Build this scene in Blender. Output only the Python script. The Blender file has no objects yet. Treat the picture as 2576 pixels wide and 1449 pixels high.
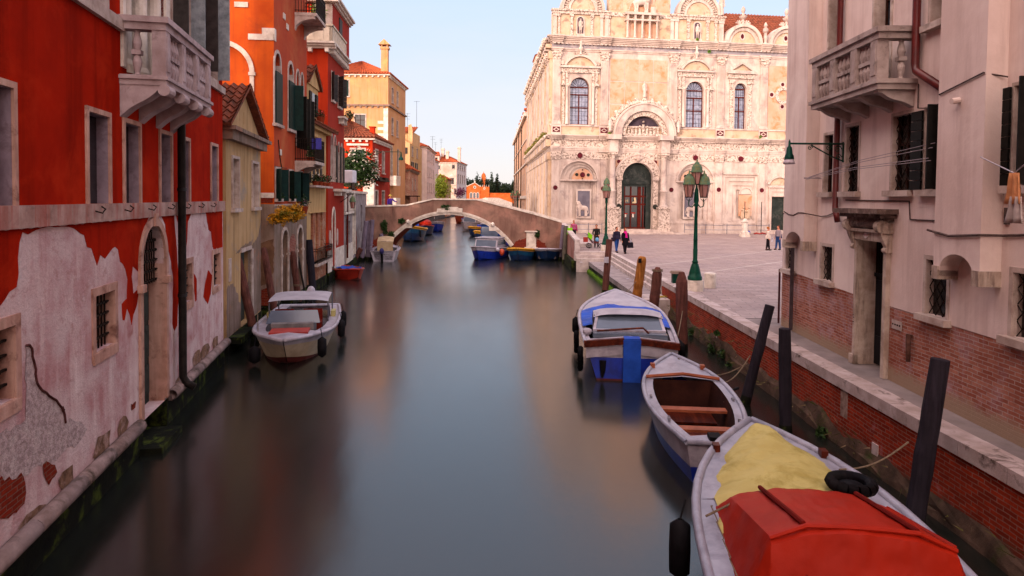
import bpy, math, random
from mathutils import Vector, Matrix
from mathutils.geometry import tessellate_polygon
random.seed(7)
SC = bpy.context.scene
COL = SC.collection
# ---------------------------------------------------------------- camera
FPX, CX, CY, CZ = 1717.0, 1288.0, 561.0, 4.8      # pixel focal length for a 2576 px wide picture
TILT, ROLL = math.radians(2.0), 0.0105
_F = Vector((0, math.cos(TILT), -math.sin(TILT)))
_U0 = Vector((0, math.sin(TILT), math.cos(TILT)))
_R = Vector((1, 0, 0)) * math.cos(ROLL) + _U0 * math.sin(ROLL)
_U = Vector((1, 0, 0)) * -math.sin(ROLL) + _U0 * math.cos(ROLL)
cd = bpy.data.cameras.new('camera'); cam = bpy.data.objects.new('camera', cd); COL.objects.link(cam)
cd.sensor_width = 36; cd.lens = 36 * FPX / 2576; cd.shift_y = -(724.5 - CY) / 2576
cd.clip_start = .1; cd.clip_end = 6000
mw = Matrix((_R, _U, -_F)).transposed().to_4x4(); mw.translation = (0, 0, CZ); cam.matrix_world = mw
SC.camera = cam
def ray(x, y): return _F + _R * ((x - CX) / FPX) - _U * ((y - CY) / FPX)
def gz(x, y, z):
    d = ray(x, y); k = (z - CZ) / d.z; return Vector((d.x * k, d.y * k, z))
def gy(x, y, Y):
    d = ray(x, y); k = Y / d.y; return Vector((d.x * k, Y, CZ + d.z * k))
_FR = {'Z1': (0, 0, 1.811), 'Z2': (0, 760, 1.811), 'Z3': (0, 1400, 1.9067), 'Z4': (780, 0, 2.415), 'Z5': (780, 560, 2.415), 'Z6': (1180, 0, 2.415), 'Z7': (1200, 500, 2.8975), 'A': (1900, 0, 2.587), 'B': (2400, 0, 2.587), 'C': (1900, 500, 2.587), 'E': (2400, 500, 2.587), 'R4': (2900, 0, 1.8117), 'R5': (2900, 700, 1.8117), 'Q6': (2100, 1000, 2.8975), 'Q7': (2400, 1300, 1.6847), 'Q8': (850, 900, 2.635), 'N1': (1080, 0, 5.575), 'N2': (1080, 380, 4.026), 'N3': (1080, 700, 4.026), 'S': (2100, 880, 4.293), 'N4': (1380, 450, 4.675)}
def Z(fr, x, y):
    o = _FR[fr]; return ((o[0] + x / o[2]) * .670833, (o[1] + y / o[2]) * .670833)
# ---------------------------------------------------------------- light
SUN_EL, SUN_AZ = math.radians(11), math.radians(33)   # azimuth: from behind the camera towards its left
sdir = Vector((-math.sin(SUN_AZ) * math.cos(SUN_EL), -math.cos(SUN_AZ) * math.cos(SUN_EL), math.sin(SUN_EL)))
sl = bpy.data.lights.new('sun', 'SUN'); sl.energy = 1.6; sl.angle = math.radians(3.0); sl.color = (1, .78, .66)
so = bpy.data.objects.new('sun', sl); COL.objects.link(so)
so.rotation_euler = sdir.to_track_quat('Z', 'Y').to_euler()
W = bpy.data.worlds.new('World'); SC.world = W; W.use_nodes = True
nt = W.node_tree; bg = nt.nodes['Background']
sky = nt.nodes.new('ShaderNodeTexSky'); sky.sky_type = 'NISHITA'; sky.sun_disc = False
sky.sun_elevation = SUN_EL; sky.sun_rotation = math.atan2(sdir.x, sdir.y)
sky.air_density = 1.0; sky.dust_density = .6; sky.ozone_density = 1.6
bg.inputs['Strength'].default_value = .15
def _w(ty, **k):
    n = nt.nodes.new(ty)
    for a, v in k.items(): setattr(n, a, v)
    return n
_tc = _w('ShaderNodeTexCoord'); _sp = _w('ShaderNodeSeparateXYZ'); nt.links.new(_tc.outputs['Generated'], _sp.inputs[0])
def _mr(src, a, b, c, d):
    n = _w('ShaderNodeMapRange'); n.interpolation_type = 'SMOOTHSTEP'
    for i, v in zip((1, 2, 3, 4), (a, b, c, d)): n.inputs[i].default_value = v
    nt.links.new(src, n.inputs[0]); return n.outputs[0]
def _mx(f, a, b, bt='MIX'):
    n = _w('ShaderNodeMixRGB', blend_type=bt)
    for i, v in ((0, f), (1, a), (2, b)):
        if isinstance(v, (float, int, tuple)): n.inputs[i].default_value = v
        else: nt.links.new(v, n.inputs[i])
    return n.outputs[0]
# evening sky: pale blue fading to a lavender-pink horizon, much brighter on the side where the sun is setting
_g = _mx(_mr(_sp.outputs[2], 0.0, .30, 0, 1), (3.05, 2.8, 3.0, 1), (2.35, 2.8, 3.6, 1))
_cl = _w('ShaderNodeTexNoise'); _cm = _w('ShaderNodeMapping'); _cm.inputs['Scale'].default_value = (1, 1, 5); nt.links.new(_tc.outputs['Generated'], _cm.inputs[0]); nt.links.new(_cm.outputs[0], _cl.inputs['Vector']); _cl.inputs['Scale'].default_value = 2.2; _cl.inputs['Detail'].default_value = 7
_g = _mx(_mr(_cl.outputs['Fac'], .45, .75, 0, .35), _g, (3.3, 3.0, 3.15, 1))
_g = _mx(_mr(_sp.outputs[2], .33, .9, 0, 1), _g, (4.7, 4.25, 5.2, 1))
_dt = _w('ShaderNodeVectorMath', operation='DOT_PRODUCT'); nt.links.new(_tc.outputs['Generated'], _dt.inputs[0]); _dt.inputs[1].default_value = (sdir.x, sdir.y, .25)
_g = _mx(_mr(_dt.outputs['Value'], .0, .9, 0, 1), _g, (17.5, 13.2, 11.8, 1))
nt.links.new(_mx(.88, sky.outputs[0], _g), bg.inputs['Color'])
SC.view_settings.view_transform = 'Standard'; SC.view_settings.look = 'None'
SC.view_settings.exposure = 1.0; SC.view_settings.gamma = 1
SC.cycles.max_bounces = 6; SC.cycles.diffuse_bounces = 3; SC.cycles.glossy_bounces = 3
SC.cycles.transparent_max_bounces = 6
# ---------------------------------------------------------------- materials
def C(h, k=1.0):
    h = h.lstrip('#'); v = [int(h[i:i + 2], 16) / 255 for i in (0, 2, 4)]
    return tuple((c / 12.92 if c <= .04045 else ((c + .055) / 1.055) ** 2.4) * k for c in v) + (1,)
_mc = {}
def _new(name):
    m = bpy.data.materials.new(name); m.use_nodes = True
    return m, m.node_tree, m.node_tree.nodes['Principled BSDF']
def _n(t, ty, **kw):
    n = t.nodes.new(ty)
    for k, v in kw.items(): setattr(n, k, v)
    return n
def _noise(t, vec, scale, detail=5, rough=.6, dist=0):
    n = _n(t, 'ShaderNodeTexNoise'); n.inputs['Scale'].default_value = scale
    n.inputs['Detail'].default_value = detail; n.inputs['Roughness'].default_value = rough
    n.inputs['Distortion'].default_value = dist
    t.links.new(vec, n.inputs['Vector']); return n.outputs['Fac']
def _ramp(t, f, a, b, ca=0, cb=1):
    n = _n(t, 'ShaderNodeMapRange'); n.clamp = True
    for i, v in zip((1, 2, 3, 4), (a, b, ca, cb)): n.inputs[i].default_value = v
    t.links.new(f, n.inputs[0]); return n.outputs[0]
def _mix(t, f, a, b, bt='MIX'):
    n = _n(t, 'ShaderNodeMixRGB', blend_type=bt)
    for i, v in ((0, f), (1, a), (2, b)):
        if isinstance(v, (float, int, tuple)): n.inputs[i].default_value = v
        else: t.links.new(v, n.inputs[i])
    return n.outputs[0]
def _map(t, sc, loc=(0, 0, 0)):
    tc = _n(t, 'ShaderNodeTexCoord'); mp = _n(t, 'ShaderNodeMapping'); mp.inputs['Scale'].default_value = sc
    mp.inputs['Location'].default_value = loc
    t.links.new(tc.outputs['Object'], mp.inputs[0]); return mp.outputs[0]
def _bump(t, b, h, strength, dist=.02):
    n = _n(t, 'ShaderNodeBump'); n.inputs['Strength'].default_value = strength; n.inputs['Distance'].default_value = dist
    t.links.new(h, n.inputs['Height']); t.links.new(n.outputs[0], b.inputs['Normal'])
def mat(name, c1, c2=None, scale=1.2, rough=.85, metal=0, streak=None, grime=None, bump=.25, bs=25, spec=.1, lo=.38, hi=.66, gl=(.5, .72), gs=.7, st=None):
    """weathered surface: base colour mixed by noise, vertical streaks, a patchy second layer"""
    if name in _mc: return _mc[name]
    m, t, b = _new(name)
    v = _map(t, (1, 1, 1))
    c = _mix(t, _ramp(t, _noise(t, v, scale, 7), lo, hi), c1, c2 or tuple(x * .75 for x in c1[:3]) + (1,))
    if streak:
        vs = _map(t, st or (3.5, 3.5, .22), (3, 1, 2))
        c = _mix(t, _ramp(t, _noise(t, vs, 1.0, 6, .65), .48, .72), c, streak)
    if grime:
        c = _mix(t, _ramp(t, _noise(t, _map(t, (1, 1, 1), (7, 5, 3)), gs, 8, .68, .4), *gl), c, grime)
    t.links.new(c, b.inputs['Base Color'])
    b.inputs['Roughness'].default_value = rough; b.inputs['Metallic'].default_value = metal
    b.inputs['Specular IOR Level'].default_value = spec
    if bump: _bump(t, b, _noise(t, v, bs, 6, .65), bump)
    _mc[name] = m; return m
def glass(name, c, rough=.12, spec=.7):
    if name in _mc: return _mc[name]
    m, t, b = _new(name); v = _map(t, (1, 1, 1))
    t.links.new(_mix(t, _noise(t, v, 1.5, 2), c, tuple(x * .5 for x in c[:3]) + (1,)), b.inputs['Base Color'])
    b.inputs['Roughness'].default_value = rough; b.inputs['Specular IOR Level'].default_value = spec
    _mc[name] = m; return m
def brick(name, c1, c2, mortar, patch=None, side=False, bw=.25, bh=.068, patch_lo=.52, patch_hi=.62, low=None, lowz=(.2, .9), ms=.008):
    if name in _mc: return _mc[name]
    m, t, b = _new(name)
    tc = _n(t, 'ShaderNodeTexCoord'); sp = _n(t, 'ShaderNodeSeparateXYZ'); t.links.new(tc.outputs['Object'], sp.inputs[0])
    cb = _n(t, 'ShaderNodeCombineXYZ')
    ad = _n(t, 'ShaderNodeMath', operation='ADD'); t.links.new(sp.outputs[0], ad.inputs[0]); t.links.new(sp.outputs[1], ad.inputs[1])
    wob = _n(t, 'ShaderNodeMath', operation='MULTIPLY_ADD'); t.links.new(_noise(t, tc.outputs['Object'], 1.1, 2), wob.inputs[0]); wob.inputs[1].default_value = .07
    t.links.new(sp.outputs[2], wob.inputs[2])
    t.links.new(ad.outputs[0], cb.inputs[0]); t.links.new(wob.outputs[0], cb.inputs[1])
    br = _n(t, 'ShaderNodeTexBrick'); br.inputs['Scale'].default_value = 1
    br.inputs['Brick Width'].default_value = bw; br.inputs['Row Height'].default_value = bh
    br.inputs['Mortar Size'].default_value = ms; br.inputs['Mortar Smooth'].default_value = .3; br.inputs['Bias'].default_value = -.1
    br.inputs['Color1'].default_value = c1; br.inputs['Color2'].default_value = c2; br.inputs['Mortar'].default_value = mortar
    t.links.new(cb.outputs[0], br.inputs['Vector'])
    v = tc.outputs['Object']
    c = _mix(t, _ramp(t, _noise(t, v, 9, 5, .7), .35, .7, 0, .55), br.outputs['Color'], tuple(x * .45 for x in c1[:3]) + (1,))
    c = _mix(t, _ramp(t, _noise(t, v, .8, 7, .7, .6), .45, .7, 0, .55), c, tuple(x * .75 for x in c2[:3]) + (1,))
    if patch: c = _mix(t, _ramp(t, _noise(t, v, 1.1, 8, .72, .3), patch_lo, patch_hi, 0, .75), c, patch)
    if low:
        f = _n(t, 'ShaderNodeMath', operation='ADD'); t.links.new(_ramp(t, sp.outputs[2], lowz[0], lowz[1], .5, -.5), f.inputs[0])
        t.links.new(_noise(t, v, 3, 7, .7), f.inputs[1])
        c = _mix(t, _ramp(t, f.outputs[0], .42, .75), c, low)
    t.links.new(c, b.inputs['Base Color']); b.inputs['Roughness'].default_value = .9; b.inputs['Specular IOR Level'].default_value = .1
    h = _n(t, 'ShaderNodeMath', operation='MULTIPLY_ADD'); t.links.new(_noise(t, v, 22, 5, .7), h.inputs[0]); h.inputs[1].default_value = .8
    inv = _ramp(t, br.outputs['Fac'], 0, 1, 1, 0); t.links.new(inv, h.inputs[2])
    _bump(t, b, h.outputs[0], .6, .012)
    _mc[name] = m; return m
# ---------------------------------------------------------------- mesh helpers
class MB:
    def __init__(s, T=None): s.v = []; s.f = []; s.mi = []; s.T = T; s.cur = 0
    def pts(s, P):
        i = len(s.v)
        for p in P:
            p = Vector(p); s.v.append(s.T @ p if s.T else p)
        return i
    def face(s, ids): s.f.append(ids); s.mi.append(s.cur)
    def poly(s, P): i = s.pts(P); s.face(tuple(range(i, i + len(P)))); return s
    def box(s, x0, x1, y0, y1, z0, z1):
        x0, x1 = min(x0, x1), max(x0, x1); y0, y1 = min(y0, y1), max(y0, y1); z0, z1 = min(z0, z1), max(z0, z1)
        i = s.pts([(x, y, z) for x in (x0, x1) for y in (y0, y1) for z in (z0, z1)])
        for q in ((0, 1, 3, 2), (4, 6, 7, 5), (0, 4, 5, 1), (2, 3, 7, 6), (0, 2, 6, 4), (1, 5, 7, 3)): s.face(tuple(i + k for k in q))
        return s
    def tess(s, P, holes=()):
        """triangles of polygon P (3d, planar) with holes"""
        loops = [P] + list(holes); allp = [p for l in loops for p in l]; i = s.pts(allp)
        for t in tessellate_polygon([[Vector(p) for p in l] for l in loops]): s.face(tuple(i + k for k in t))
        return s
    def prism(s, P2, y0, y1, holes=()):
        """outline in x,z extruded from y0 (front) to y1"""
        s.tess([(x, y0, z) for x, z in P2], [[(x, y0, z) for x, z in h] for h in holes])
        s.tess([(x, y1, z) for x, z in P2], [[(x, y1, z) for x, z in h] for h in holes])
        for l in [P2] + list(holes): s.loopwall(l, y0, y1)
        return s
    def loopwall(s, l, y0, y1):
        n = len(l)
        for k in range(n):
            a, b = l[k], l[(k + 1) % n]
            s.poly([(a[0], y0, a[1]), (b[0], y0, b[1]), (b[0], y1, b[1]), (a[0], y1, a[1])])
    def ext(s, P3, d):
        """any planar polygon extruded by vector d"""
        d = Vector(d); A = [Vector(p) for p in P3]; B = [p + d for p in A]
        s.tess(A); s.tess(B)
        for k in range(len(A)): s.poly([A[k], A[(k + 1) % len(A)], B[(k + 1) % len(A)], B[k]])
        return s
    def tube(s, P, r, n=6, cap=True):
        P = [Vector(p) for p in P]; rr = r if isinstance(r, (list, tuple)) else [r] * len(P)
        rings = []; up = None
        for k, p in enumerate(P):
            d = (P[min(k + 1, len(P) - 1)] - P[max(k - 1, 0)]).normalized()
            if up is None or abs(up.dot(d)) > .98: up = Vector((0, 0, 1)) if abs(d.z) < .9 else Vector((1, 0, 0))
            a = d.cross(up).normalized(); b = d.cross(a); up = -b if b.dot(up) < 0 else b
            rings.append(s.pts([p + (a * math.cos(q) + b * math.sin(q)) * rr[k] for q in [2 * math.pi * j / n for j in range(n)]]))
        for k in range(len(P) - 1):
            for j in range(n):
                j2 = (j + 1) % n; s.face((rings[k] + j, rings[k] + j2, rings[k + 1] + j2, rings[k + 1] + j))
        if cap: s.face(tuple(rings[0] + j for j in range(n))); s.face(tuple(rings[-1] + j for j in range(n)))
        return s
    def lathe(s, c, prof, n=12, sy=1.0, a0=0, a1=2 * math.pi):
        full = abs(a1 - a0 - 2 * math.pi) < 1e-6; m = n if full else n + 1; rings = []
        for r, z in prof:
            rings.append(s.pts([(c[0] + r * math.cos(a0 + (a1 - a0) * j / n), c[1] + r * sy * math.sin(a0 + (a1 - a0) * j / n), c[2] + z) for j in range(m)]))
        for k in range(len(prof) - 1):
            for j in range(n):
                j2 = (j + 1) % m; s.face((rings[k] + j, rings[k] + j2, rings[k + 1] + j2, rings[k + 1] + j))
        return s
    def ball(s, c, r, n=10, m=6):
        r = r if isinstance(r, (tuple, list)) else (r, r, r); rings = []
        for k in range(m + 1):
            a = math.pi * k / m; rings.append(s.pts([(c[0] + r[0] * math.sin(a) * math.cos(2 * math.pi * j / n), c[1] + r[1] * math.sin(a) * math.sin(2 * math.pi * j / n), c[2] + r[2] * math.cos(a)) for j in range(n)]))
        for k in range(m):
            for j in range(n): s.face((rings[k] + j, rings[k] + (j + 1) % n, rings[k + 1] + (j + 1) % n, rings[k + 1] + j))
        return s
    def band(s, cx, cz, r0, r1, y0, y1, a0=0, a1=180, n=20, zs=1.0):
        """arch ring in the x,z plane, thickness y0..y1"""
        def L(r, y): return [(cx + r * math.cos(math.radians(a0 + (a1 - a0) * k / n)), y, cz + zs * r * math.sin(math.radians(a0 + (a1 - a0) * k / n))) for k in range(n + 1)]
        a, b, c, d = L(r0, y0), L(r1, y0), L(r1, y1), L(r0, y1)
        for k in range(n):
            for p, q in ((a, b), (b, c), (c, d), (d, a)): s.poly([p[k], p[k + 1], q[k + 1], q[k]])
        s.poly([a[0], b[0], c[0], d[0]]); s.poly([a[-1], b[-1], c[-1], d[-1]])
        return s
    def disc(s, cx, cz, r, y0, y1, n=16, zs=1): return s.prism([(cx + r * math.cos(2 * math.pi * k / n), cz + zs * r * math.sin(2 * math.pi * k / n)) for k in range(n)], y0, y1)
    def build(s, name, mats, parent=None, smooth=False):
        me = bpy.data.meshes.new(name); me.from_pydata([tuple(p) for p in s.v], [], s.f)
        for m in (mats if isinstance(mats, (list, tuple)) else [mats]): me.materials.append(m)
        if any(s.mi): me.polygons.foreach_set('material_index', s.mi)
        if smooth: me.polygons.foreach_set('use_smooth', [True] * len(me.polygons))
        me.update(); o = bpy.data.objects.new(name, me); COL.objects.link(o)
        if parent: o.parent = parent
        return o
def tag(o, label=None, cat=None, group=None, kind=None):
    if label: o['label'] = label
    if cat: o['category'] = cat
    if group: o['group'] = group
    if kind: o['kind'] = kind
    return o
def root(name, label, cat, loc=(0, 0, 0), rz=0, group=None):
    o = bpy.data.objects.new(name, None); COL.objects.link(o); o.location = loc; o.rotation_euler = (0, 0, rz); o.empty_display_size = .3
    return tag(o, label, cat, group)
def dup(o, loc, rz=None, label=None):
    def cp(a, par):
        c = a.copy(); COL.objects.link(c); c.parent = par
        for ch in a.children: cp(ch, c)
        return c
    c = cp(o, None); c.location = loc
    if rz is not None: c.rotation_euler = (0, 0, rz)
    if label: c['label'] = label
    return c
SIDE = Matrix(((0, 1, 0, 0), (-1, 0, 0, 0), (0, 0, 1, 0), (0, 0, 0, 1)))    # end face of a block: x' = -y, y' = x
class Face:
    """a wall plane: x runs to the viewer's right, y into the building, z up"""
    def __init__(s, rt, T=None):
        s.r = rt; s.T = T; M_ = Matrix.Translation(rt.location) @ Matrix.Rotation(rt.rotation_euler.z, 4, 'Z')
        s.W = M_ @ T if T else M_; s.I = s.W.inverted(); s.holes = []
    def uv(s, x, y, off=0):
        o = s.I @ Vector((0, 0, CZ)); d = s.I.to_3x3() @ ray(x, y); k = (off - o.y) / d.y
        return (o.x + d.x * k, o.z + d.z * k)
    def z(s, fr, x, y, off=0): return s.uv(*Z(fr, x, y), off)
    def mb(s): return MB(s.T)
def block(name, label, p, q, T=None, group=None, cat='building'):
    """root + main face from ground point p to q (q on the viewer's right)"""
    a = math.atan2(q[1] - p[1], q[0] - p[0]); rt = root(name, label, cat, (p[0], p[1], 0), a, group)
    return rt, Face(rt), math.hypot(q[0] - p[0], q[1] - p[1])
def R4(u0, u1, w0, w1): return [(u0, w0), (u1, w0), (u1, w1), (u0, w1)]
def archpts(u0, u1, w0, w1, n=10, rise=None):
    """rectangle u0..u1, w0..w1 whose top is a round (or given rise) arch ending at w1"""
    r = (u1 - u0) / 2; h = rise or r; c = (u0 + u1) / 2
    return [(u0, w0), (u1, w0)] + [(c + r * math.cos(math.pi * k / n), w1 - h + h * math.sin(math.pi * k / n)) for k in range(n + 1)]
def wallsolid(face, L, H, D, m, extra=None, z0=0, outline=None, depth=.35, name='wall', openb=True):
    """front panel with holes + jambs, and plain sides, back and top"""
    b = face.mb(); O = outline or R4(0, L, z0, H)
    b.tess([(u, 0, w) for u, w in O], [[(u, 0, w) for u, w in h] for h in face.holes])
    for h in face.holes: b.loopwall(h, 0, depth)
    if D:
        b.poly([(0, D, z0), (0, D, H), (L, D, H), (L, D, z0)]); b.poly([(L, 0, z0), (L, D, z0), (L, D, H), (L, 0, H)])
        if openb: b.poly([(0, 0, z0), (0, D, z0), (0, D, H), (0, 0, H)])
        b.poly([(0, 0, H), (L, 0, H), (L, D, H), (0, D, H)])
    return b.build(name, m, face.r)
def roof(face, x0, x1, y0, y1, z0, z1, m, parent=None, rib=.22, step=.35, name='roof', hip=0, skirt=.12):
    """barrel tiled slope from eave (y0,z0) up to ridge (y1,z1)"""
    b = face.mb(); nx = max(4, int(abs(x1 - x0) / rib)) * 4; sl = math.hypot(y1 - y0, z1 - z0); ns = max(2, int(sl / step)); rows = []
    for k in range(ns + 1):
        for e in (0, 1):
            if (k == 0 and e == 0) or (k == ns and e == 1): continue
            t = k / ns; lift = .05 if e else -.0
            xa = x0 + hip * t * (1 if x1 > x0 else -1); xb = x1 - hip * t * (1 if x1 > x0 else -1)
            rows.append(b.pts([(xa + (xb - xa) * j / nx, y0 + (y1 - y0) * t, z0 + (z1 - z0) * t + lift + .055 * math.cos(j * math.pi / 2)) for j in range(nx + 1)]))
    for a, c in zip(rows, rows[1:]):
        for j in range(nx): b.face((a + j, a + j + 1, c + j + 1, c + j))
    b.poly([(x0, y0, z0 - skirt), (x1, y0, z0 - skirt), (x1 - hip, y1, z1 - skirt), (x0 + hip, y1, z1 - skirt)])
    b.poly([(x0, y0, z0 - skirt), (x1, y0, z0 - skirt), (x1, y0, z0), (x0, y0, z0)])
    return b.build(name, m, parent or face.r)
def window(face, u0, u1, w0, w1, kind='glass', fr=.1, fm=None, depth=.28, sill=True, hole=True, sh=None, shm=None, shang=0, arch=False, rise=None, grille=None, pm=None, name='window', proud=.035, mull=True, gm=None, rev=None):
    fm = fm or ISTRIA; O = archpts(u0, u1, w0, w1, rise=rise) if arch else R4(u0, u1, w0, w1)
    if hole: face.holes.append(O)
    b = face.mb()
    if arch:
        P = archpts(u0 - fr, u1 + fr, w0, w1 + fr, rise=(rise + fr) if rise else None)
        H = archpts(u0, u1, w0 + .001, w1, rise=rise)
        b.prism([P[0]] + [(u0, w0)] + [H[k] for k in range(len(H) - 1, 1, -1)] + [(u1, w0), P[1]] + P[2:], -proud, .02)
    elif fr > 0:
        b.prism(R4(u0 - fr, u1 + fr, w0 - (0 if sill else fr), w1 + fr), -proud, .02, [R4(u0, u1, w0 + .001, w1)])
    rv = .012   # stone reveal lining just inside the wall opening
    if rev: o = b.build(name, fm, face.r); b = face.mb()
    for (xa, xb) in ((u0 + .002, u0 + rv), (u1 - rv, u1 - .002)): b.box(xa, xb, 0, depth, w0, w1 - ((rise or (u1 - u0) / 2) if arch else 0))
    if rev: b.box(u0 + .002, u1 - .002, .001, depth - .001, w1 - .012, w1 - .002); b.build('reveal', rev, o)
    else: o = b.build(name, fm, face.r)
    pm = pm or GLASSD; c = face.mb(); c.tess([(u, depth, w) for u, w in O]); c.build('pane', pm, o)
    if mull and kind == 'glass' and (u1 - u0) > .3:
        c = face.mb(); g = .03; mm = gm or DARKWOOD
        c.box((u0 + u1) / 2 - g, (u0 + u1) / 2 + g, depth - .03, depth - .002, w0, w1); k = w0 + (w1 - w0) * .62
        c.box(u0, u1, depth - .028, depth - .003, k - g, k + g); c.box(u0, u0 + .05, depth - .04, depth - .001, w0, w1); c.box(u1 - .05, u1, depth - .04, depth - .001, w0, w1)
        c.build('frame', mm, o)
    if sill:
        c = face.mb(); c.box(u0 - fr - .06, u1 + fr + .06, -.13, .03, w0 - .12, w0 - .003); c.build('sill', fm, o)
    if sh:   # shutters: 'open' flat on the wall or 'shut'
        wd = (u1 - u0) / 2; tp = w1 - ((rise or wd) if arch else 0) * (0 if sh == 'open' else .0)
        for sgn in (-1, 1):
            c = face.mb(); e = u0 if sgn < 0 else u1; nb = max(3, int((tp - w0) / .22))
            for k in range(nb):
                za = w0 + (tp - w0) * k / nb; zb = w0 + (tp - w0) * (k + 1) / nb - .012
                if sh == 'shut': c.box(e, e - sgn * (wd - .01), .02, .06, za, zb)
                else:
                    A = math.radians(shang); dx, dy = sgn * math.cos(A) * wd, -math.sin(A) * wd
                    nx_, ny_ = -dy * .05 / wd, dx * .05 / wd
                    y_ = -.06 if shang < 20 else -.02
                    c.ext([(e, y_, za), (e + dx, y_ + dy, za), (e + dx, y_ + dy, zb), (e, y_, zb)], (nx_, -abs(ny_) if shang < 20 else ny_, 0))
            c.build('shutter', shm or GREENSH, o)
    if grille:
        c = face.mb(); y_ = min(.1, depth * .5); nv, nh, kind_ = grille[:3]
        if kind_ == 'bars':
            for k in range(1, nv + 1):
                x = u0 + (u1 - u0) * k / (nv + 1); c.box(x - .01, x + .01, y_ - .01, y_ + .01, w0, w1 if not arch else w1 - (u1 - u0) / 2 * (1 - math.sqrt(max(0, 1 - ((x - (u0 + u1) / 2) / ((u1 - u0) / 2)) ** 2))))
            for k in range(1, nh + 1):
                z = w0 + (w1 - w0) * k / (nh + 1); q = 0
                if arch and z > w1 - (u1 - u0) / 2: rr = (u1 - u0) / 2; q = rr - math.sqrt(max(0, rr * rr - (z - (w1 - rr)) ** 2))
                c.box(u0 + q, u1 - q, y_ - .025, y_ + .005, z - .014, z + .014)
                for j in range(1, nv + 1):
                    x = u0 + (u1 - u0) * j / (nv + 1)
                    if u0 + q < x < u1 - q: c.box(x - .022, x + .022, y_ - .032, y_ + .012, z - .022, z + .022)
        else:
            W_, H_ = u1 - u0, w1 - w0; n1 = nv
            for sgn in (-1, 1):
                for k in range(-nh, n1 + nh + 1):
                    st = W_ / n1; x0 = u0 + k * st; pts = []
                    sl = sgn * W_ / n1 * nh / H_
                    za, zb = w0, w1; xa, xb = x0, x0 + sl * H_
                    def clip(xc): return w0 + (xc - x0) / sl
                    lo, hi = sorted((clip(u0), clip(u1))); za, zb = max(w0, lo), min(w1, hi)
                    if zb - za > .05: c.tube([(x0 + sl * (za - w0), y_, za), (x0 + sl * (zb - w0), y_, zb)], .011, 4, False)
        c.build('grille', IRON, o)
    return o
def cornice(face, u0, u1, w, m, h=.25, d=.3, name='cornice', dent=0, parent=None, steps=3, dh=.14, dw=.12, ret=False):
    b = face.mb()
    for k in range(steps):
        dd = d * (k + 1) / steps; b.box(u0 - (dd if ret else 0), u1 + (dd if ret else 0), -dd, .05 + .002 * k, w + h * k / steps + .001 * k, w + h * (k + 1) / steps)
    if dent:
        n = int((u1 - u0) / dent)
        for k in range(n):
            x = u0 + (k + .5) * (u1 - u0) / n; b.box(x - dw / 2, x + dw / 2, -d * .75, -.002, w - dh, w - .003)
    return b.build(name, m, parent or face.r)
# ---------------------------------------------------------------- shared materials
ISTRIA = mat('istrian_stone', C('#bfaea4'), C('#988479'), 2.5, grime=C('#5c4f48'), gs=3, gl=(.56, .8), bump=.3)
ISTRIA2 = mat('pale_stone', C('#d8cdc0'), C('#b9aa9c'), 2.5, grime=C('#86776a'), gs=2.5, gl=(.55, .8), bump=.2)
IRON = mat('black_iron', C('#15110f'), C('#2a1c14'), 8, rough=.6, metal=.3, bump=.1)
DARKWOOD = mat('brown_window_wood', C('#3a1c12'), C('#22110b'), 6, rough=.6)
GREENSH = mat('dark_green_shutter_paint', C('#0f2a24'), C('#0a1c19'), 6, rough=.55, bump=.1)
BLACKSH = mat('black_shutter_paint', C('#12110f'), C('#1c1a18'), 6, rough=.55, bump=.1)
GREYSH = mat('grey_brown_shutter_paint', C('#3b3634'), C('#2a2625'), 6, rough=.6, bump=.1)
GLASSD = glass('dark_glass', C('#0d0c0e'))
GLASSG = glass('grey_blue_glass', C('#39424c'), .15)
TILE = mat('terracotta_tiles', C('#8a4a33'), C('#5a3428'), 9, streak=C('#3b2a22'), grime=C('#9a8068'), gs=6, gl=(.6, .75), st=(2, 2, 2), bump=.4)
TILEL = mat('orange_terracotta_tiles', C('#b35a35'), C('#8c442b'), 9, streak=C('#6a3a2a'), st=(2, 2, 2), bump=.4)
LEAD = mat('aged_lead_pipe', C('#2a2422'), C('#1a1615'), 4, rough=.5, metal=.3)
GREENMETAL = mat('dark_green_painted_iron', C('#0d3b30'), C('#0a2a22'), 6, rough=.4, metal=.2, bump=.08)
# ---------------------------------------------------------------- setting
def water_mat():
    m, t, b = _new('canal_water')
    v = _map(t, (1, 1, 1))
    b.inputs['Base Color'].default_value = C('#10140f')
    t.links.new(_mix(t, _noise(t, _map(t, (.25, .06, 1)), 1, 4), C('#0e100d'), C('#1a1d19')), b.inputs['Base Color'])
    b.inputs['IOR'].default_value = 1.62; b.inputs['Specular IOR Level'].default_value = .6
    t.links.new(_ramp(t, _noise(t, _map(t, (.5, .12, 1)), 1, 3), .3, .7, .16, .23), b.inputs['Roughness'])
    h = _noise(t, _map(t, (1.6, .8, 1)), 1.0, 4, .55)
    _bump(t, b, h, .07, .05); return m
b = MB(); b.poly([(-900, -60, 0), (900, -60, 0), (900, 3000, 0), (-900, 3000, 0)])
tag(b.build('canal_water', water_mat()), 'smooth dark canal water blurred by a long exposure', kind='structure')
MUD = mat('mud', C('#3a3128'), C('#241e18'), 1)
b = MB(); b.poly([(-3000, -200, -3), (3000, -200, -3), (3000, 4000, -3), (-3000, 4000, -3)]); tag(b.build('canal_bed', MUD), 'muddy bed under the canal', kind='structure')
MOSS = mat('algae_stained_stone', C('#14160d'), C('#080906'), 3, grime=C('#3f4a17'), gs=2, gl=(.52, .62), bump=.6, bs=12)
PAVE_W = mat('walkway_stone', C('#5d5653'), C('#453f3d'), 1.4, grime=C('#726a66'), gs=3, bump=.3)
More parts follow.
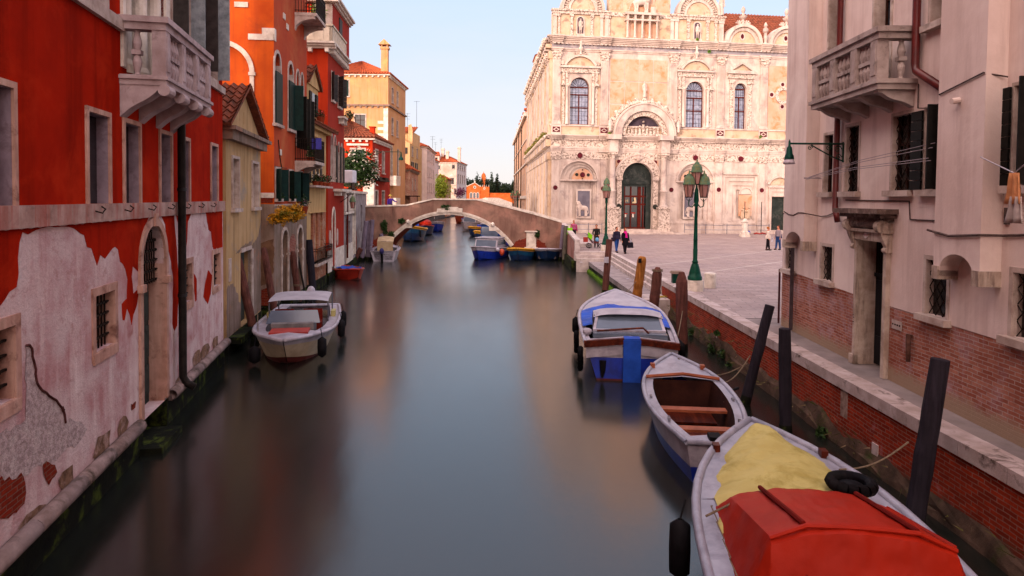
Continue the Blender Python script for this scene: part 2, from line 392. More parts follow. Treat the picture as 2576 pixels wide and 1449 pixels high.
# ---------------------------------------------------------------- left palazzo
PK = mat('peeled_pink_plaster', C('#c8b0ae'), C('#b08080'), 1.1, streak=C('#dccac6'), grime=C('#9c6660'), gs=2.6, gl=(.56, .74), bump=.9, bs=16, st=(1.7, 1.7, .35), lo=.4, hi=.62)
REDP = mat('deep_red_paint', (.35, .013, .003, 1), (.26, .01, .003, 1), 1.2, streak=(.16, .007, .002, 1), grime=(.42, .024, .006, 1), gs=.8, bump=.15, rough=.95, st=(1.6, 1.6, .07), spec=.02)
GREYPL = mat('rough_grey_undercoat', C('#bda8a6'), C('#9a8684'), 12, grime=C('#c4b6b2'), gs=5, bump=1.0, bs=30, lo=.42, hi=.58)
BRK = brick('old_red_brick', C('#8a2a14'), C('#6a1c0c'), C('#7a5a4c'), patch=C('#a58a80'), patch_lo=.6, patch_hi=.7)
PLANK = mat('grey_green_door_paint', C('#39403c'), C('#262b29'), 5, rough=.6, st=(9, 9, .6), streak=C('#4d5551'))
rt, LF, L = block('red_palazzo', 'deep red palazzo with peeling pink plaster, barred windows and a stone balcony', (-5.92, 7.81), (-8.3, 19.66), cat='palazzo')
U0_, U1_ = -24.0, L - .15
REV = mat('lilac_grey_reveal', C('#94848e'), C('#7c6c76'), 3, grime=C('#5c4448'), gs=3, bump=.3)
LST = mat('salmon_stained_stone', C('#b98f80'), C('#96705f'), 3, streak=C('#c9a898'), grime=C('#6a4238'), gs=3, gl=(.54, .72), bump=.35)
for (a_, b_) in ((-.48, .39), (2.58, 3.4), (4.12, 4.87), (6.13, 6.87), (7.72, 8.3), (10.5, 11.2), (-3.4, -2.5)):
    window(LF, a_, b_, 4.66, 6.06 if a_ < 10 else 6.14, 'none', fr=.08, depth=.165, sill=False, fm=LST, rev=REV)
LF.holes, up_holes = [], LF.holes
for u0, u1 in ((-.7, .38), (2.8, 3.6), (7.85, 8.5), (10.7, 11.5), (-4.6, -3.7)):
    window(LF, u0, u1, 2.33, 3.22, 'none', fr=.13, depth=.32, sill=False, grille=(5, 4, 'bars'), name='barred_window', fm=LST, proud=.02)
    b = LF.mb(); b.box(u0 - .1, u1 + .1, -.03, .02, 2.16, 2.32); b.build('sill', LST, rt)
DR = archpts(4.93, 6.36, .55, 4.22)
LF.holes.append(DR)
b = LF.mb(); cx, r_ = 5.645, .715
b.band(cx, 4.22 - r_, r_, r_ + .15, -.05, .02, 0, 180, 24); b.box(4.78, 4.93, -.05, .02, .6, 3.5); b.box(6.36, 6.51, -.05, .02, .6, 3.5)
b.box(6.33, 6.57, -.1, .3, 3.0, 3.14); b.box(4.73, 4.96, -.1, .3, 3.0, 3.14); b.box(5.55, 5.74, -.09, .0, 4.2, 4.45)
b.box(6.345, 6.358, 0, .45, .55, 3.4)
dr = b.build('water_door', LST, rt)
b = LF.mb(); b.box(4.93, 6.36, .3, .36, .55, 3.02)
for x in (5.02, 5.72):
    for z0, z1 in ((.75, 1.35), (1.5, 2.15), (2.25, 2.85)):
        b.box(x, x + .55, .27, .31, z0, z1); b.box(x + .1, x + .45, .255, .28, z0 + .1, z1 - .1)
b.box(5.63, 5.66, .26, .31, .55, 3.02)
b.build('door_leaf', PLANK, dr)
b = LF.mb(); b.tess([(u, .36, w) for u, w in archpts(4.93, 6.36, 3.02, 4.22)]); b.build('pane', GLASSD, dr)
b = LF.mb()
for k in range(1, 10):
    x = 4.93 + 1.43 * k / 10; h = math.sqrt(max(0, r_ * r_ - (x - cx) ** 2)); b.box(x - .011, x + .011, .14, .16, 3.04, 3.5 + h)
for k in range(6):
    z = 3.1 + k * .2; q = math.sqrt(max(0, r_ * r_ - max(0, z - 3.5) ** 2)); b.box(cx - q, cx + q, .12, .15, z - .014, z + .014)
    for j in range(1, 10):
        x = 4.93 + 1.43 * j / 10
        if abs(x - cx) < q: b.box(x - .024, x + .024, .11, .16, z - .026, z + .026)
b.build('grille', IRON, dr)
# walls: pink below, red above
wallsolid(LF, U1_, 4.4, 8, PK, outline=[(U0_, .55), (4.78, .55), (4.78, .55), (U1_, .55), (U1_, 4.4), (U0_, 4.4)], depth=.5, name='wall', z0=0)
lowholes = LF.holes; LF.holes = up_holes
AB = []   # upper-floor openings
for (a_, b_) in ((1.2, 3.3), ):
    window(LF, a_, b_, 7.92, 10.2, 'glass', fr=.12, depth=.25, sill=False, gm=GREYSH)
for (a_, b_, ap) in ((7.05, 8.45, 0), (9.85, 11.2, 0)):
    o = window(LF, a_, b_, 7.95, 10.4, 'glass', fr=.13, depth=.3, sill=False)
    for e_ in (a_, b_ + .05):
        c = LF.mb(); c.ext([(e_, 0, 7.97), (e_, -.34, 7.97), (e_, -.34, 10.4), (e_, 0, 10.4)], (-.045, 0, 0))
        c.build('shutter', GREYSH if e_ == a_ else mat('pale_slatted_shutter', C('#9aa0a4'), C('#70767a'), 5), o)
LF.holes.append(R4(4.15, 6.45, 7.0, 10.4))
wallsolid(LF, U1_, 17, 8, REDP, outline=[(U0_, 4.66), (U1_, 4.66), (U1_, 17), (U0_, 17)], depth=.32, name='wall', z0=4.66)
b = LF.mb(); b.box(U0_, U1_ + .03, -.06, .1, 4.38, 4.66)
for k in range(9): b.box(-1 + k * 1.45, -.99 + k * 1.45, -.062, -.05, 4.38, 4.66)
b.build('string_course', mat('stained_string_stone', C('#b59a90'), C('#8d6a60'), 2.2, streak=C('#9a3a2a'), grime=C('#5c4f48'), gs=3, gl=(.56, .8), bump=.4), rt)
for k in range(7):
    b = LF.mb(); x = 2.7 + k * 1.25; b.tube([(x, -.06, 4.55), (x, -.16, 4.52), (x + .07, -.18, 4.58), (x + .08, -.12, 4.62)], .012, 5); b.build('iron_hook', IRON, rt)
b = LF.mb(); b.box(U0_, 4.0, -.08, .05, 7.58, 7.78); b.box(7.0, U1_ + .03, -.08, .05, 7.68, 7.86); b.build('string_course', ISTRIA, rt)
# base moulding: round stone pipe with segment joints, and mossy foot
def ledge(xa, xb, nm='base_moulding'):
    b = LF.mb(); x = xa; k = 0
    while x < xb - .05:
        e = min(xb, x + 1.1 + .5 * ((k * 37) % 5) / 5); b.tube([(x, -.1, .62), (x + .02, -.1, .62), (e - .03, -.1, .62), (e - .01, -.1, .62)], [.1, .115, .115, .1], 10); x = e; k += 1
    b.box(xa, xb, -.1, .1, .5, .63); return b.build(nm, mat('damp_ledge_stone', C('#94807c'), C('#6c5a55'), 2.5, grime=C('#3c3228'), gs=2.2, gl=(.5, .68), bump=.5), rt, True)
ledge(U0_, 4.55); ledge(6.5, U1_)
b = LF.mb(); b.box(U0_, 4.9, -.03, .6, -1, .55); b.box(6.4, U1_, -.03, .6, -1, .55); b.box(4.9, 6.4, .35, .6, -1, .5); b.box(4.7, 6.0, -.42, .35, -.5, .12); b.build('foundation', MOSS, rt)
# paint remnants (traced in wall coordinates), 4 mm proud of the plaster
def shp(fr, P, off=-.004): return [LF.z(fr, x, y) for x, y in P]
def jag(P, amp=.03, seg=.12):
    out = []; random.seed(len(P))
    for k in range(len(P)):
        a, c = P[k], P[(k + 1) % len(P)]; d = math.hypot(c[0] - a[0], c[1] - a[1]); n = max(1, int(d / seg))
        for j in range(n):
            t = j / n; q = amp * (random.random() - .5) * (1 if j else .3); out.append((a[0] + (c[0] - a[0]) * t + q * 1.0, a[1] + (c[1] - a[1]) * t + q * 1.6))
    return out
TOPW = 4.378
lowr = [(0, 700), (30, 660), (60, 610), (110, 575), (125, 480), (118, 380), (130, 270), (150, 200), (190, 215), (240, 190), (290, 170), (330, 162), (400, 165), (470, 165), (520, 185), (570, 220), (590, 300), (620, 310), (640, 370), (658, 425), (680, 355), (712, 378), (740, 340), (780, 300), (800, 320), (815, 400), (850, 450), (865, 520), (860, 650), (825, 690), (832, 800), (845, 800), (862, 715), (880, 760), (892, 835), (905, 760), (930, 690), (943, 590), (905, 618), (893, 500), (900, 435), (940, 470), (948, 400)]
A_ = [LF.z('Z2', x, y) for x, y in lowr]
A_ = [(U0_, A_[0][1])] + [(-6, A_[0][1] + .3)] + A_ + [(4.8, 3.55), (4.95, 3.95), (5.2, 4.2), (5.4, TOPW), (U0_, TOPW)]
A_ = [(x, min(z, TOPW)) for x, z in A_]
B_ = [(6.2, TOPW)] + [(x, min(z, TOPW)) for x, z in [LF.z('Z2', *p) for p in ((1120, 150), (1132, 270), (1160, 400), (1175, 500), (1172, 700), (1170, 820), (1185, 870), (1203, 830), (1215, 560))]] + [(7.1, TOPW)]
C_ = [(7.25, TOPW)] + [LF.z('Z2', *p) for p in ((1252, 310), (1262, 312), (1270, 260), (1275, 130), (1297, 75))] + [(8.35, TOPW)]
D_ = [(9.9, TOPW)] + [LF.z('Z2', *p) for p in ((1402, 100), (1415, 180), (1432, 200), (1443, 300))] + [(10.75, 3.37)] + [(11.85, 3.35), (11.85, TOPW)]
E_ = [LF.z('Z2', *p) for p in ((1315, 480), (1335, 520), (1335, 660), (1325, 672), (1318, 600))]
F_ = [LF.z('Z2', *p) for p in ((1412, 460), (1440, 490), (1430, 620), (1410, 690), (1380, 640), (1390, 560))]
for P in (A_, B_, C_, D_, E_, F_):
    b = LF.mb(); J = jag(P); J = [(x, min(z, TOPW)) for x, z in J]; b.tess([(u, -.005, w) for u, w in J]); b.loopwall(J, -.005, 0); b.build('paint_remnant', REDP, rt)
G_ = [LF.z('Z2', *p) for p in ((170, 970), (195, 965), (215, 1010), (222, 1070), (238, 1130), (240, 1190), (262, 1250), (310, 1290), (350, 1325), (395, 1365), (430, 1420))] + [LF.z('Z3', *p) for p in ((440, 240), (462, 355), (520, 330), (620, 400), (560, 500), (450, 560), (400, 620), (300, 660), (160, 740), (100, 800), (0, 760))] + [(-.1, 2.0), (.62, 2.0)]
b = LF.mb(); J = jag(G_, .05); b.tess([(u, -.006, w) for u, w in J]); b.build('bare_undercoat', GREYPL, rt)
for P in (((-30, 770), (60, 740), (165, 735), (182, 850), (170, 930), (90, 1005), (0, 1030), (-40, 1040)), ((300, 655), (345, 635), (390, 645), (405, 710), (345, 800), (320, 760)), ((935, 215), (970, 195), (965, 240), (935, 270))):
    b = LF.mb(); J = jag([LF.z('Z3', *p) for p in P], .05, .08); b.tess([(u, -.009, w) for u, w in J]); b.build('bare_brick', BRK, rt)
b = LF.mb(); E1 = [LF.z('Z2', *p) for p in ((172, 970), (195, 968), (213, 1012), (221, 1072), (236, 1132), (238, 1192), (262, 1252), (310, 1292), (350, 1327), (393, 1367), (428, 1430))] + [LF.z('Z3', *p) for p in ((440, 240), (462, 355))]
E1 = [E1[0]] + [p for a, c in zip(E1, E1[1:]) for p in [((a[0] + c[0]) / 2 + random.uniform(-.03, .03), (a[1] + c[1]) / 2), c]]
b.tube([(u, -.012, w) for u, w in E1], .017, 5); b.build('plaster_edge', mat('crack_edge', C('#3a1a18'), C('#5c3634'), 8), rt)
PUTTY = mat('lower_wall_crumble', C('#8a6a55'), C('#5a4232'), 4, grime=C('#b89a92'), gs=4, bump=.9, bs=18)
random.seed(3)
for k in range(13):
    x = -3 + k * 1.15 + random.random() * .5
    if 4.4 < x < 6.8: continue
    w_, h_ = .25 + random.random() * .4, .1 + random.random() * .22
    P = [(x + w_ * math.cos(a) * random.uniform(.6, 1.1), .62 + h_ * .7 + h_ * math.sin(a) * random.uniform(.6, 1.1)) for a in [2 * math.pi * j / 9 for j in range(9)]]
    P = [(x_, max(.66, z_)) for x_, z_ in P]
    b = LF.mb(); b.tess([(u, -.0115, w) for u, w in P]); b.build('damp_patch', PUTTY, rt)
# drainpipe
b = LF.mb(); b.tube([(7.1, -.16, 17), (7.1, -.16, .85), (7.1, -.24, .7), (7.1, -.4, .6)], .085, 10)
for z in (2.6, 4.9, 7.2): b.tube([(7.1, -.16, z), (7.1, -.16, z + .07)], .1, 10)
b.build('drainpipe', LEAD, rt, True)
# balcony
BALS = mat('balcony_limestone', C('#b4a3a4'), C('#94807f'), 2.5, grime=C('#5c4a48'), gs=3, gl=(.58, .8), bump=.25)
def baluster(b, x, y, z0, z1, r=.075):
    H = z1 - z0; P = [(.055, 0), (.07, .03), (.05, .06), (.085, .2), (.1, .3), (.075, .4), (.055, .455)]
    Q = [(rr * r / .1 * 1.0, z * H) for rr, z in P]; b.lathe((x, y, z0), Q, 10)
    b.box(x - r, x + r, y - r, y + r, z0 + .455 * H, z0 + .56 * H); b.lathe((x, y, z1), [(rr, -z) for rr, z in Q][::-1], 10)
def balcony(F, u0, u1, d, zs, zr, bw, m, corb, piers, cw=.3, hw=.55, cyl=True, nside=1, slab=.16):
    """stone balcony: slab top zs, rail top zr, corbels list of x; piers list of x along the front; bw balusters per bay"""
    b = F.mb(); b.box(u0, u1, -d, .0, zs - slab, zs); b.box(u0 - .04, u1 + .04, -d - .04, 0, zs - slab * .45, zs - slab * .1)
    o = b.build('balcony', m, F.r)
    b = F.mb(); 
    for (x0, x1, y0, y1) in ((u0, u1, -d, -d + .24), (u0, u0 + .24, -d + .24, 0), (u1 - .24, u1, -d + .24, 0)): b.box(x0, x1, y0, y1, zr - .22, zr - .1)
    for (x0, x1, y0, y1) in ((u0 - .05, u1 + .05, -d - .05, -d + .29), (u0 - .05, u0 + .29, -d + .29, 0), (u1 - .29, u1 + .05, -d + .29, 0)): b.box(x0, x1, y0, y1, zr - .1, zr)
    b.build('handrail', m, o)
    for x in piers:
        b = F.mb(); b.box(x - .13, x + .13, -d + .01, -d + .23, zs, zr - .22); b.box(x - .09, x + .09, -d - .006, -d + .2, zs + .08, zr - .3); b.build('pier', m, o)
    for a, c in zip(piers, piers[1:]):
        for k in range(bw):
            b = F.mb(); baluster(b, a + .13 + (c - a - .26) * (k + .5) / bw, -d + .12, zs, zr - .22); b.build('baluster', m, o, False)
    for x in (u0 + .12, u1 - .12):
        for k in range(nside):
            b = F.mb(); baluster(b, x, -(d - .24) * (k + .5) / nside, zs, zr - .22); b.build('baluster', m, o)
    for x in corb:
        b = F.mb(); P = []
        for k in range(13):
            t = k / 12; P.append((-d * .93 * t, zs - slab - hw * (1 - t) ** 1.3 * (1.0 if t else 1) - .12 * math.sin(t * math.pi * 1.0) * (1 - t) + .05 * math.sin(t * 2 * math.pi)))
        P3 = [(x - cw / 2, 0, zs - slab)] + [(x - cw / 2, y, min(z, zs - slab - .05)) for y, z in P] + [(x - cw / 2, -d * .93, zs - slab)]
        b.ext(P3, (cw, 0, 0))
        if cyl: b.tube([(x - cw / 2 - .03, -d * .95, zs - slab - .08), (x + cw / 2 + .03, -d * .95, zs - slab - .08)], .1, 12)
        b.build('corbel', m, o)
    return o
balcony(LF, 3.93, 7.2, .74, 6.86, 7.85, 4, BALS, (4.1, 5.05, 6.05, 7.0), (4.08, 5.1, 6.1, 7.07), slab=.17)
b = LF.mb(); b.tess([(u, .3, w) for u, w in R4(4.15, 6.45, 7.0, 10.4)]); b.box(4.0, 4.15, -.05, .1, 7.0, 10.4); b.box(6.45, 6.75, -.05, .1, 7.0, 10.4)
for x in (4.45, 5.3, 6.15): b.lathe((x, .12, 6.95), [(.2, 0), (.2, .15), (.15, .25), (.15, 3.1), (.2, 3.3)], 14)
b.build('balcony_window', [ISTRIA2], rt)
b = LF.mb(); b.box(4.2, 6.4, .2, .28, 7.0, 10.4); b.build('pane', GLASSD, rt)
# ---------------------------------------------------------------- foliage
def leafmat(name, c1, c2, c3=None):
    if name in _mc: return _mc[name]
    m, t, b = _new(name); g = _n(t, 'ShaderNodeNewGeometry'); v = _map(t, (1, 1, 1))
    r = _n(t, 'ShaderNodeTexWhiteNoise', noise_dimensions='3D')
    fl = _n(t, 'ShaderNodeVectorMath', operation='SNAP'); t.links.new(v, fl.inputs[0]); fl.inputs[1].default_value = (.08, .08, .08); t.links.new(fl.outputs[0], r.inputs[0])
    c = _mix(t, r.outputs[0], c1, c2)
    if c3: c = _mix(t, _ramp(t, _noise(t, v, 2.5, 3), .5, .65), c, c3)
    t.links.new(c, b.inputs['Base Color']); b.inputs['Roughness'].default_value = .6; b.inputs['Specular IOR Level'].default_value = .25
    _mc[name] = m; return m
GR = leafmat('green_leaves', C('#2f4a18'), C('#16280c')); GRB = leafmat('bright_green_leaves', C('#6d8f1c'), C('#3e6412')); GRD = leafmat('dark_foliage', C('#1f2f18'), C('#0f1a0d'))
YELF = leafmat('yellow_flowers', C('#c98a0a'), C('#8a6207'), C('#5c5a12')); WHF = leafmat('white_blossom', C('#d8d2c8'), C('#bdb49a')); REDF = leafmat('red_blossom', C('#a8283a'), C('#c85a6c')); MAU = leafmat('mauve_flowers', C('#8a4a6a'), C('#5a2a4a'))
TERRA = mat('terracotta', C('#8a3a20'), C('#6a2a18'), 6); BARK = mat('bark', C('#4a3a2c'), C('#2c221a'), 8)
def leaves(b, c, r, n, s, seed=0, fill=.55, up=0):
    """leaf-sized faces spread through an uneven ellipsoid crown"""
    rn = random.Random(seed); c = Vector(c); lob = [Vector((rn.gauss(0, 1), rn.gauss(0, 1), rn.gauss(0, 1))).normalized() * rn.uniform(.35, .95) for _ in range(9)]
    for _ in range(n):
        l = lob[rn.randrange(9)]; d = Vector((rn.gauss(0, 1), rn.gauss(0, 1), rn.gauss(0, 1))).normalized() * (rn.random() ** .4) * fill
        p = Vector(((l.x * .62 + d.x) * r[0], (l.y * .62 + d.y) * r[1], (l.z * .62 + d.z) * r[2])) + c
        a = Vector((rn.gauss(0, 1), rn.gauss(0, 1), rn.gauss(0, .7))).normalized(); q = a.cross(Vector((rn.gauss(0, 1), rn.gauss(0, 1), rn.gauss(0, 1)))).normalized()
        k = s * rn.uniform(.6, 1.4); b.poly([p - a * k, p + q * k * .45, p + a * k, p - q * k * .45])
    return b
def plant(name, label, cat, c, r, n, s, m, m2=None, n2=0, pot=None, group=None, seed=1, part2='blossoms'):
    c = Vector(c); rt_ = root(name, label, cat, tuple(c), 0, group)
    leaves(MB(), (0, 0, 0), r, n, s, seed).build('foliage', m, rt_)
    if m2: leaves(MB(), (0, 0, 0), (r[0] * 1.05, r[1] * 1.05, r[2] * 1.05), n2, s * .8, seed + 5).build(part2, m2, rt_)
    if pot: MB().lathe((0, 0, -r[2] * .7 - pot), [(0, 0), (pot * .5, 0), (pot * .75, pot * 1.1), (0, pot)], 10).build('pot', TERRA, rt_)
    return rt_
def lp(F, u, v, w): return F.W @ Vector((u, v, w))
# ---------------------------------------------------------------- yellow gabled house
YEL = mat('ochre_yellow_plaster', C('#ba9a70'), C('#a8875e'), .9, streak=C('#7a6040'), grime=C('#8a8078'), gs=.8, gl=(.55, .7), bump=.3)
STONEG = mat('grey_stained_render', C('#8f7a70'), C('#73604f'), .9, streak=C('#57463c'), grime=C('#9c6a52'), gs=.9, gl=(.56, .7), bump=.5, bs=14)
rt, F, L = block('yellow_house', 'small yellow gabled house with two white framed windows beside the red palazzo', (-8.55, 20.4), (-9.5, 25.8), cat='house')
L = 5.45
for a_, b_ in ((.75, 1.62), (3.82, 4.85)): window(F, a_, b_, 4.42, 5.98, 'none', fr=.09, depth=.35, proud=.05, pm=ISTRIA2, sill=True)
F.holes.append(R4(1.95, 3.6, .5, 2.95))
wallsolid(F, L, 6.6, 5, YEL, outline=[(0, 1.9), (L, 1.9), (L, 6.5), (0, 6.5)][:0] or R4(0, L, .45, 6.5), depth=.35, z0=.45)
b = F.mb(); b.tess([(u, -.006, w) for u, w in jag([(0, .5), (1.93, .5), (1.93, 1.2), (1.2, 1.9), (.6, 2.1), (0, 2.0)], .1)]); b.tess([(u, -.006, w) for u, w in jag([(3.62, .5), (L, .5), (L, 3.9), (4.9, 3.3), (4.3, 3.2), (3.62, 3.1)], .1)]); b.tess([(u, -.006, w) for u, w in jag([(1.2, 3.0), (3.6, 2.97), (3.9, 3.25), (2.4, 3.15)], .06)]); b.build('worn_render', STONEG, rt)
b = F.mb(); b.box(1.95, 3.6, .22, .3, .5, 2.93); o = b.build('door', PLANK, rt)
b = F.mb(); b.box(2.75, 2.79, .19, .23, .5, 2.93); b.box(1.95, 3.6, -.04, .2, 2.95, 3.08); b.box(3.6, 3.85, -.05, .1, .5, 2.95); b.build('door_frame', ISTRIA, o)
b = F.mb(); b.box(-.1, L + .1, -.22, .2, 6.5, 6.78); b.box(-.2, L + .4, -.34, .2, 6.78, 6.9); b.build('cornice', STONEG, rt)
b = F.mb(); pk = 2.35; b.prism([(0, 6.9), (L, 6.9), (pk, 8.35)], 0, .35)
b.box(1.9, 1.95, -.01, .01, 7.25, 7.65); b.box(2.5, 2.55, -.01, .01, 7.2, 7.6); b.build('gable', YEL, rt)
# roof slopes: ridge runs away from the canal
def slope(F, A, B_, C_, D_, m, rib=.24, step=.4, name='roof', parent=None):
    """tiled quad: eave A-B, ridge D-C (local coordinates)"""
    A, B_, C_, D_ = map(Vector, (A, B_, C_, D_)); n = (B_ - A).cross(D_ - A).normalized()
    if n.z < 0: n = -n
    W_ = (B_ - A).length; nx = max(3, int(W_ / rib)) * 4; ns = max(2, int((D_ - A).length / step)); b = F.mb(); rows = []
    for k in range(ns + 1):
        for e in (0, 1):
            if (k == 0 and e == 0) or (k == ns and e == 1): continue
            t = k / ns; P = A.lerp(D_, t); Q = B_.lerp(C_, t)
            rows.append(b.pts([P.lerp(Q, j / nx) + n * (.06 * math.cos(j * math.pi / 2) + (.05 if e else 0)) for j in range(nx + 1)]))
    for a, c in zip(rows, rows[1:]):
        for j in range(nx): b.face((a + j, a + j + 1, c + j + 1, c + j))
    b.poly([A - n * .1, B_ - n * .1, C_ - n * .1, D_ - n * .1]); b.poly([A - n * .1, B_ - n * .1, B_, A]); b.poly([A - n * .1, D_ - n * .1, D_, A]); b.poly([B_ - n * .1, C_ - n * .1, C_, B_])
    return b.build(name, m, parent or F.r)
slope(F, (-.45, -.25, 6.95), (-.45, 5, 6.95), (pk, 5, 8.5), (pk, -.25, 8.5), TILE, .26, .38)
slope(F, (L + .35, 5, 6.95), (L + .35, -.25, 6.95), (pk, -.25, 8.5), (pk, 5, 8.5), TILE, .26, .38)
b = F.mb(); b.box(-.02, L, -.05, .6, -1, .47); b.box(.2, 2.0, -.4, 0, .3, .5); b.build('foundation', MOSS, rt)
b = F.mb(); b.box(.25, .55, -.03, 0, 2.2, 2.9); b.build('plaque', ISTRIA, rt)
# ---------------------------------------------------------------- orange palazzo
ORA = mat('orange_plaster_warm_lit', C('#c4561a'), C('#ae4416'), .7, streak=C('#a8431c'), grime=C('#8f3a1e'), gs=.6, gl=(.55, .75), bump=.15)  # palazzo plaster with the warmer light of its front painted in
ORA_SKY = mat('orange_plaster_sky_lit', C('#b0482a'), C('#9e3e24'), .6, streak=C('#9a3c26'), grime=C('#b0603a'), gs=.5, bump=.2)  # same plaster, the canal face's duller sky light put into the colour
rt, F, L = block('orange_palazzo', 'tall orange palazzo with arched gothic windows, green shutters and iron balconies', (-9.45, 27.1), (-9.93, 33), cat='palazzo')
S = Face(rt, SIDE); D_ = 5.5
def gwin(a, b_, w0, w1, **k): return window(F, a, b_, w0, w1, arch=True, fr=.13, depth=.22, **k)
for a_, b_ in ((.1, .95), (2.3, 3.1)):
    o = window(F, a_, b_, 7.72, 10.55, 'none', arch=True, fr=.14, depth=.2)
    c = F.mb(); c.box(a_ - .06, b_ + .08, -.09, -.04, 7.74, 9.78); c.build('shutter', GREENSH, o)
c = F.mb(); c.ext([(3.17, -.05, 7.74), (3.3, -.42, 7.74), (3.3, -.42, 9.72), (3.17, -.05, 9.72)], (.05, 0.02, 0)); c.build('shutter', GREENSH, rt)
for a_, b_ in ((3.7, 4.3), (4.55, 5.15)):
    o = window(F, a_, b_, 7.1, 10.5, 'glass', arch=True, fr=.1, depth=.25, rise=.6, sill=False)
    for s_, e_ in ((-1, a_), (1, b_)):
        c = F.mb(); c.ext([(e_, -.04, 7.0), (e_ + s_ * .1, -.5, 7.0), (e_ + s_ * .1, -.5, 9.3), (e_, -.04, 9.3)], (.05, 0, 0)); c.build('shutter', BLACKSH, o)
for a_, b_ in ((.2, .9), (2.35, 3.1), (3.95, 4.9)):
    o = window(F, a_, b_, 4.72, 5.9, 'glass', fr=.1, depth=.22, grille=(3, 3, 'bars'))
    for s_, e_ in ((-1, a_), (1, b_)):
        c = F.mb(); A = math.radians(38); c.ext([(e_, -.04, 4.62), (e_ + s_ * .3 * math.cos(A), -.04 - .42 * math.sin(A), 4.62), (e_ + s_ * .3 * math.cos(A), -.04 - .42 * math.sin(A), 5.92), (e_, -.04, 5.92)], (.04, 0.03, 0)); c.build('shutter', GREENSH, o)
lowh = [h for h in F.holes if h[0][1] < 4.75]; F.holes = [h for h in F.holes if h[0][1] >= 4.6]
wallsolid(F, L, 18, D_, ORA_SKY, outline=R4(0, L, 4.5, 18), z0=4.5, openb=False)
F.holes = []
for a_, b_ in ((1.15, 2.15), (3.9, 4.9)):
    F.holes.append(archpts(a_, b_, .65, 3.4)); b = F.mb(); cx = (a_ + b_) / 2
    b.band(cx, 2.9, .5, .63, -.05, .02); b.box(a_ - .13, a_, -.05, .02, .6, 2.9); b.box(b_, b_ + .13, -.05, .02, .6, 2.9); b.box(a_ - .17, a_ + .02, -.08, .05, 2.3, 2.4); b.box(b_ - .02, b_ + .17, -.08, .05, 2.3, 2.4)
    o = b.build('arched_doorway', ISTRIA, rt); b = F.mb(); b.tess([(u, .35, w) for u, w in archpts(a_, b_, .65, 3.4)]); b.build('blocked_opening', mat('rough_ochre_infill', C('#9a7448'), C('#6e4a30'), 1.5, grime=C('#b09070'), gs=1.2, bump=.8, bs=9), o)
wallsolid(F, L, 4.5, D_, STONEG, outline=R4(0, L, .45, 4.5), z0=.45, openb=False, depth=.35)
b = F.mb(); b.box(0, L, -.03, .02, 4.42, 4.5); b.build('string_course', ISTRIA, rt)
b = F.mb(); b.tess([(u, -.006, w) for u, w in jag([(2.3, 2.0), (3.4, 2.1), (3.7, 2.9), (3.0, 3.2), (2.4, 2.9)], .12)]); b.build('bare_brick', brick('pink_worn_brick', C('#9a5a4c'), C('#7c3c30'), C('#a08a7c')), rt)
b = F.mb(); b.box(-.02, L, -.06, .5, -1, .46); b.box(1.0, 2.4, -.5, 0, .3, .62); b.build('foundation', MOSS, rt)
for (u, w) in ((.75, 6.62), (1.4, 12.3), (1.95, 12.0)): b = F.mb(); b.box(u, u + .35, -.03, 0, w - .12, w + .12); b.build('stone_block', ISTRIA2, rt)
# frontal face with blind arch
b = S.mb(); H = R4(-.55, .0, 4.5, 4.52); x0, xa = -3.1, -.9
hol = [(x0, 7.4), (xa, 7.4)] + [((x0 + xa) / 2 + (xa - x0) / 2 * math.cos(math.pi * k / 14), 9.65 + (xa - x0) / 2 * math.sin(math.pi * k / 14)) for k in range(15)]
S.holes = [hol]
b.tess([(u, 0, w) for u, w in R4(-D_, 0, 4.5, 18)], [[(u, 0, w) for u, w in hol]]); b.loopwall(hol, 0, .14); b.tess([(u, .14, w) for u, w in hol]); b.build('wall', ORA, rt)
b = S.mb(); b.tess([(u, 0, w) for u, w in R4(-D_, 0, .45, 4.5)]); b.build('wall', STONEG, rt)
b = S.mb(); b.tess([(u, -.007, w) for u, w in jag([(-.6, 2.9), (-.02, 3.1), (-.02, 1.8), (-.3, 1.3), (-.6, 1.2)], .08)]); b.build('damp_stain', mat('brown_damp_render', C('#5e4434'), C('#7a5a44'), 2, bump=.4), rt)
b = S.mb(); b.tess([(u, -.008, w) for u, w in jag([(-.6, 1.1), (-.02, 1.25), (-.02, .5), (-.6, .5)], .08)]); b.build('bare_brick', BRK, rt); b = S.mb(); b.tess([(u, -.008, w) for u, w in R4(-.6, -.05, 4.55, 4.75)]); b.build('bare_brick', BRK, rt)
b = S.mb(); b.band((x0 + xa) / 2, 9.65, (xa - x0) / 2 - .02, (xa - x0) / 2 + .16, -.07, .1); b.box(xa - .02, xa + .14, -.05, .1, 7.0, 9.6); b.box(xa - .06, xa + .2, -.09, .1, 9.55, 9.68); b.build('blind_arch', ISTRIA2, rt)
b = S.mb(); b.box(-.98, .04, -.03, .02, 10.95, 11.18); b.box(-.45, .04, -.032, .021, 11.181, 11.42); b.build('quoin', ISTRIA2, rt); b = F.mb(); b.box(-.03, .25, -.03, .02, 10.95, 11.42); b.build('quoin', ISTRIA2, rt)
b = S.mb(); b.box(-1.5, -.98, -.04, .02, 12.2, 12.4); b.build('plaque', ISTRIA2, rt)
b = S.mb(); b.box(-.57, -.2, -.03, .02, 7.05, 7.2); b.box(-.57, 0, -.03, .02, 4.75, 4.95); b.build('stone_block', ISTRIA2, rt)
b = F.mb(); b.box(0.02, 2.0, -.02, -.005, 6.0, 6.02); b.tube([(.55, -.03, 7.1), (.8, -.03, 6.4), (1.1, -.03, 5.95)], .02, 5); b.build('cable', LEAD, rt)
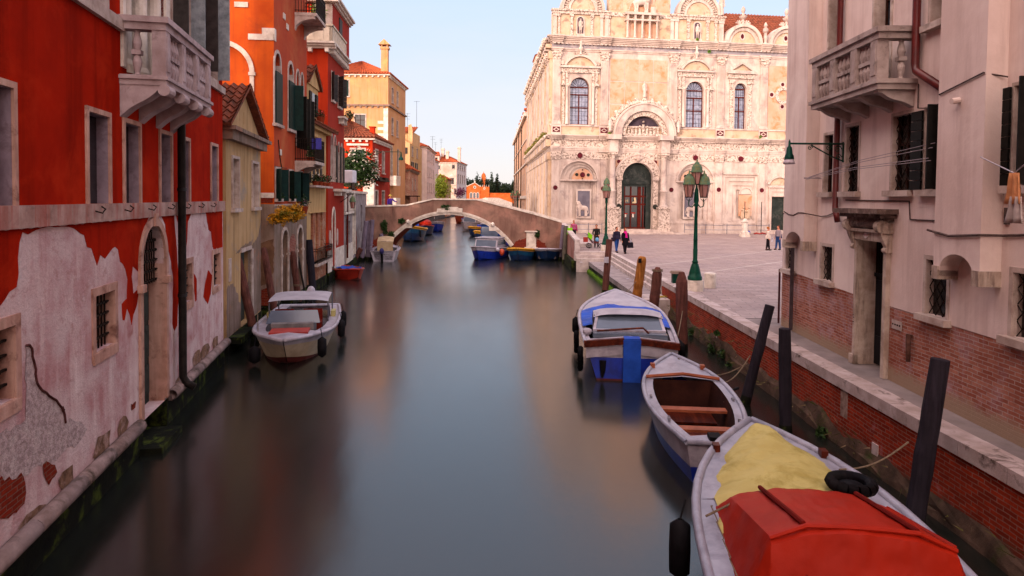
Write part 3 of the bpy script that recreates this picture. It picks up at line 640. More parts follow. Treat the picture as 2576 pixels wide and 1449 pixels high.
# iron balconies
def ironbalc(F, u0, u1, d, zs, h, n, label=None, brk=True, slabm=None, belly=False):
    b = F.mb(); b.box(u0, u1, -d, 0, zs - .14, zs); o = b.build('balcony', slabm or ISTRIA, F.r)
    b = F.mb()
    for z in (zs + .1, zs + h * .82, zs + h):
        b.box(u0, u1, -d, -d + .035, z - .015, z + .015); b.box(u0, u0 + .035, -d, 0, z - .016, z + .014); b.box(u1 - .035, u1, -d, 0, z - .016, z + .014)
    for k in range(n + 1): x = u0 + (u1 - u0 - .025) * k / n; b.box(x, x + .022, -d + .004, -d + .026, zs, zs + h)
    m_ = max(3, int(n * d / (u1 - u0)))
    for k in range(m_):
        y = -d * (k + .5) / m_
        for x in (u0 + .005, u1 - .03): b.box(x, x + .022, y, y + .022, zs, zs + h)
    b.build('railing', IRON, o)
    if brk:
        for x in (u0 + .02, u1 - .27):
            c = F.mb(); P = [(x, 0, zs - .14), (x, -d * .9, zs - .14), (x, -d * .9, zs - .26)] + [(x, -d * .9 + d * .9 * math.sin(math.pi / 2 * t), zs - .26 - .5 * (1 - math.cos(math.pi / 2 * t))) for t in (.25, .5, .75, 1)]
            c.ext(P, (.25, 0, 0)); c.build('corbel', ISTRIA, o)
    return o
ironbalc(F, 3.45, 5.6, .95, 12.98, 1.0, 20); ironbalc(F, 3.45, 5.6, .9, 6.42, 1.0, 22)
F.holes = []
# ---------------------------------------------------------------- cream annex with tiled eave
CRM = mat('cream_plaster', C('#c4a070'), C('#b08e60'), .9, streak=C('#8a6a44'), bump=.15)
rt, F, L = block('cream_annex', 'low cream annex with a tiled eave, dormer and walled-up openings next to the orange palazzo', (-9.95, 33), (-10.3, 37.6), cat='house')
S = Face(rt, SIDE); L += .2
for x in (.9, 2.1, 3.3): F.holes.append(R4(x, x + .55, 1.75, 4.0))
wallsolid(F, L, 8.6, 4, CRM, outline=R4(0, L, 4.05, 8.6), z0=4.05) if False else None
hh = F.holes; F.holes = []
wallsolid(F, L, 8.7, 4, CRM, outline=R4(0, L, 4.02, 8.7), z0=4.02)
F.holes = hh; wallsolid(F, L, 4.02, 4, brick('salmon_narrow_brick', C('#b06a4a'), C('#8a4a34'), C('#b89a84'), patch=C('#b8a088')), outline=R4(0, L, .5, 4.02), z0=.5, depth=.12)
b = F.mb()
for x in (.9, 2.1, 3.3): b.box(x, x + .55, .1, .13, 1.75, 4.0)
b.box(0.0, .85, -.02, .0, 1.8, 4.0); b.build('blocked_opening', CRM, rt)
b = F.mb(); b.box(.4, 4.4, -.1, 0, 4.0, 4.04); b.build('string_course', CRM, rt)
b = F.mb(); b.box(0, L + .3, -.25, .1, 8.2, 8.45); b.box(.6, 3.5, -.12, .1, 7.85, 8.0); b.build('cornice', CRM, rt)
slope(F, (-.1, -.45, 8.45), (L + 1.4, -.45, 8.45), (L + 1.4, 2.2, 9.3), (-.1, 2.2, 9.3), TILE, .28, .5)
b = F.mb(); b.box(.3, 2.95, .05, 3, 8.7, 10.35); b.prism([(0.15, 10.35), (3.1, 10.35), (1.6, 11.3)], -.02, 3); dm = b.build('dormer', CRM, rt)
slope(F, (-.0, -.15, 10.4), (-.0, 3, 10.4), (1.6, 3, 11.45), (1.6, -.15, 11.45), TILE, .28, .4, parent=dm); slope(F, (3.25, 3, 10.4), (3.25, -.15, 10.4), (1.6, -.15, 11.45), (1.6, 3, 11.45), TILE, .28, .4, parent=dm)
b = F.mb(); b.box(1.2, 2.2, .02, .049, 8.9, 10.05); b.build('window', GLASSD, dm)
for s_, e_ in ((-1, 1.2), (1, 2.2)):
    c = F.mb(); c.box(e_, e_ + s_ * .45, -.02, .03, 8.9, 10.05)
    for k in range(6): c.box(e_, e_ + s_ * .45, -.03, -.021, 8.98 + k * .19, 9.06 + k * .19)
    c.build('shutter', BLACKSH, dm)
b = F.mb(); b.box(0, L, -.05, .4, -1, .5); b.box(.3, 4.4, -.3, 0, 1.35, 1.5); b.build('foundation', MOSS, rt)
o = ironbalc(F, .4, 4.4, .45, 1.5, .75, 20, brk=False, slabm=ISTRIA)
for k in range(4):
    u = .75 + k * 1.0
    plant('planted_flower_box', ['pink and white geraniums in a long planter at the near end of the cream ledge', 'green trailing geraniums second along the cream ledge above the wooden bars', 'bushy red geranium third along the cream ledge', 'leafy planter at the far end of the cream ledge beside the red house'][k], 'flower pot', lp(F, u, -.28, 5.75), (.45, .25, .28), 150, .06, GR, (WHF, REDF, REDF, WHF)[k], 40, pot=.24, group='planters along the cream ledge', seed=k)
b = F.mb(); b.box(0.1, 4.5, -.45, 0, 5.28, 5.38); b.build('ledge', ISTRIA, rt)
for x in (.5, 1.4, 2.3, 3.2):
    b = F.mb(); b.box(x, x + .5, -.03, 0, 5.5, 7.2); b.build('shutter', (BLACKSH, GREYSH)[int(x) % 2], rt)
plant('planted_pot', 'green geranium in a red pot on the tiled eave of the cream annex', 'flower pot', lp(F, 1.9, -.3, 9.05), (.45, .35, .3), 160, .06, GR, REDF, 20, pot=.3, seed=9)
# ---------------------------------------------------------------- tall red house
RED2 = mat('red_plaster_lit', (.4, .03, .006, 1), (.33, .022, .005, 1), .5, streak=C('#94200f'), grime=C('#c23a1a'), gs=.5, bump=.12)  # red plaster for viewer-facing walls, their brighter light painted in
RED3 = mat('red_plaster_shaded', (.33, .028, .014, 1), (.27, .02, .01, 1), .5, streak=C('#851d17'), bump=.12)  # same red plaster for canal faces, shade painted in as darker, cooler red
rt, F, L = block('red_house', 'tall red house with stone cornice, roof terrace balustrade and arched gothic windows', (-10.4, 38.5), (-10.75, 43.6), cat='house')
S = Face(rt, SIDE)
for a_, b_, w0, w1 in ((1.0, 1.7, 10.4, 12.0), (3.0, 3.8, 10.3, 12.1)): window(F, a_, b_, w0, w1, 'glass', fr=.08, sh='open', shm=GREYSH, shang=60 if a_ > 2 else 30)
for a_, b_ in ((.85, 1.35), (1.75, 2.3), (3.0, 3.5), (4.0, 4.5)):
    o = window(F, a_, b_, 5.7, 8.4 if a_ < 3 else 8.1, 'none', arch=True, rise=.55, fr=.09, sill=False)
    if a_ > 1.5: c = F.mb(); c.box(b_, b_ + .45, -.08, -.02, 5.7, 7.9); c.build('shutter', GREYSH, o)
F.holes.append(archpts(1.2, 2.0, .75, 4.1, rise=.9))
b = F.mb(); P = archpts(1.08, 2.12, .75, 4.25, rise=1.0); H = archpts(1.2, 2.0, .75, 4.1, rise=.9)
b.prism([P[0], (1.2, .75)] + H[:1:-1] + [(2.0, .75), P[1]] + P[2:], -.06, .02); o = b.build('gothic_doorway', ISTRIA2, rt)
b = F.mb(); b.tess([(u, .3, w) for u, w in H]); b.build('door_leaf', PLANK, o)
for x in (.35, 2.6): b = F.mb(); b.disc(x + .2, 2.4, .2, -.05, 0, 14, 2.6); b.build('oval_plaque', ISTRIA, rt)
wallsolid(F, L, 13.1, 6, RED3, outline=R4(0, L, 1.75, 13.1), z0=1.75, openb=False)
h2 = F.holes; F.holes = []; 
b = F.mb()
for a_, b_ in ((0, 1.08), (2.12, L)): b.box(a_, b_, -.03, 0, .5, 1.75)
b.box(2.0, 2.12, 0, .3, .5, 1.75); b.build('stone_base', ISTRIA2, rt)
b = F.mb(); b.box(0, 1.2, .002, .4, .5, 1.75); b.box(2.0, L, .002, .4, .5, 1.75); b.box(0, L, -.08, .4, -1, .5); b.build('foundation', MOSS, rt)
b = S.mb(); b.tess([(u, 0, w) for u, w in R4(-6, 0, .5, 13.1)]); b.build('wall', RED2, rt)
cornice(F, 0, L, 13.1, ISTRIA2, .35, .45, dent=.42, dh=.22, dw=.16); cornice(S, -6, .45, 13.1, ISTRIA2, .35, .45, dent=.9, dh=.22, dw=.2)
tb = mat('terrace_stone', C('#c9bba8'), C('#b0a290'), 2, bump=.1)
b = F.mb(); b.box(.1, 4.6, -.2, -.05, 13.46, 14.4); b.box(.05, 4.65, -.26, 0, 14.4, 14.5)
for k in range(9): b.box(.25 + k * .5, .6 + k * .5, -.23, -.2, 13.6, 14.3)
o = b.build('terrace_parapet', tb, rt); b = S.mb(); b.box(-5, .2, .1, .25, 13.46, 14.4); b.box(-5, .26, .04, .3, 14.4, 14.5)
for k in range(9): b.box(-4.8 + k * .52, -4.45 + k * .52, .07, .1, 13.6, 14.3)
b.build('terrace_parapet', tb, rt)
b = F.mb(); b.box(1.3, 7, .0, 5, 13.2, 16.0); b.build('upper_storey', RED3, rt)
b = S.mb(); b.box(-.0 - 1.1, -.0, 1.28, 1.3, 13.5, 16.0); b.build('pier', ISTRIA, rt)
b = S.mb(); b.box(-5.2, -1.1, 1.27, 1.3, 13.5, 15.9); b.build('wall', RED2, rt)
cornice(F, 1.3, 7, 16.0, ISTRIA2, .35, .4); cornice(S, -5, .4, 16.0, ISTRIA2, .34, .39) if False else None
b = S.mb(); b.box(-5, .38, .9, 1.35, 16.01, 16.3); b.box(-5, .45, .8, 1.3, 16.31, 16.5); b.build('cornice', ISTRIA2, rt)
b = F.mb(); b.box(3.3, 4.2, -.06, 0, 14.3, 15.7); o = b.build('shutter', GREYSH, rt)
plant('roof_shrub', 'bright green shrub in a pot on the roof terrace of the tall red house', 'shrub', lp(S, -.75, .55, 15.1), (.6, .45, .8), 420, .08, GRB, pot=.35, seed=3)
plant('planted_pot', 'trailing green plant on the far upper window sill of the tall red house', 'flower pot', lp(F, 4.4, -.45, 9.95), (.5, .4, .35), 200, .07, GR, pot=.2, seed=4)
b = F.mb(); b.box(3.0, 4.9, -.4, 0, 9.6, 9.72); b.box(3.3, 3.6, -.3, 0, 9.3, 9.6); b.box(4.2, 4.5, -.3, 0, 9.3, 9.6); b.build('window_balcony', ISTRIA2, rt)
b = F.mb(); b.box(1.6, 4.9, -.55, 0, 5.15, 5.3); b.box(1.9, 2.2, -.4, 0, 4.9, 5.15); b.box(3.4, 3.7, -.4, 0, 4.9, 5.15); o = b.build('balcony', ISTRIA2, rt)
# ---------------------------------------------------------------- marble gothic house at the bridge foot
MARB = mat('grey_veined_marble', C('#9c9494'), C('#75696a'), 1.5, streak=C('#5c5050'), grime=C('#b0a4a0'), gs=1.4, bump=.25)
rt, F, L = block('gothic_house_front', 'grey and white stone waterside house with a gothic doorway beside the bridge', (-10.8, 43.7), (-12.45, 58.3), cat='house')
F.holes += [R4(2.6, 3.5, 1.7, 3.2), R4(.55, 1.2, .6, 3.3), archpts(4.9, 5.9, .7, 5.0, rise=1.1), R4(10.2, 11.3, 2.1, 4.2)]
wallsolid(F, L, 5.1, 5, MARB, outline=R4(0, L, .4, 5.1), z0=.4)
b = F.mb(); b.box(0, L, -.12, .3, 5.1, 5.28)
for k in range(10): b.box(.1 + k * .45, .4 + k * .45, -.08, 0, 3.9, 5.0)
b.build('cornice', ISTRIA2, rt)
b = F.mb(); b.box(0, 4.7, -.15, 0, 3.7, 3.85); b.box(4.75, 4.9, -.1, .1, .7, 4.2); b.box(5.9, 6.1, -.1, .1, .7, 4.2)
P = archpts(4.75, 6.1, 3.5, 5.15, rise=1.3); H = archpts(4.9, 5.9, 3.5, 5.0, rise=1.1); b.prism([P[0], (4.9, 3.5)] + H[:1:-1] + [(5.9, 3.5), P[1]] + P[2:], -.1, .05); b.build('gothic_doorway', ISTRIA2, rt)
b = F.mb(); b.box(.55, 1.2, .3, .33, .6, 3.3); b.box(4.9, 5.9, .3, .33, .6, 5.0); b.build('door_leaf', PLANK, rt); b = F.mb(); b.box(2.6, 3.5, .3, .33, 1.7, 3.2); b.box(10.2, 11.3, .3, .33, 2.1, 4.2); b.build('pane', GLASSD, rt)
b = F.mb(); b.box(1.3, 4.7, -.06, 0, .4, 1.65); b.build('stone_base', ISTRIA2, rt); b = F.mb(); b.box(0, L, -.1, .4, -1, .42); b.build('foundation', MOSS, rt)
b = F.mb(); b.tess([(u, -.01, w) for u, w in jag([(1.3, 1.7), (2.3, 1.7), (2.3, 3.4), (1.3, 3.4)], .1)]); b.build('bare_brick', BRK, rt); b = F.mb(); b.tess([(u, -.01, w) for u, w in jag([(6.3, .8), (7.6, .9), (7.3, 2.2), (6.4, 2.4)], .15)]); b.build('bare_brick', BRK, rt)
b = F.mb(); b.box(6.2, L, -.02, .3, 5.28, 5.3); b.tube([(1.25, -.1, .8), (1.25, -.1, 5.0)], .06, 8); b.build('drainpipe', mat('brown_pipe', C('#5c1c14'), C('#3c120e'), 4), rt)
b = MB(); b.box(-12.6, -10.9, 52.5, 58.2, .25, .5); tag(b.build('landing_stage', ISTRIA2), 'pale stone landing stage at the foot of the bridge on the left bank', 'landing')
# ---------------------------------------------------------------- quay, square, walkway
def pave_mat():
    m, t, b = _new('square_paving_slabs'); v = _map(t, (1, 1, 1))
    br = _n(t, 'ShaderNodeTexBrick'); br.inputs['Scale'].default_value = 1; br.inputs['Brick Width'].default_value = .75; br.inputs['Row Height'].default_value = .34; br.inputs['Mortar Size'].default_value = .012; br.inputs['Mortar Smooth'].default_value = .4
    br.inputs['Color1'].default_value = C('#9c8a86'); br.inputs['Color2'].default_value = C('#85736f'); br.inputs['Mortar'].default_value = C('#4a3f3e')
    mp = _n(t, 'ShaderNodeMapping'); mp.inputs['Rotation'].default_value = (0, 0, .12); t.links.new(v, mp.inputs[0]); t.links.new(mp.outputs[0], br.inputs['Vector'])
    c = _mix(t, _ramp(t, _noise(t, v, .35, 6, .65), .4, .65, 0, .6), br.outputs[0], C('#77686a')); c = _mix(t, _ramp(t, _noise(t, v, 4, 6, .7), .5, .75, 0, .5), c, C('#b0a09a'))
    t.links.new(c, b.inputs['Base Color']); t.links.new(_ramp(t, _noise(t, v, .6, 4), .3, .7, .45, .8), b.inputs['Roughness']); b.inputs['Specular IOR Level'].default_value = .3
    _bump(t, b, br.outputs['Fac'], -.3, .01); return m
PAVE = pave_mat()
b = MB(); P = [(6.95, 20.4), (6.95, 46.0), (4.5, 46.2), (4.35, 56), (4.1, 71), (2.5, 140), (60, 140), (60, 20.4)]; b.tess([(x, y, 1.3) for x, y in P]); b.loopwall([(0, 0)] * 0 or [], 0, 0) if False else None
tag(b.build('square_paving', PAVE), 'wide stone paved square in front of the marble facade', kind='structure')
b = MB(); b.poly([(6.9, -12, 1.28), (7.8, -12, 1.28), (8.2, 20.4, 1.29), (6.9, 20.4, 1.29)]); tag(b.build('walkway', mat('walkway_slabs', C('#8a7e7c'), C('#6f6563'), 1.2, grime=C('#80746f'), gs=2, bump=.4, bs=9)), 'narrow grey stone walkway between the canal wall and the white building', kind='structure')
b = MB(); b.poly([(7.1, -12, -1), (60, -12, -1), (60, 140, -1), (7.1, 140, -1)]); b.poly([(6.6, 46, -1), (6.6, 46, 1.29), (6.95, 46, 1.29), (6.95, 46, -1)]); tag(b.build('right_bank_ground', MUD), 'ground under the square', kind='structure')
LINE = mat('white_paving_strip', C('#b8aca6'), C('#a09490'), 2, bump=.1)
for i, (A, B_) in enumerate((((52, 1290), (1350, 1130)), ((575, 1357), (1350, 1248)), ((320, 1045), (1365, 1062)), ((20, 1030), (360, 1052)))):
    p, q = gz(*Z('E', *A), 1.304), gz(*Z('E', *B_), 1.304); d = (q - p).normalized() * 6; q2 = q + d; n = Vector((-d.y, d.x, 0)).normalized() * .07
    b = MB(); b.poly([p - n, q2 - n, q2 + n, p + n]); tag(b.build('paving_strip', LINE), 'thin pale stone strip crossing the square', kind='structure')
# stepped landing
STEP = mat('white_step_stone', C('#c0b2ac'), C('#a39490'), 2, grime=C('#7c6e6a'), gs=2.5, gl=(.5, .75), bump=.25)
rs = root('landing_steps', 'pale stone steps descending from the square to a low landing edged with green algae', 'steps', (6, 30, 0))
def W_(P): return [(x - 6, y - 30, z) for x, y, z in P]
for i, (xo, xi, zt) in enumerate(((6.66, 6.96, 1.305), (6.5, 6.7, 1.1), (6.34, 6.54, .9))):
    b = MB(); y1 = 46.0 + i * .35
    b.box(xo - 6, xi - 6, 29.72 - 30, y1 - 30, -.5, zt)
    for k in range(7): y = 31.5 + k * 2.1 + i * .4; b.box(xo - 6.001, xi - 6, y - 30, y - 29.99, zt - .1, zt + .001)
    b.build('step', STEP, rs)
for i, (y0, zt) in enumerate(((46.0, 1.306), (46.35, 1.1), (46.7, .9))):
    b = MB(); b.box(4.25 - 6 + .03 * i, 6.66 - 6 - .16 * i, y0 - 30, y0 - 30 + .5, -.5, zt - .002); b.build('step', STEP, rs) if i == 0 else None
b = MB(); b.box(4.3 - 6, 6.5 - 6, 45.66 - 30, 46.0 - 30, -.5, 1.098); b.box(4.33 - 6, 6.34 - 6, 45.32 - 30, 45.66 - 30, -.5, .898); b.build('step', STEP, rs)
b = MB(); b.ext(W_([(5.42, 29.72, .7), (6.34, 29.72, .7), (6.34, 45.3, .7), (5.12, 45.3, .7)]), (0, 0, -.25)); b.build('landing', mat('landing_slabs', C('#8d8282'), C('#776c6c'), 1.5, grime=C('#a09692'), gs=2, bump=.3), rs)
ALG = mat('bright_green_algae', C('#466a0a'), C('#2a4a08'), 4, grime=C('#6a8a14'), gs=4, bump=.7, bs=20)
b = MB(); b.ext(W_([(5.22, 29.9, .14), (5.6, 29.9, .3), (5.32, 48.5, .3), (4.98, 48.5, .1)]), (0, 0, -1)); b.build('algae_ledge', ALG, rs)
b = MB(); b.ext(W_([(5.43, 29.73, .44), (6.3, 29.73, .44), (6.3, 45.2, .44), (5.14, 45.2, .44)]), (0, 0, -1)); b.build('landing_foot', MOSS, rs)
b = MB(); b.box(5.5 - 6, 6.55 - 6, 28.0 - 30, 29.71 - 30, -.5, .72); b.build('landing', STEP, rs)
# bank edge beyond the steps, up to and past the bridge
def wallrun(name, label, P, z0, z1, m, th=.4, cat='wall', cop=None, ch=.14, zz=None):
    r_ = root(name, label, cat, (P[0][0], P[0][1], 0)); o = Vector((P[0][0], P[0][1], 0)); b = MB(); c = MB(); zz = zz or [z1] * len(P)
    for k in range(len(P) - 1):
        a, d = Vector((*P[k], 0)) - o, Vector((*P[k + 1], 0)) - o; n = Vector((-(d - a).y, (d - a).x, 0)).normalized(); h0, h1 = zz[k], zz[k + 1]
        A = [a + Vector((0, 0, z0)), d + Vector((0, 0, z0)), d + Vector((0, 0, h1)), a + Vector((0, 0, h0))]; b.ext(A, -n * th)
        if cop: e = n * .05; c.ext([a + e + Vector((0, 0, h0 + .002)), d + e + Vector((0, 0, h1 + .002)), d + e + Vector((0, 0, h1 + ch)), a + e + Vector((0, 0, h0 + ch))], -n * (th + .1))
    b.build('wall', m, r_)
    if cop: c.build('coping', cop, r_)
    return r_
REND = mat('pink_brown_render', C('#9a7068'), C('#86584e'), .7, streak=C('#75504a'), grime=C('#a88478'), gs=.6, bump=.35, bs=16)
wallrun('stair_parapet', 'pink rendered parapet with pale coping running down from the bridge to the steps', [(4.3, 46.3), (4.15, 57)], -.5, 2.1, REND, .28, cop=STEP, zz=[1.98, 2.72])
b = MB(); b.box(4.27, 4.62, 46.12, 46.4, 1.3, 2.1); tag(b.build('parapet_end_pier', STEP), 'pale stone pier closing the rendered parapet by the steps', 'pier')
b = MB(); b.box(4.0, 4.35, 45.6, 57, -1, .7); tag(b.build('quay_foot', MOSS), 'dark mossy foot of the quay below the bridge parapet', kind='structure')
# brick canal wall
CB = brick('canal_wall_brick', C('#a23418'), C('#661a0a'), C('#8a6e5e'), patch=C('#a0787a'), patch_lo=.6, patch_hi=.75, low=C('#4a4034'), lowz=(-.1, .75))
rt = root('canal_wall', 'long dark red brick canal wall with white stone coping along the walkway', 'wall', (6.58, 29.7, 0))
b = MB(); X0 = 0
b.ext([(0, 0, -1), (0, -42, -1), (0, -42, 1.12), (0, 0, 1.12)], (.34, 0, 0)); b.build('wall', CB, rt)
b = MB(); COPI = mat('coping_limestone', C('#b5a5a2'), C('#96857f'), 2.2, grime=C('#54463f'), gs=2.6, gl=(.55, .68), bump=.4)
y = 0; k = 0
while y > -41:
    l_ = 1.5 + .5 * math.sin(k * 2.3); b.box(-.04, .37, y - l_ + .012, y, 1.122, 1.34 + .004 * (k % 2)); y -= l_; k += 1
b.build('coping', COPI, rt)
FOOT = mat('crumbling_wall_foot', C('#5c483c'), C('#362a22'), 2.2, grime=C('#343a1a'), gs=1.3, gl=(.54, .66), bump=1.0, bs=8)
b = MB(); rn = random.Random(5); N = 84; rows = []
for j, (dx, z) in enumerate(((-.0, .42), (-.04, .3), (-.08, .15), (-.11, -.5))):
    rows.append(b.pts([(dx + rn.uniform(-.04, .02) * (1 if j else 0) - .003, -i * .5, z * (1 if i < 32 else .62) + rn.uniform(-.1, .1) * (1 if j < 3 else 0)) for i in range(N)]))
for a, c in zip(rows, rows[1:]):
    for i in range(N - 1): b.face((a + i, a + i + 1, c + i + 1, c + i))
b.build('wall_foot', FOOT, rt)
WST = mat('white_drain_stone', C('#b8a8a4'), C('#8c7c76'), 4, bump=.3)
for (fr, x, y, w, h) in (('Q6', 1328, 600, .1, .55), ('Q6', 1703, 830, .1, .45), ('Q7', 925, 330, .1, .55), ('Q7', 1487, 700, .2, .5)):
    d = ray(*Z(fr, x, y)); k = 6.58 / d.x; p = Vector((0, 0, CZ)) + d * k; b = MB(); q = p - rt.location
    b.box(-.02, .02, q.y - w / 2, q.y + w / 2, q.z - h / 2, q.z + h / 2); b.box(-.03, -.018, q.y - w * .25, q.y + w * .25, q.z - h * .25, q.z); b.build('drain_stone', WST, rt)
MUR = mat('mural_patch_brick', C('#9c8478'), C('#6c5448'), 9, bump=.5)
d = ray(*Z('Q7', 1290, 350)); p = Vector((0, 0, CZ)) + d * (6.58 / d.x) - rt.location; b = MB(); b.box(-.006, .01, p.y - .14, p.y + .14, p.z - .3, p.z + .3); b.build('repair_patch', MUR, rt)
# ---------------------------------------------------------------- white building on the right
PIP = mat('pinkish_white_plaster', C('#dac6be'), C('#c9b2a9'), .7, streak=C('#b79f97'), grime=C('#e0cfc6'), gs=.5, gl=(.5, .75), bump=.22, bs=18, st=(2.5, 2.5, .2))
RB = brick('pink_worn_wall_brick', C('#b27460'), C('#84402e'), C('#a89a92'), patch=C('#ab9298'), patch_lo=.5, patch_hi=.7, low=C('#97806c'), lowz=(1.3, 1.9), bw=.24, bh=.066)
STD = mat('weathered_door_stone', C('#b8a698'), C('#948072'), 3, streak=C('#5c4a42'), grime=C('#c0b0a4'), gs=2.5, bump=.4, st=(8, 8, 1))
rt, F, L = block('white_palazzo', 'pinkish white palazzo with brick base, corner balcony and dark grilled windows on the right', (7.675, 19.3), (7.385, 9.2), cat='palazzo')
def sh(v): return v + .55    # wall coordinates were read from an origin 0.55 m nearer
LW = 30; F.holes = []
lat = (3, 4, 'x')
for (a_, b_, w0, w1, pn) in ((-.25, .25, 2.95, 3.68, 0), (2.05, 2.66, 2.92, 3.74, 0), (6.5, 7.12, 2.82, 3.8, 0), (8.72, 9.4, 2.85, 3.8, 0)):
    window(F, sh(a_), sh(b_), w0, w1, 'none', fr=.08, depth=.13, proud=.015, sill=True, grille=lat, name='grilled_window')
for (a_, b_, w0, w1, k) in ((2.08, 2.55, 5.05, 6.42, 0), (3.22, 3.82, 5.05, 6.5, 1), (5.22, 5.88, 5.05, 6.5, 1)):
    window(F, sh(a_), sh(b_), w0, w1, 'glass', fr=.07, depth=.13, proud=.015, sill=True, grille=(3, 6, 'x') if k else None)
for (a_, b_, w0, w1) in ((6.33, 7.0, 5.05, 6.5), (8.6, 9.4, 5.08, 6.55)):
    o = window(F, sh(a_), sh(b_), w0, w1, 'none', fr=.05, depth=.15, proud=.012)
    c = F.mb()
    for k in range(8): c.box(sh(a_) - .36, sh(a_) - .01, -.07, -.035, w0 + (w1 - w0) * k / 8, w0 + (w1 - w0) * (k + 1) / 8 - .012)
    c.build('shutter', BLACKSH, o); c = F.mb(); c.ext([(sh(b_), 0, w0), (sh(b_), -.36 if a_ < 7 else -.5, w0), (sh(b_), -.36 if a_ < 7 else -.5, w1), (sh(b_), 0, w1)], (.03, 0, 0)); c.build('shutter', BLACKSH, o)
F.holes.append(R4(sh(4.03), sh(5.15), 1.3, 4.0))
F2 = [h for h in F.holes]
F.holes = [h for h in F2]
b = F.mb(); O = R4(0, LW, 2.78, 16); H = []
up = [h for h in F2 if h[0][1] >= 2.8]; dh = R4(sh(4.03), sh(5.15), 2.78, 4.0)
O = [(0, 2.92), (sh(4.03), 2.78), (sh(4.03), 4.0), (sh(5.15), 4.0), (sh(5.15), 2.76), (LW, 2.6), (LW, 16), (0, 16)]
# windows upper floor behind the balcony
for (a_, b_) in ((2.15, 2.75), (4.35, 5.0), (6.4, 7.2)):
    F.holes = []; window(F, sh(a_), sh(b_), 8.0 if a_ > 6 else 7.1, 10.2, 'glass', fr=.08, depth=.25, proud=.02, sill=a_ > 6, pm=GLASSG); up += F.holes
b.tess([(u, 0, w) for u, w in O], [[(u, 0, w) for u, w in h] for h in up])
for h in up: b.loopwall(h, 0, .3)
b.poly([(0, 0, 1.3), (0, 9, 1.3), (0, 9, 16), (0, 0, 16)]); b.poly([(0, 0, 16), (LW, 0, 16), (LW, 9, 16), (0, 9, 16)]); b.poly([(0, 9, 1), (LW, 9, 1), (LW, 9, 16), (0, 9, 16)]); b.build('wall', PIP, rt)
b = F.mb(); b.tess([(u, .012, w) for u, w in [(0.0, 1.25), (sh(4.03), 1.25), (sh(4.03), 2.779), (0, 2.919)]]); b.tess([(u, .012, w) for u, w in [(sh(5.15), 1.25), (LW, 1.25), (LW, 2.6), (sh(5.15), 2.759)]]); b.build('brick_base', RB, rt)
# door with stone surround
a_, b_ = sh(4.03), sh(5.15)
b = F.mb(); b.box(a_ - .16, a_, -.05, .4, 1.3, 4.05); b.box(a_ - .1, a_, -.09, .0, 1.3, 4.0); b.box(b_, b_ + .12, -.09, .3, 1.3, 4.05); b.box(a_ - .2, a_ - .0, -.11, .0, 1.3, 1.5)
b.box(a_ - .18, b_ + .14, -.12, .3, 4.02, 4.2); b.box(a_ - .22, b_ + .2, -.2, .1, 4.201, 4.26); o = b.build('doorway', STD, rt)
b = F.mb(); b.tube([(a_ - .1, -.14, 4.36), (b_ + .15, -.14, 4.36)], .1, 10); b.box(a_ - .35, b_ + .3, -.32, .05, 4.5, 4.58); b.box(a_ - .46, b_ + .36, -.42, .05, 4.581, 4.68); b.box(a_ - .25, b_ + .2, -.2, .05, 4.44, 4.5); b.build('door_hood', mat('sooty_hood_stone', C('#6e5a52'), C('#3a2c28'), 3, grime=C('#a08c80'), gs=3, bump=.5), o)
for x in (a_ - .14, b_ + .1):
    b = F.mb(); b.tube([(x - .07, -.2, 4.33), (x + .07, -.2, 4.33)], .13, 12); b.ext([(x - .06, 0, 4.4), (x - .06, -.3, 4.4), (x - .06, -.2, 4.1), (x - .06, -.08, 3.85), (x - .06, 0, 3.8)], (.12, 0, 0)); b.tube([(x - .07, -.09, 3.86), (x + .07, -.09, 3.86)], .06, 10); b.build('scroll_bracket', STD, o)
b = F.mb(); b.box(a_, b_, .34, .4, 1.33, 4.0)
for (x0, x1) in ((a_ + .04, (a_ + b_) / 2 - .02), ((a_ + b_) / 2 + .02, b_ - .04)):
    for (z0, z1) in ((1.45, 1.95), (2.05, 3.15)): b.box(x0 + .03, x1 - .03, .32, .345, z0, z1)
b.box(a_, b_, .3, .35, 3.22, 3.3); b.build('door_leaf', mat('black_painted_door', C('#14161c'), C('#0d0e12'), 5, rough=.45, bump=.05), o)
b = F.mb()
for k in range(12): x = a_ + .06 + k * .09; b.box(x, x + .015, .3, .33, 3.3, 4.0)
b.build('grille', IRON, o)
b = F.mb(); b.box(a_ + .62, a_ + .635, .29, .31, 2.3, 2.75); b.build('door_pull', mat('brass', C('#8a5a20'), C('#6a4418'), 5, rough=.35, metal=.8), o)
b = F.mb(); b.disc((a_ + b_) / 2 - .08, 4.12, .085, -.14, -.121, 14, .7); b.build('house_number_plate', mat('enamel_white', C('#c9bdb8'), C('#b8aaa6'), 4), o)
def text(s, F, u, v, w, size, m, name, parent, ex=.003):
    cu = bpy.data.curves.new(name, 'FONT'); cu.body = s; cu.size = size; cu.align_x = 'CENTER'; cu.align_y = 'CENTER'; cu.extrude = ex
    o = bpy.data.objects.new(name, cu); COL.objects.link(o); dg = bpy.context.evaluated_depsgraph_get(); me = bpy.data.meshes.new_from_object(o.evaluated_get(dg)); bpy.data.objects.remove(o)
    T = F.T or Matrix.Identity(4); me.transform(T @ Matrix.Translation((u, v, w)) @ Matrix.Rotation(math.pi / 2, 4, 'X')); me.materials.clear(); me.materials.append(m)
    o = bpy.data.objects.new(name, me); COL.objects.link(o); o.parent = parent; return o
b = F.mb()
for k in range(4): x = (a_ + b_) / 2 - .13 + k * .03; b.box(x, x + .012, -.144, -.1405, 4.095 + .01 * (k % 2), 4.14)
b.build('worn_house_number', mat('red_numerals', C('#8a1a14'), None, 3), o)
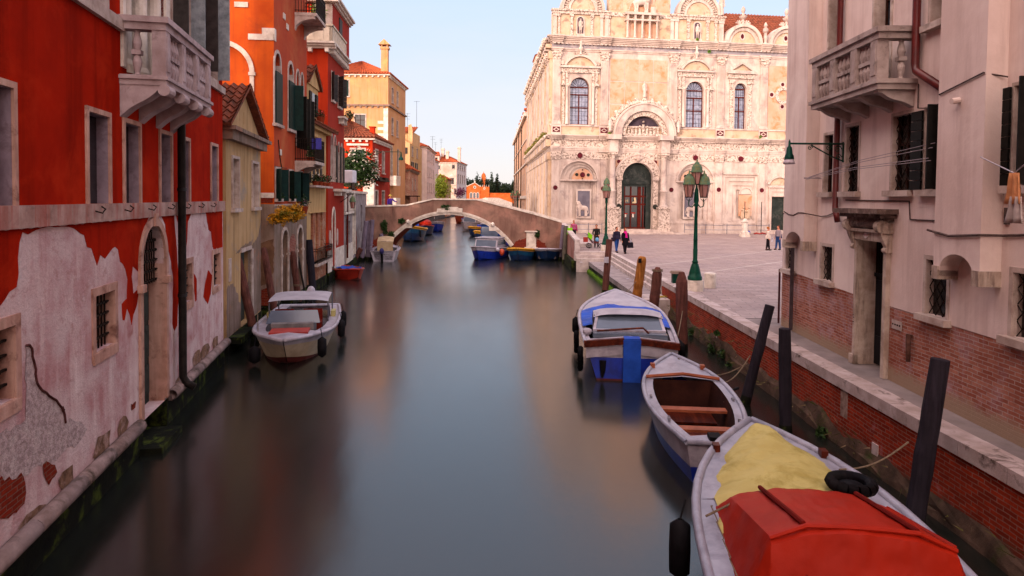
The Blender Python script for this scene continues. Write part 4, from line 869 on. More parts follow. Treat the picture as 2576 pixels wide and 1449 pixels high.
# chimney breasts hanging on the facade
for i, (x0, x1, zb) in enumerate(((.36, 1.73, 3.68), (7.25, 8.44, 3.64))):
    x0, x1 = sh(x0), sh(x1); b = F.mb(); e = .16; m_ = (x0 + x1) / 2; sp = [(x0 + e + (x1 - x0 - 2 * e) * (1 - math.cos(math.pi * k / 12)) / 2, zb + .05 + .3 * math.sin(math.pi * k / 12)) for k in range(13)]
    b.prism([(x0, zb - .05), (x0 + e, zb - .05)] + sp + [(x1 - e, zb - .05), (x1, zb - .05), (x1, 16), (x0, 16)], -.32, 0); b.build('chimney_breast', PIP, rt)
    b = F.mb(); b.box(x0 - .01, x0 + e, -.345, 0, zb - .1, zb + .12); b.build('corbel', STD, rt); b = F.mb(); b.box(x1 - e, x1 + .012, -.345, 0, zb - .1, zb + .14); b.build('corbel', STD, rt)
# balcony
BR = mat('right_balcony_stone', C('#b0a09a'), C('#8c7c76'), 2.5, grime=C('#4e4440'), gs=3, gl=(.56, .75), bump=.3)
balcony(F, sh(2.96), sh(6.0), .72, 7.12, 8.08, 4, BR, (sh(3.3), sh(4.15), sh(5.1), sh(5.85)), (sh(3.1), sh(4.02), sh(4.98), sh(5.8)), cw=.16, hw=.32, cyl=False, slab=.2)
b = F.mb(); b.box(sh(-.3), sh(.36), -.02, 0, 6.7, 6.73); b.build('string_course', PIP, rt)
MAR = mat('maroon_drainpipe_paint', C('#5e1410'), C('#4a0e0c'), 5, rough=.4, spec=.5, bump=.03)
b = F.mb(); b.tube([(sh(2.95), -.1, 16), (sh(2.95), -.1, 4.75), (sh(3.0), -.12, 4.62), (sh(3.08), -.12, 4.5), (sh(3.1), -.1, 4.35)], .065, 12); b.build('drainpipe', MAR, rt, True)
b = F.mb(); b.tube([(sh(6.14), -.12, 16), (sh(6.14), -.12, 7.35), (sh(6.18), -.12, 7.22), (sh(7.3), -.12, 6.62)], .07, 12); b.build('drainpipe', MAR, rt, True)
b = F.mb(); b.tube([(sh(.45), -.1, 3.6), (sh(.45), -.1, 1.35)], .05, 10); b.build('drainpipe', mat('grey_plastic_pipe', C('#6a6064'), C('#5a5054'), 4, rough=.5), rt, True)
b = F.mb(); b.tube([(sh(-.6), -.05, 2.9), (sh(-.6), -.05, 1.35)], .03, 8); b.build('drainpipe', MAR, rt, True)
b = F.mb(); b.tube([(sh(6.1), -.05, 2.35), (sh(6.12), -.08, 2.25), (sh(6.12), -.07, 1.85)], [.06, .045, .04], 8); b.build('hydrant_pipe', mat('rusty_pipe', C('#6a4a40'), C('#4a342c'), 9, rough=.6), rt, True)
b = F.mb(); b.box(sh(5.4), sh(5.75), -.015, 0, 2.35, 2.52)
o = b.build('intercom_plate', mat('marble_bell_plate', C('#b0a098'), C('#9c8c84'), 6), rt); b = F.mb()
for k in range(4): b.disc(sh(5.45) + k * .083, 2.44, .018, -.025, -.0155, 8)
b.build('bell_button', IRON, o)
CAB = mat('old_cable', C('#5c4c48'), C('#3c302e'), 9)
b = F.mb(); b.tube([(sh(-.6), -.03, 4.5)] + [(sh(-.6 + k * .33), -.03 - .3 * (.36 < -.6 + k * .33 < 1.75), 4.5 - .05 * math.sin(k * 1.7)) for k in range(1, 11)], .014, 5); b.build('cable', CAB, rt)
b = F.mb(); b.tube([(sh(7.1), -.35, 4.35), (sh(7.7), -.35, 4.28), (sh(8.44), -.35, 4.33), (sh(8.5), -.03, 4.33), (sh(9.8), -.03, 4.42)], .02, 5); b.build('cable', CAB, rt)
b = F.mb(); b.tube([(sh(3.3), -.02, 4.86), (sh(5.9), -.02, 4.84), (sh(5.95), -.02, 4.5), (sh(7.2), -.02, 4.5)], .013, 5); b.build('cable', CAB, rt)
b = F.mb(); b.tube([(sh(6.1), -.03, 7.0), (sh(6.15), -.05, 6.55), (sh(6.5), -.03, 6.5), (sh(7.2), -.03, 6.6), (sh(7.3), -.34, 6.62), (sh(8.4), -.34, 6.78), (sh(8.5), -.04, 6.7)], .013, 5); b.build('cable', CAB, rt)
b = F.mb(); b.tube([(sh(7.82), -.33, 6.45), (sh(7.84), -.46, 6.43)], .05, 10); b.build('vent_pipe', PIP, rt)
b = F.mb(); b.box(sh(8.5), sh(8.6), -.03, 0, 4.5, 4.75); b.build('air_vent', CAB, rt)
for zz in (5.0, 7.2):
    b = F.mb(); b.box(sh(2.6), sh(2.6) + .01, -.006, 0, zz, zz + .5)
# stencilled marks low on the door jamb are left as worn strokes
b = F.mb()
for k in range(5): b.box(a_ - .09 + .02 * (k % 3), a_ - .05 + .02 * (k % 2), -.094, -.0905, 2.35 - k * .05, 2.375 - k * .05)
b.build('worn_stencil', CAB, rt)
# clothes lines
b = F.mb()
for (w0, w1, y0) in ((5.62, 5.98, -.3), (5.6, 5.9, -.34), (5.58, 5.72, -.4), (5.56, 5.68, -.36)): b.tube([(sh(1.9), y0, w0 - .2), (sh(4.5), y0 - .02, (w0 + w1) / 2 - .12), (sh(7.15), y0, w1 - .15)], .006, 4)
b.box(sh(1.9), sh(1.93), -.42, 0, 5.38, 5.41)
tag(b.build('clothes_line', mat('pale_line', C('#9a9094'), C('#86787c'), 4)), 'four thin pale clothes lines stretched across the white palazzo windows', 'clothes line'); COL.objects['clothes_line'].matrix_world = F.W
# ---------------------------------------------------------------- figures
def remesh(o, v=.02, sub=0):
    m = o.modifiers.new('join', 'REMESH'); m.mode = 'VOXEL'; m.voxel_size = v; m.use_smooth_shade = True
    s = o.modifiers.new('soft', 'SMOOTH'); s.factor = .5; s.iterations = 2; return o
def torso_pts(): pass
def figure(mb, h=1.7, robe=False, lean=0, stride=.12, armL=None, armR=None):
    """standing body facing -y, feet at z=0: one joined figure"""
    k = h / 1.7
    def T(P, r): mb.tube([(x * k, y * k, z * k) for x, y, z in P], [q * k for q in r], 10)
    for s, y in ((-1, -stride), (1, stride)):
        T([(s * .09, 0, .9), (s * .1, y * .4, .5), (s * .1, y, .1), (s * .1, y, .03)], [.095, .065, .045, .04]); mb.ball((s * .1 * k, (y - .06) * k, .035 * k), (.045 * k, .12 * k, .035 * k))
    if robe: T([(0, 0, .05), (0, 0, .5), (0, 0, 1.0)], [.2, .17, .13])
    for z, rx, ry in ((.95, .165, .12), (1.05, .15, .11), (1.18, .155, .11), (1.32, .175, .11), (1.4, .15, .09)): mb.ball((0, lean * (z - .9) * k, z * k), (rx * k, ry * k, .11 * k))
    T([(0, lean * .5, 1.38), (0, lean * .6 - .01, 1.5)], [.055, .05])
    mb.ball((0, lean * .65 - .015 * k, 1.6 * k), (.075 * k, .095 * k, .115 * k), 12, 8); mb.ball((0, lean * .65 - .115 * k, 1.59 * k), (.015 * k, .02 * k, .025 * k), 6, 4)
    for s, A in ((-1, armL), (1, armR)):
        A = A or [(s * .24, 0, 1.1), (s * .25, -.06, .86)]
        T([(s * .18, lean * .5, 1.38)] + A, [.055, .043, .033]); e = A[-1]; d = (Vector(e) - Vector(A[0])).normalized()
        mb.ball(tuple(c * k for c in (Vector(e) + d * .05)), (.035 * k, .04 * k, .055 * k))
        for q in range(4): T([tuple(Vector(e) + d * .07 + Vector((.018 * (q - 1.5), 0, 0))), tuple(Vector(e) + d * .13 + Vector((.02 * (q - 1.5), -.015, 0)))], [.01, .007])
        T([tuple(Vector(e) + d * .03), tuple(Vector(e) + d * .07 + Vector((-s * .035, -.03, 0)))], [.011, .008])
    return mb
# ---------------------------------------------------------------- marble confraternity hall
MW = mat('white_pink_marble', C('#dccabd', .8), C('#ccb6a8', .8), .8, streak=C('#b0988c', .8), grime=C('#9c8a86', .8), gs=.6, gl=(.52, .7), bump=.2, bs=9, spec=.25, st=(1.2, 1.2, .3))
MCV = mat('carved_marble', C('#cdb8aa', .8), C('#8a7468', .6), 5.5, grime=C('#e0cdbd', .8), gs=6, gl=(.45, .55), bump=1.0, bs=7, lo=.42, hi=.56)
MOC = mat('ochre_veined_marble', C('#d4a284', .8), C('#d6b49e', .8), .55, grime=C('#c88c62', .8), gs=1.1, gl=(.5, .64), bump=.1, lo=.4, hi=.6)
MVN = mat('veined_pale_marble', C('#d6bda4', .8), C('#c8a684', .8), .8, grime=C('#a08472', .8), gs=1.2, gl=(.54, .66), bump=.1)
MGY = mat('grey_slate_panel', C('#77727c', .8), C('#66606a', .8), 1.2, grime=C('#8a8288', .8), gs=1, bump=.15)
PORP = mat('porphyry', C('#5a1420'), C('#40101a'), 4, rough=.4); DKM = mat('dark_green_marble', C('#20241e'), C('#32302c'), 4, rough=.4)
rt, F, L = block('marble_hall', 'pale marble renaissance hall with round gables, tall arched windows and a dark arched portal', (4.06, 71.56), (27.61, 74.8), cat='hall')
LX = 40.0
def tb(name, m, fn): b = F.mb(); fn(b); return b.build(name, m, rt)
# main wall with openings
F.holes = []
WB = mat('window_brown_frame', C('#5a1f12'), C('#401208'), 6, rough=.5); CUR = mat('curtained_glass', C('#949aac'), C('#666c82'), 3, rough=.2, spec=.6, st=(9, 9, .3), streak=C('#5a607a'), bump=0)
def bigwin(a, b_, w0, w1):
    o = window(F, a, b_, w0, w1, 'none', arch=True, fr=.22, depth=.45, proud=.08, sill=False, pm=CUR, fm=MW)
    c = F.mb(); m_ = (a + b_) / 2; r = (b_ - a) / 2; sp = w1 - r; y0, y1 = .33, .44
    c.box(a, a + .07, y0, y1, w0, sp); c.box(b_ - .07, b_, y0, y1, w0, sp); c.box(m_ - .045, m_ + .045, y0, y1, w0, w0 + (sp - w0) * .82)
    for t, hh in ((0, .05), (.45, .06), (.8, .07), (1, .07)): z = w0 + (sp - w0) * t; c.box(a, b_, y0 - .01, y1 - .01, z - .0, z + hh * 1.6)
    c.band(m_, sp, r - .07, r, y0, y1); c.build('frame', WB, o); c = F.mb()
    for k in range(1, 8): an = math.pi * k / 8; c.tube([(m_ + .15 * math.cos(an), .42, sp + .15 * math.sin(an)), (m_ + (r - .05) * math.cos(an), .42, sp + (r - .05) * math.sin(an))], .018, 4)
    for k in range(1, 8):
        z = w0 + (sp - w0) * k / 8; c.box(a, b_, .425, .44, z - .012, z + .012)
    for k in range(1, 6):
        x = a + (b_ - a) * k / 6; c.box(x - .01, x + .01, .425, .44, w0, sp)
    c.build('glazing_bars', IRON, o); return o
bigwin(1.87, 3.95, 12.7, 17.62); bigwin(14.56, 16.57, 12.7, 17.62); bigwin(20.05, 21.4, 12.62, 17.6); bigwin(30.5, 32.2, 12.62, 17.6)
DA = archpts(7.55, 10.97, 1.75, 8.85); F.holes.append(DA)
NI = [(.95, 2.7, 4.9), (13.75, 2.7, 17.85)]
for x0, z0, x1 in NI: F.holes.append(archpts(x0, x1, 2.6, 8.85))
F.holes.append(R4(18.98, 22.9, 2.5, 7.7)); F.holes.append(R4(24.55, 26.2, 1.7, 5.35))
b = F.mb(); b.tess([(u, 0, w) for u, w in R4(0, LX, 1.3, 21.8)], [[(u, 0, w) for u, w in h] for h in F.holes])
for h in F.holes: b.loopwall(h, 0, .6)
b.poly([(LX, 0, 1), (LX, 26, 1), (LX, 26, 21), (LX, 0, 21)]); b.poly([(3.4, 24, 1), (LX, 24, 1), (LX, 24, 21), (3.4, 24, 21)]); b.poly([(0, .5, 21), (LX, .5, 21), (LX, 24, 21), (3.2, 24, 21)])
b.build('wall', MW, rt)
# plinth, belts, cornices
def belt(name, z0, z1, d, m, steps=1, dd=0, br=()):
    b = F.mb()
    for k in range(steps): e = d * (k + 1) / steps; b.box(-e, LX, -e, -.001 * (k + 1), z0 + (z1 - z0) * k / steps + .001, z0 + (z1 - z0) * (k + 1) / steps)
    if dd:
        n = int(LX / dd)
        for k in range(n): x = k * dd; b.box(x, x + dd * .5, -d * .7, -.01, z0 - .1, z0)
    for x in br:   # entablature breaks forward over each order
        for k in range(steps): e = d * (k + 1) / steps + .25; b.box(x - .1 - .1 * (k + 1) / steps, x + .95 + .1 * (k + 1) / steps, -e, -d * .5, z0 + (z1 - z0) * k / steps + .003, z0 + (z1 - z0) * (k + 1) / steps + .003)
    return b.build(name, m, rt)
PX = (0, 5.12, 12.66, 17.98, 22.92, 28.0, 33.2, 38.4)
b = F.mb(); b.box(-.1, 7.45, -.15, 0, 1.3, 2.35); b.box(11.1, 24.4, -.15, 0, 1.3, 2.35); b.box(26.3, LX, -.15, 0, 1.3, 2.35); b.box(-.13, 7.4, -.22, -.15, 1.3, 1.6); b.box(11.1, 24.4, -.22, -.15, 1.3, 1.6); b.box(-.1, 7.45, -.2, 0, 2.35, 2.47); b.box(11.1, 24.4, -.2, 0, 2.35, 2.47); b.build('plinth', MW, rt)
belt('carved_band', 9.1, 9.82, .05, MCV); belt('architrave', 9.83, 10.35, .16, MW, 3, br=PX); belt('carved_frieze', 10.36, 11.15, .1, MCV); belt('cornice', 11.16, 11.6, .5, MW, 4, .3, br=PX)
belt('pedestal_band', 11.61, 12.5, .12, MVN); belt('sill_course', 12.5, 12.66, .22, MW)
belt('architrave', 20.3, 20.6, .15, MW, 2, br=PX); belt('frieze', 20.61, 21.05, .1, mat('blue_grey_marble', C('#a8a0a4', .75), C('#968c92', .75), .8, grime=C('#c4b4ac'), gs=.7, bump=.1)); belt('cornice', 21.06, 21.8, .65, MW, 5, .42, br=PX)
for x in PX:
    b = F.mb(); b.box(x, x + .82, -.2, 0, 12.95, 19.4)
    for k in range(6): b.box(x + .09 + k * .115, x + .145 + k * .115, -.235, -.2, 13.1, 19.25)
    b.box(x - .08, x + .9, -.3, 0, 12.66, 12.8); b.box(x - .04, x + .86, -.26, 0, 12.8, 12.95); b.box(x - .1, x + .92, -.27, 0, 11.62, 12.62)
    o = b.build('fluted_pilaster', MW, rt)
    b = F.mb(); b.box(x + .02, x + .8, -.25, -.05, 19.4, 19.7); b.box(x - .04, x + .86, -.32, -.05, 19.7, 20.0); b.box(x - .1, x + .92, -.38, -.05, 20.0, 20.15); b.box(x - .04, x + .86, -.3, -.05, 20.15, 20.29)
    for s in (-.06, .88): b.ball((x + s, -.33, 19.98), .11, 8, 5)
    b.ball((x + .41, -.3, 19.75), (.15, .1, .2), 8, 5); b.build('capital', MCV, o)
    b = F.mb(); b.box(x + .02, x + .8, -.285, -.27, 11.85, 12.4); b.build('inlaid_lozenge', PORP, o)
    b = F.mb(); b.prism([(x + .06, 12.12), (x + .41, 11.9), (x + .76, 12.12), (x + .41, 12.35)], -.295, -.28, [[(x + .2, 12.12), (x + .41, 12.0), (x + .62, 12.12), (x + .41, 12.25)]]); b.build('inlaid_lozenge', MW, o)
    if x not in (5.12, 12.66):
        b = F.mb(); b.box(x, x + .8, -.2, 0, 2.5, 9.0); b.box(x + .12, x + .68, -.22, -.2, 2.8, 8.8); b.box(x - .1, x + .9, -.3, 0, 2.2, 2.5); b.box(x - .05, x + .85, -.28, 0, 1.3, 2.2); o = b.build('lower_pilaster', MW, rt)
        b = F.mb(); b.box(x - .05, x + .85, -.28, 0, 9.0, 9.3); b.box(x - .12, x + .92, -.34, 0, 9.3, 9.82); b.build('capital', MCV, o)
        b = F.mb(); b.disc(x + .4, 6.05, .24, -.25, -.2, 18); b.build('porphyry_roundel', PORP, o)
        b = F.mb(); b.band(x + .4, 6.05, .26, .38, -.27, -.2, 0, 360, 20); b.build('roundel_frame', MW, o)
for x in (6.42, 12.05):   # free columns either side of the portal
    b = F.mb(); b.box(x - .75, x + .75, -1.0, -.12, 1.3, 2.1); b.box(x - .6, x + .6, -.9, -.12, 2.1, 3.9); b.box(x - .7, x + .7, -1.0, -.12, 3.9, 4.1); c = b.build('pedestal', MCV, rt)
    b = F.mb(); b.lathe((x, -.52, 4.1), [(.48, 0), (.48, .12), (.4, .2), (.37, .3), (.37, 1.55), (.43, 1.6), (.43, 1.75), (.33, 1.85), (.29, 5.0), (.33, 5.05)], 18); o = b.build('column', MW, rt, True)
    b = F.mb(); b.lathe((x, -.52, 9.15), [(.3, 0), (.33, .25), (.45, .55)], 12); b.box(x - .45, x + .45, -.97, 0, 9.6, 9.8); b.build('capital', MCV, o)
    b = F.mb(); b.box(x - .45, x + .5, -.95, -.1, 9.84, 11.15); b.box(x - .7, x + .75, -1.3, -.4, 11.16, 11.66); b.build('entablature_block', MW, rt)
b = F.mb(); b.box(5.3, 5.9, -.1, 0, 2.5, 9.0); b.build('lower_pilaster', MW, rt); b = F.mb(); b.disc(5.55, 6.02, .24, -.16, -.1, 16); b.build('porphyry_roundel', PORP, rt)
b = F.mb(); b.disc(13.12, 5.98, .24, -.06, 0, 16); b.build('porphyry_roundel', PORP, rt)
# window aedicules
for a_, b_, ped in ((1.87, 3.95, 0), (14.56, 16.57, 0), (20.05, 21.4, 1), (30.5, 32.2, 1)):
    m_ = (a_ + b_) / 2; hw = (b_ - a_) / 2
    for s in (-1, 1):
        x = m_ + s * (hw + .36)
        if not ped:
            b = F.mb(); b.lathe((x, -.24, 12.68), [(.2, 0), (.2, .15), (.155, .22), (.14, 3.7), (.19, 3.9), (.22, 4.0)], 14); b.build('column', MW, rt, True)
            b = F.mb(); x2 = m_ + s * (hw + .72); b.box(x2 - .13, x2 + .13, -.16, 0, 12.68, 16.6); b.box(x2 - .13, x2 + .13, -.16, 0, 16.95, 18.05); b.box(x - .14, x + .14, -.16, 0, 16.95, 18.05); b.build('carved_pilaster', MCV, rt)
            b = F.mb(); b.box(min(x, x2) - .22, max(x, x2) + .22, -.42, 0, 16.68, 16.93); b.build('capital_block', MCV, rt)
        else: b = F.mb(); b.box(x - .2, x + .2, -.16, 0, 12.68, 17.5); b.box(x - .3, x + .3, -.26, 0, 17.5, 17.95); b.build('carved_pilaster', MCV, rt)
    e = hw + (1.0 if not ped else .85)
    b = F.mb(); b.box(m_ - e, m_ + e, -.2, 0, 18.06, 18.55); b.build('carved_lintel', MCV, rt)
    b = F.mb(); b.box(m_ - e - .12, m_ + e + .12, -.42, 0, 18.56, 18.76)
    if not ped:
        b.band(m_, 18.76 - .75, 1.72, 1.95, -.38, 0, 26, 154, 20); P = [(m_ + 1.7 * math.cos(math.radians(q)), 18.01 + 1.7 * math.sin(math.radians(q))) for q in range(27, 154, 9)]; b.build('segmental_pediment', MW, rt)
        b = F.mb(); b.prism(P, -.12, 0); b.build('pediment_panel', MVN, rt)
        for s in (-1, 1):
            b = F.mb(); cx_ = m_ + s * (e - .15)
            for q in range(5): an = math.radians(35 + q * 28); b.tube([(cx_, -.2, 18.85), (cx_ + .32 * math.cos(an), -.2, 18.85 + .42 * math.sin(an))], [.03, .07], 6)
            b.build('shell_ornament', MCV, rt); b = F.mb()
            for q in range(5): an = math.radians(20 + q * 30); b.tube([(m_ + s * .3, -.2, 19.98), (m_ + s * (.3 + .4 * math.cos(an)), -.2, 19.98 + .28 * math.sin(an))], [.03, .06], 6)
            b.build('shell_ornament', MCV, rt)
        b = F.mb(); b.lathe((m_, -.3, 19.95), [(.2, 0), (.1, .12), (.12, .3), (.25, .5), (.26, .65), (.12, .85), (.16, .95), (.13, 1.05), (.16, 1.2), (.08, 1.42), (0, 1.45)], 12); b.build('urn_finial', MW, rt, True)
    else:
        b.prism([(m_ - e - .1, 18.77), (m_ + e + .1, 18.77), (m_, 19.85)], -.4, 0, [[(m_ - e + .35, 18.9), (m_ + e - .35, 18.9), (m_, 19.62)]]); b.build('triangular_pediment', MW, rt)
        b = F.mb(); b.prism([(m_ - e + .3, 18.85), (m_ + e - .3, 18.85), (m_, 19.65)], -.1, 0); b.build('pediment_panel', MVN, rt)
# central bay: veined panels and portal arch
b = F.mb()
for i in range(4):
    for j, (z0, z1) in enumerate(((12.7, 14.9), (15.0, 17.3), (17.4, 19.7))):
        x = 6.2 + i * 1.58; b.box(x, x + 1.5, -.03, 0, z0, z1)
b.build('veined_panels', MOC, rt)
PM = 9.8
b = F.mb(); b.band(PM, 11.66, 2.55, 3.25, -.9, 0, 0, 180, 30); b.band(PM, 11.66, 3.25, 3.4, -1.0, 0, 0, 180, 30); b.build('portal_arch', MW, rt)
b = F.mb(); b.band(PM, 11.66, 2.05, 2.54, -.6, 0, 0, 180, 26); b.build('arch_carving', MCV, rt); b = F.mb(); b.band(PM, 11.7, 3.42, 3.75, -.45, 0, 4, 176, 34)
for k in range(13): an = math.radians(12 + k * 13); b.ball((PM + 3.8 * math.cos(an), -.35, 11.7 + 3.8 * math.sin(an)), (.24, .12, .24), 8, 5)
b.build('arch_carving', MCV, rt)
b = F.mb(); b.prism([(PM + 2.05 * math.cos(math.pi * k / 18), 11.66 + 2.05 * math.sin(math.pi * k / 18)) for k in range(19)], -.05, 0); b.build('lunette_background', mat('dark_lunette', C('#4c4048'), C('#3a3038'), 2), rt)
b = F.mb(); b.box(PM - 2.0, PM + 2.0, -.5, 0, 11.62, 11.85)
for k in range(9):
    x = PM - 1.6 + k * .4; h = 1.0 - .28 * abs(k - 4) * .35 + (.5 if k == 4 else 0); b.tube([(x, -.3, 11.8), (x, -.3, 11.8 + h * .7)], [.17, .13], 8); b.ball((x, -.32, 11.85 + h * .85), .12, 8, 6)
b.build('relief_group', MCV, rt)
def statue(name, x, y, z, h, robe=True, parent=rt, **k):
    b = MB(Matrix.Translation((x, y, z))); figure(b, h, robe=robe, stride=.06, **k); o = b.build(name, MW, parent); remesh(o, .05); return o
b = F.mb(); b.lathe((PM, -.5, 15.05), [(.5, 0), (.3, .3), (.22, .5), (.3, .6)], 10)
for s in (-1, 1): b.ball((PM + s * .45, -.5, 15.2), (.25, .12, .15), 8, 5)
b.build('statue_plinth', MCV, rt); statue('statue', PM, -.5, 15.6, 1.75)
statue('statue', PM - 3.75, -.75, 12.0, 1.4); statue('statue', PM + 3.7, -.75, 12.0, 1.4)
# portal
b = F.mb(); b.band(9.26, 7.13, 1.72, 2.42, -.3, 0, 0, 180, 28); b.build('door_arch_carving', MCV, rt)
b = F.mb(); b.band(9.26, 7.13, 1.68, 1.76, -.4, .02, 0, 180, 28); b.band(9.26, 7.13, 2.42, 2.56, -.36, 0, 0, 180, 28); b.box(6.95, 7.6, -.45, 0, 6.95, 7.13); b.box(10.9, 11.6, -.45, 0, 6.95, 7.13); b.build('door_arch', MW, rt)
b = F.mb(); b.box(7.0, 7.53, -.3, 0, 1.7, 6.94); b.build('door_jamb', MCV, rt); b = F.mb(); b.box(11.0, 11.52, -.3, 0, 1.7, 6.94); b.build('door_jamb', MCV, rt)
b = F.mb(); b.tess([(u, -.04, w) for u, w in [(6.9, 7.2), (7.0, 8.2), (7.6, 9.0), (8.3, 9.08), (6.9, 9.08)]]); b.build('spandrel', MOC, rt); b = F.mb(); b.tess([(u, -.04, w) for u, w in [(11.62, 7.2), (11.5, 8.2), (10.9, 9.0), (10.2, 9.08), (11.62, 9.08)]]); b.build('spandrel', MOC, rt)
for x, z, r, m in ((7.25, 9.0 - .1 + .0, .2, PORP), (11.28, 8.9, .2, PORP), (7.25, 4.15, .27, DKM), (11.25, 4.15, .27, DKM)): b = F.mb(); b.disc(x, z, r, -.34 if r > .2 else -.07, -.29 if r > .2 else 0, 18); b.build('roundel', m, rt)
b = F.mb(); b.ball((9.26, -.45, 9.25), (.22, .2, .38), 10, 6); b.ball((9.26, -.5, 9.6), .14, 8, 6); b.ball((8.98, -.42, 9.3), (.22, .1, .18), 8, 5); b.ball((9.54, -.42, 9.3), (.22, .1, .18), 8, 5); b.build('angel_carving', MW, rt)
PD = mat('dark_green_portal', C('#2c332f'), C('#1f2422'), 1.5, grime=C('#4c4c48'), gs=2, rough=.5, bump=.2)
b = F.mb(); H = archpts(7.56, 10.96, 1.75, 8.84); b.prism([(7.56, 1.75), (8.0, 1.75), (8.0, 6.3), (10.4, 6.3), (10.4, 1.75)] + [(10.96, 1.75)] + H[2:], .3, .42); b.box(7.56, 10.96, .2, .3, 6.55, 7.05); b.band(9.26, 7.13, 1.0, 1.12, .22, .3); o = b.build('portal_door', PD, rt)
for s in (-1, 1):
    b = F.mb(); b.prism([(9.26 + s * .15, 7.4), (9.26 + s * .95, 7.4), (9.26 + s * .8, 7.7), (9.26 + s * .5, 8.0), (9.26 + s * .15, 8.1)], .25, .3); b.build('door_panel', PD, o)
b = F.mb(); b.box(8.0, 10.4, .55, .6, 1.75, 6.3); b.build('glass_doors', GLASSD, o)
RW = mat('red_brown_door_wood', C('#5c1608'), C('#3a0c05'), 5, rough=.4)
b = F.mb()
for x in (8.02, 8.72, 9.55, 10.1): b.box(x, x + (.14 if x != 9.55 else .35), .45, .54, 1.75, 6.28)
for z in (1.75, 4.3, 5.15): b.box(8.0, 10.4, .46, .53, z, z + .18)
b.build('inner_door_frame', RW, o)
b = F.mb(); b.box(8.15, 8.3, .43, .44, 3.0, 3.3); b.box(8.95, 9.15, .43, .44, 3.0, 3.35); b.build('paper_notice', ISTRIA2, o); b = F.mb(); b.box(8.15, 8.45, .43, .44, 3.33, 3.42); b.box(8.85, 9.3, .43, .44, 3.4, 3.52); b.build('red_notice', mat('notice_red', C('#a0281a'), None, 2), o)
text('H', F, 8.35, .5, 4.75, .45, mat('cream_sign_letter', C('#cdb890'), None, 4), 'interior_sign', o); b = F.mb(); b.prism([(8.95, 4.5), (9.35, 4.5), (9.4, 4.62), (9.3, 5.1), (9.12, 5.1), (9.15, 4.7), (8.95, 4.62)], .42, .44); b.build('lit_glass_piece', mat('cream_sign_letter', C('#cdb890')), o)
b = F.mb(); b.box(5.4, 14.3, -2.2, -.23, 1.2, 1.42); b.box(5.9, 12.8, -1.7, -.25, 1.42, 1.54); b.box(7.3, 11.2, -1.3, .5, 1.54, 1.74); b.build('entrance_steps', MW, rt)
# niches with lion reliefs and inlaid lunettes
for x0, z0, x1 in NI:
    m_ = (x0 + x1) / 2; r = (x1 - x0) / 2; sg = 1 if x0 < 5 else -1
    b = F.mb(); b.tess([(u, .6, w) for u, w in archpts(x0, x1, 2.6, 8.85)]); b.build('niche_back', MW, rt)
    b = F.mb(); b.band(m_, 8.85 - r, r, r + .16, -.1, 0, 0, 180, 26); b.box(x0 - .12, x1 + .12, -.08, .25, 6.8, 6.95); b.build('niche_arch', MW, rt)
    for k in range(1, 4): b = F.mb(); o_ = k * .22; b.prism(archpts(x0, x1, 2.6, 8.85) , .6 - .14 * (4 - k), .6 - .14 * (3 - k) - .01, [archpts(x0 + o_ * (2.2 if sg > 0 else .8), x1 - o_ * (.8 if sg > 0 else 2.2), 2.6 + .12 * k, 8.85 - o_ * 1.3)]); b.build('perspective_step', MW, rt)
    c_ = m_ + sg * .45; b = F.mb(); b.tess([(c_ + 1.15 * math.cos(math.pi * k / 14), .16, 6.95 + 1.15 * math.sin(math.pi * k / 14)) for k in range(15)]); b.build('inlaid_lunette', MOC, rt)
    b = F.mb(); b.disc(c_, 7.45, .27, .1, .155, 18); b.build('roundel', PORP, rt)
    for dx, dz, rr in ((-.62, .02, .17), (.62, 0, .17), (0, .52, .08), (0, -.42, .07)): b = F.mb(); b.disc(c_ + dx, 7.45 + dz, rr, .11, .156, 14); b.build('roundel', DKM, rt)
    p0 = c_ - .6 + .1 * sg; b = F.mb(); b.box(p0 - .16, p0 + 1.46, .06, .13, 2.85, 5.95); b.build('panel_frame', MW, rt)
    b = F.mb(); b.box(p0, p0 + 1.3, .02, .062, 3.1, 5.75); b.build('slate_panel', MGY, rt)
    lx = p0 + (.28 if sg > 0 else 1.02); s = -sg; b = F.mb()      # a lion in relief
    for q, (dx, dz, rx, rz) in enumerate(((-s * .35, .95, .48, .26), (s * .08, 1.1, .3, .34), (s * .2, 1.42, .24, .27), (s * .3, 1.38, .14, .14))): b.ball((lx + s * 0 + dx, -.0, 3.0 + dz), (rx, .16, rz), 12, 8)
    for dx in (s * .12, s * .0, -s * .55, -s * .7): b.tube([(lx + dx, -.0, 3.85), (lx + dx + s * .03, -.02, 3.5), (lx + dx, -.02, 3.12), (lx + dx + s * .1, -.06, 3.1)], [.12, .075, .07, .06], 8)
    b.tube([(lx - s * .8, 0, 3.95), (lx - s * .9, 0, 3.6), (lx - s * .82, 0, 3.3)], [.05, .04, .05], 6); o = b.build('lion_relief', MW, rt); remesh(o, .04)
for x, z in ((3.02, 9.46), (15.75, 9.45), (20.9, 9.43), (26.2, 9.43)): b = F.mb(); b.disc(x, z, .29, -.11, -.05, 18); b.build('roundel', PORP, rt)
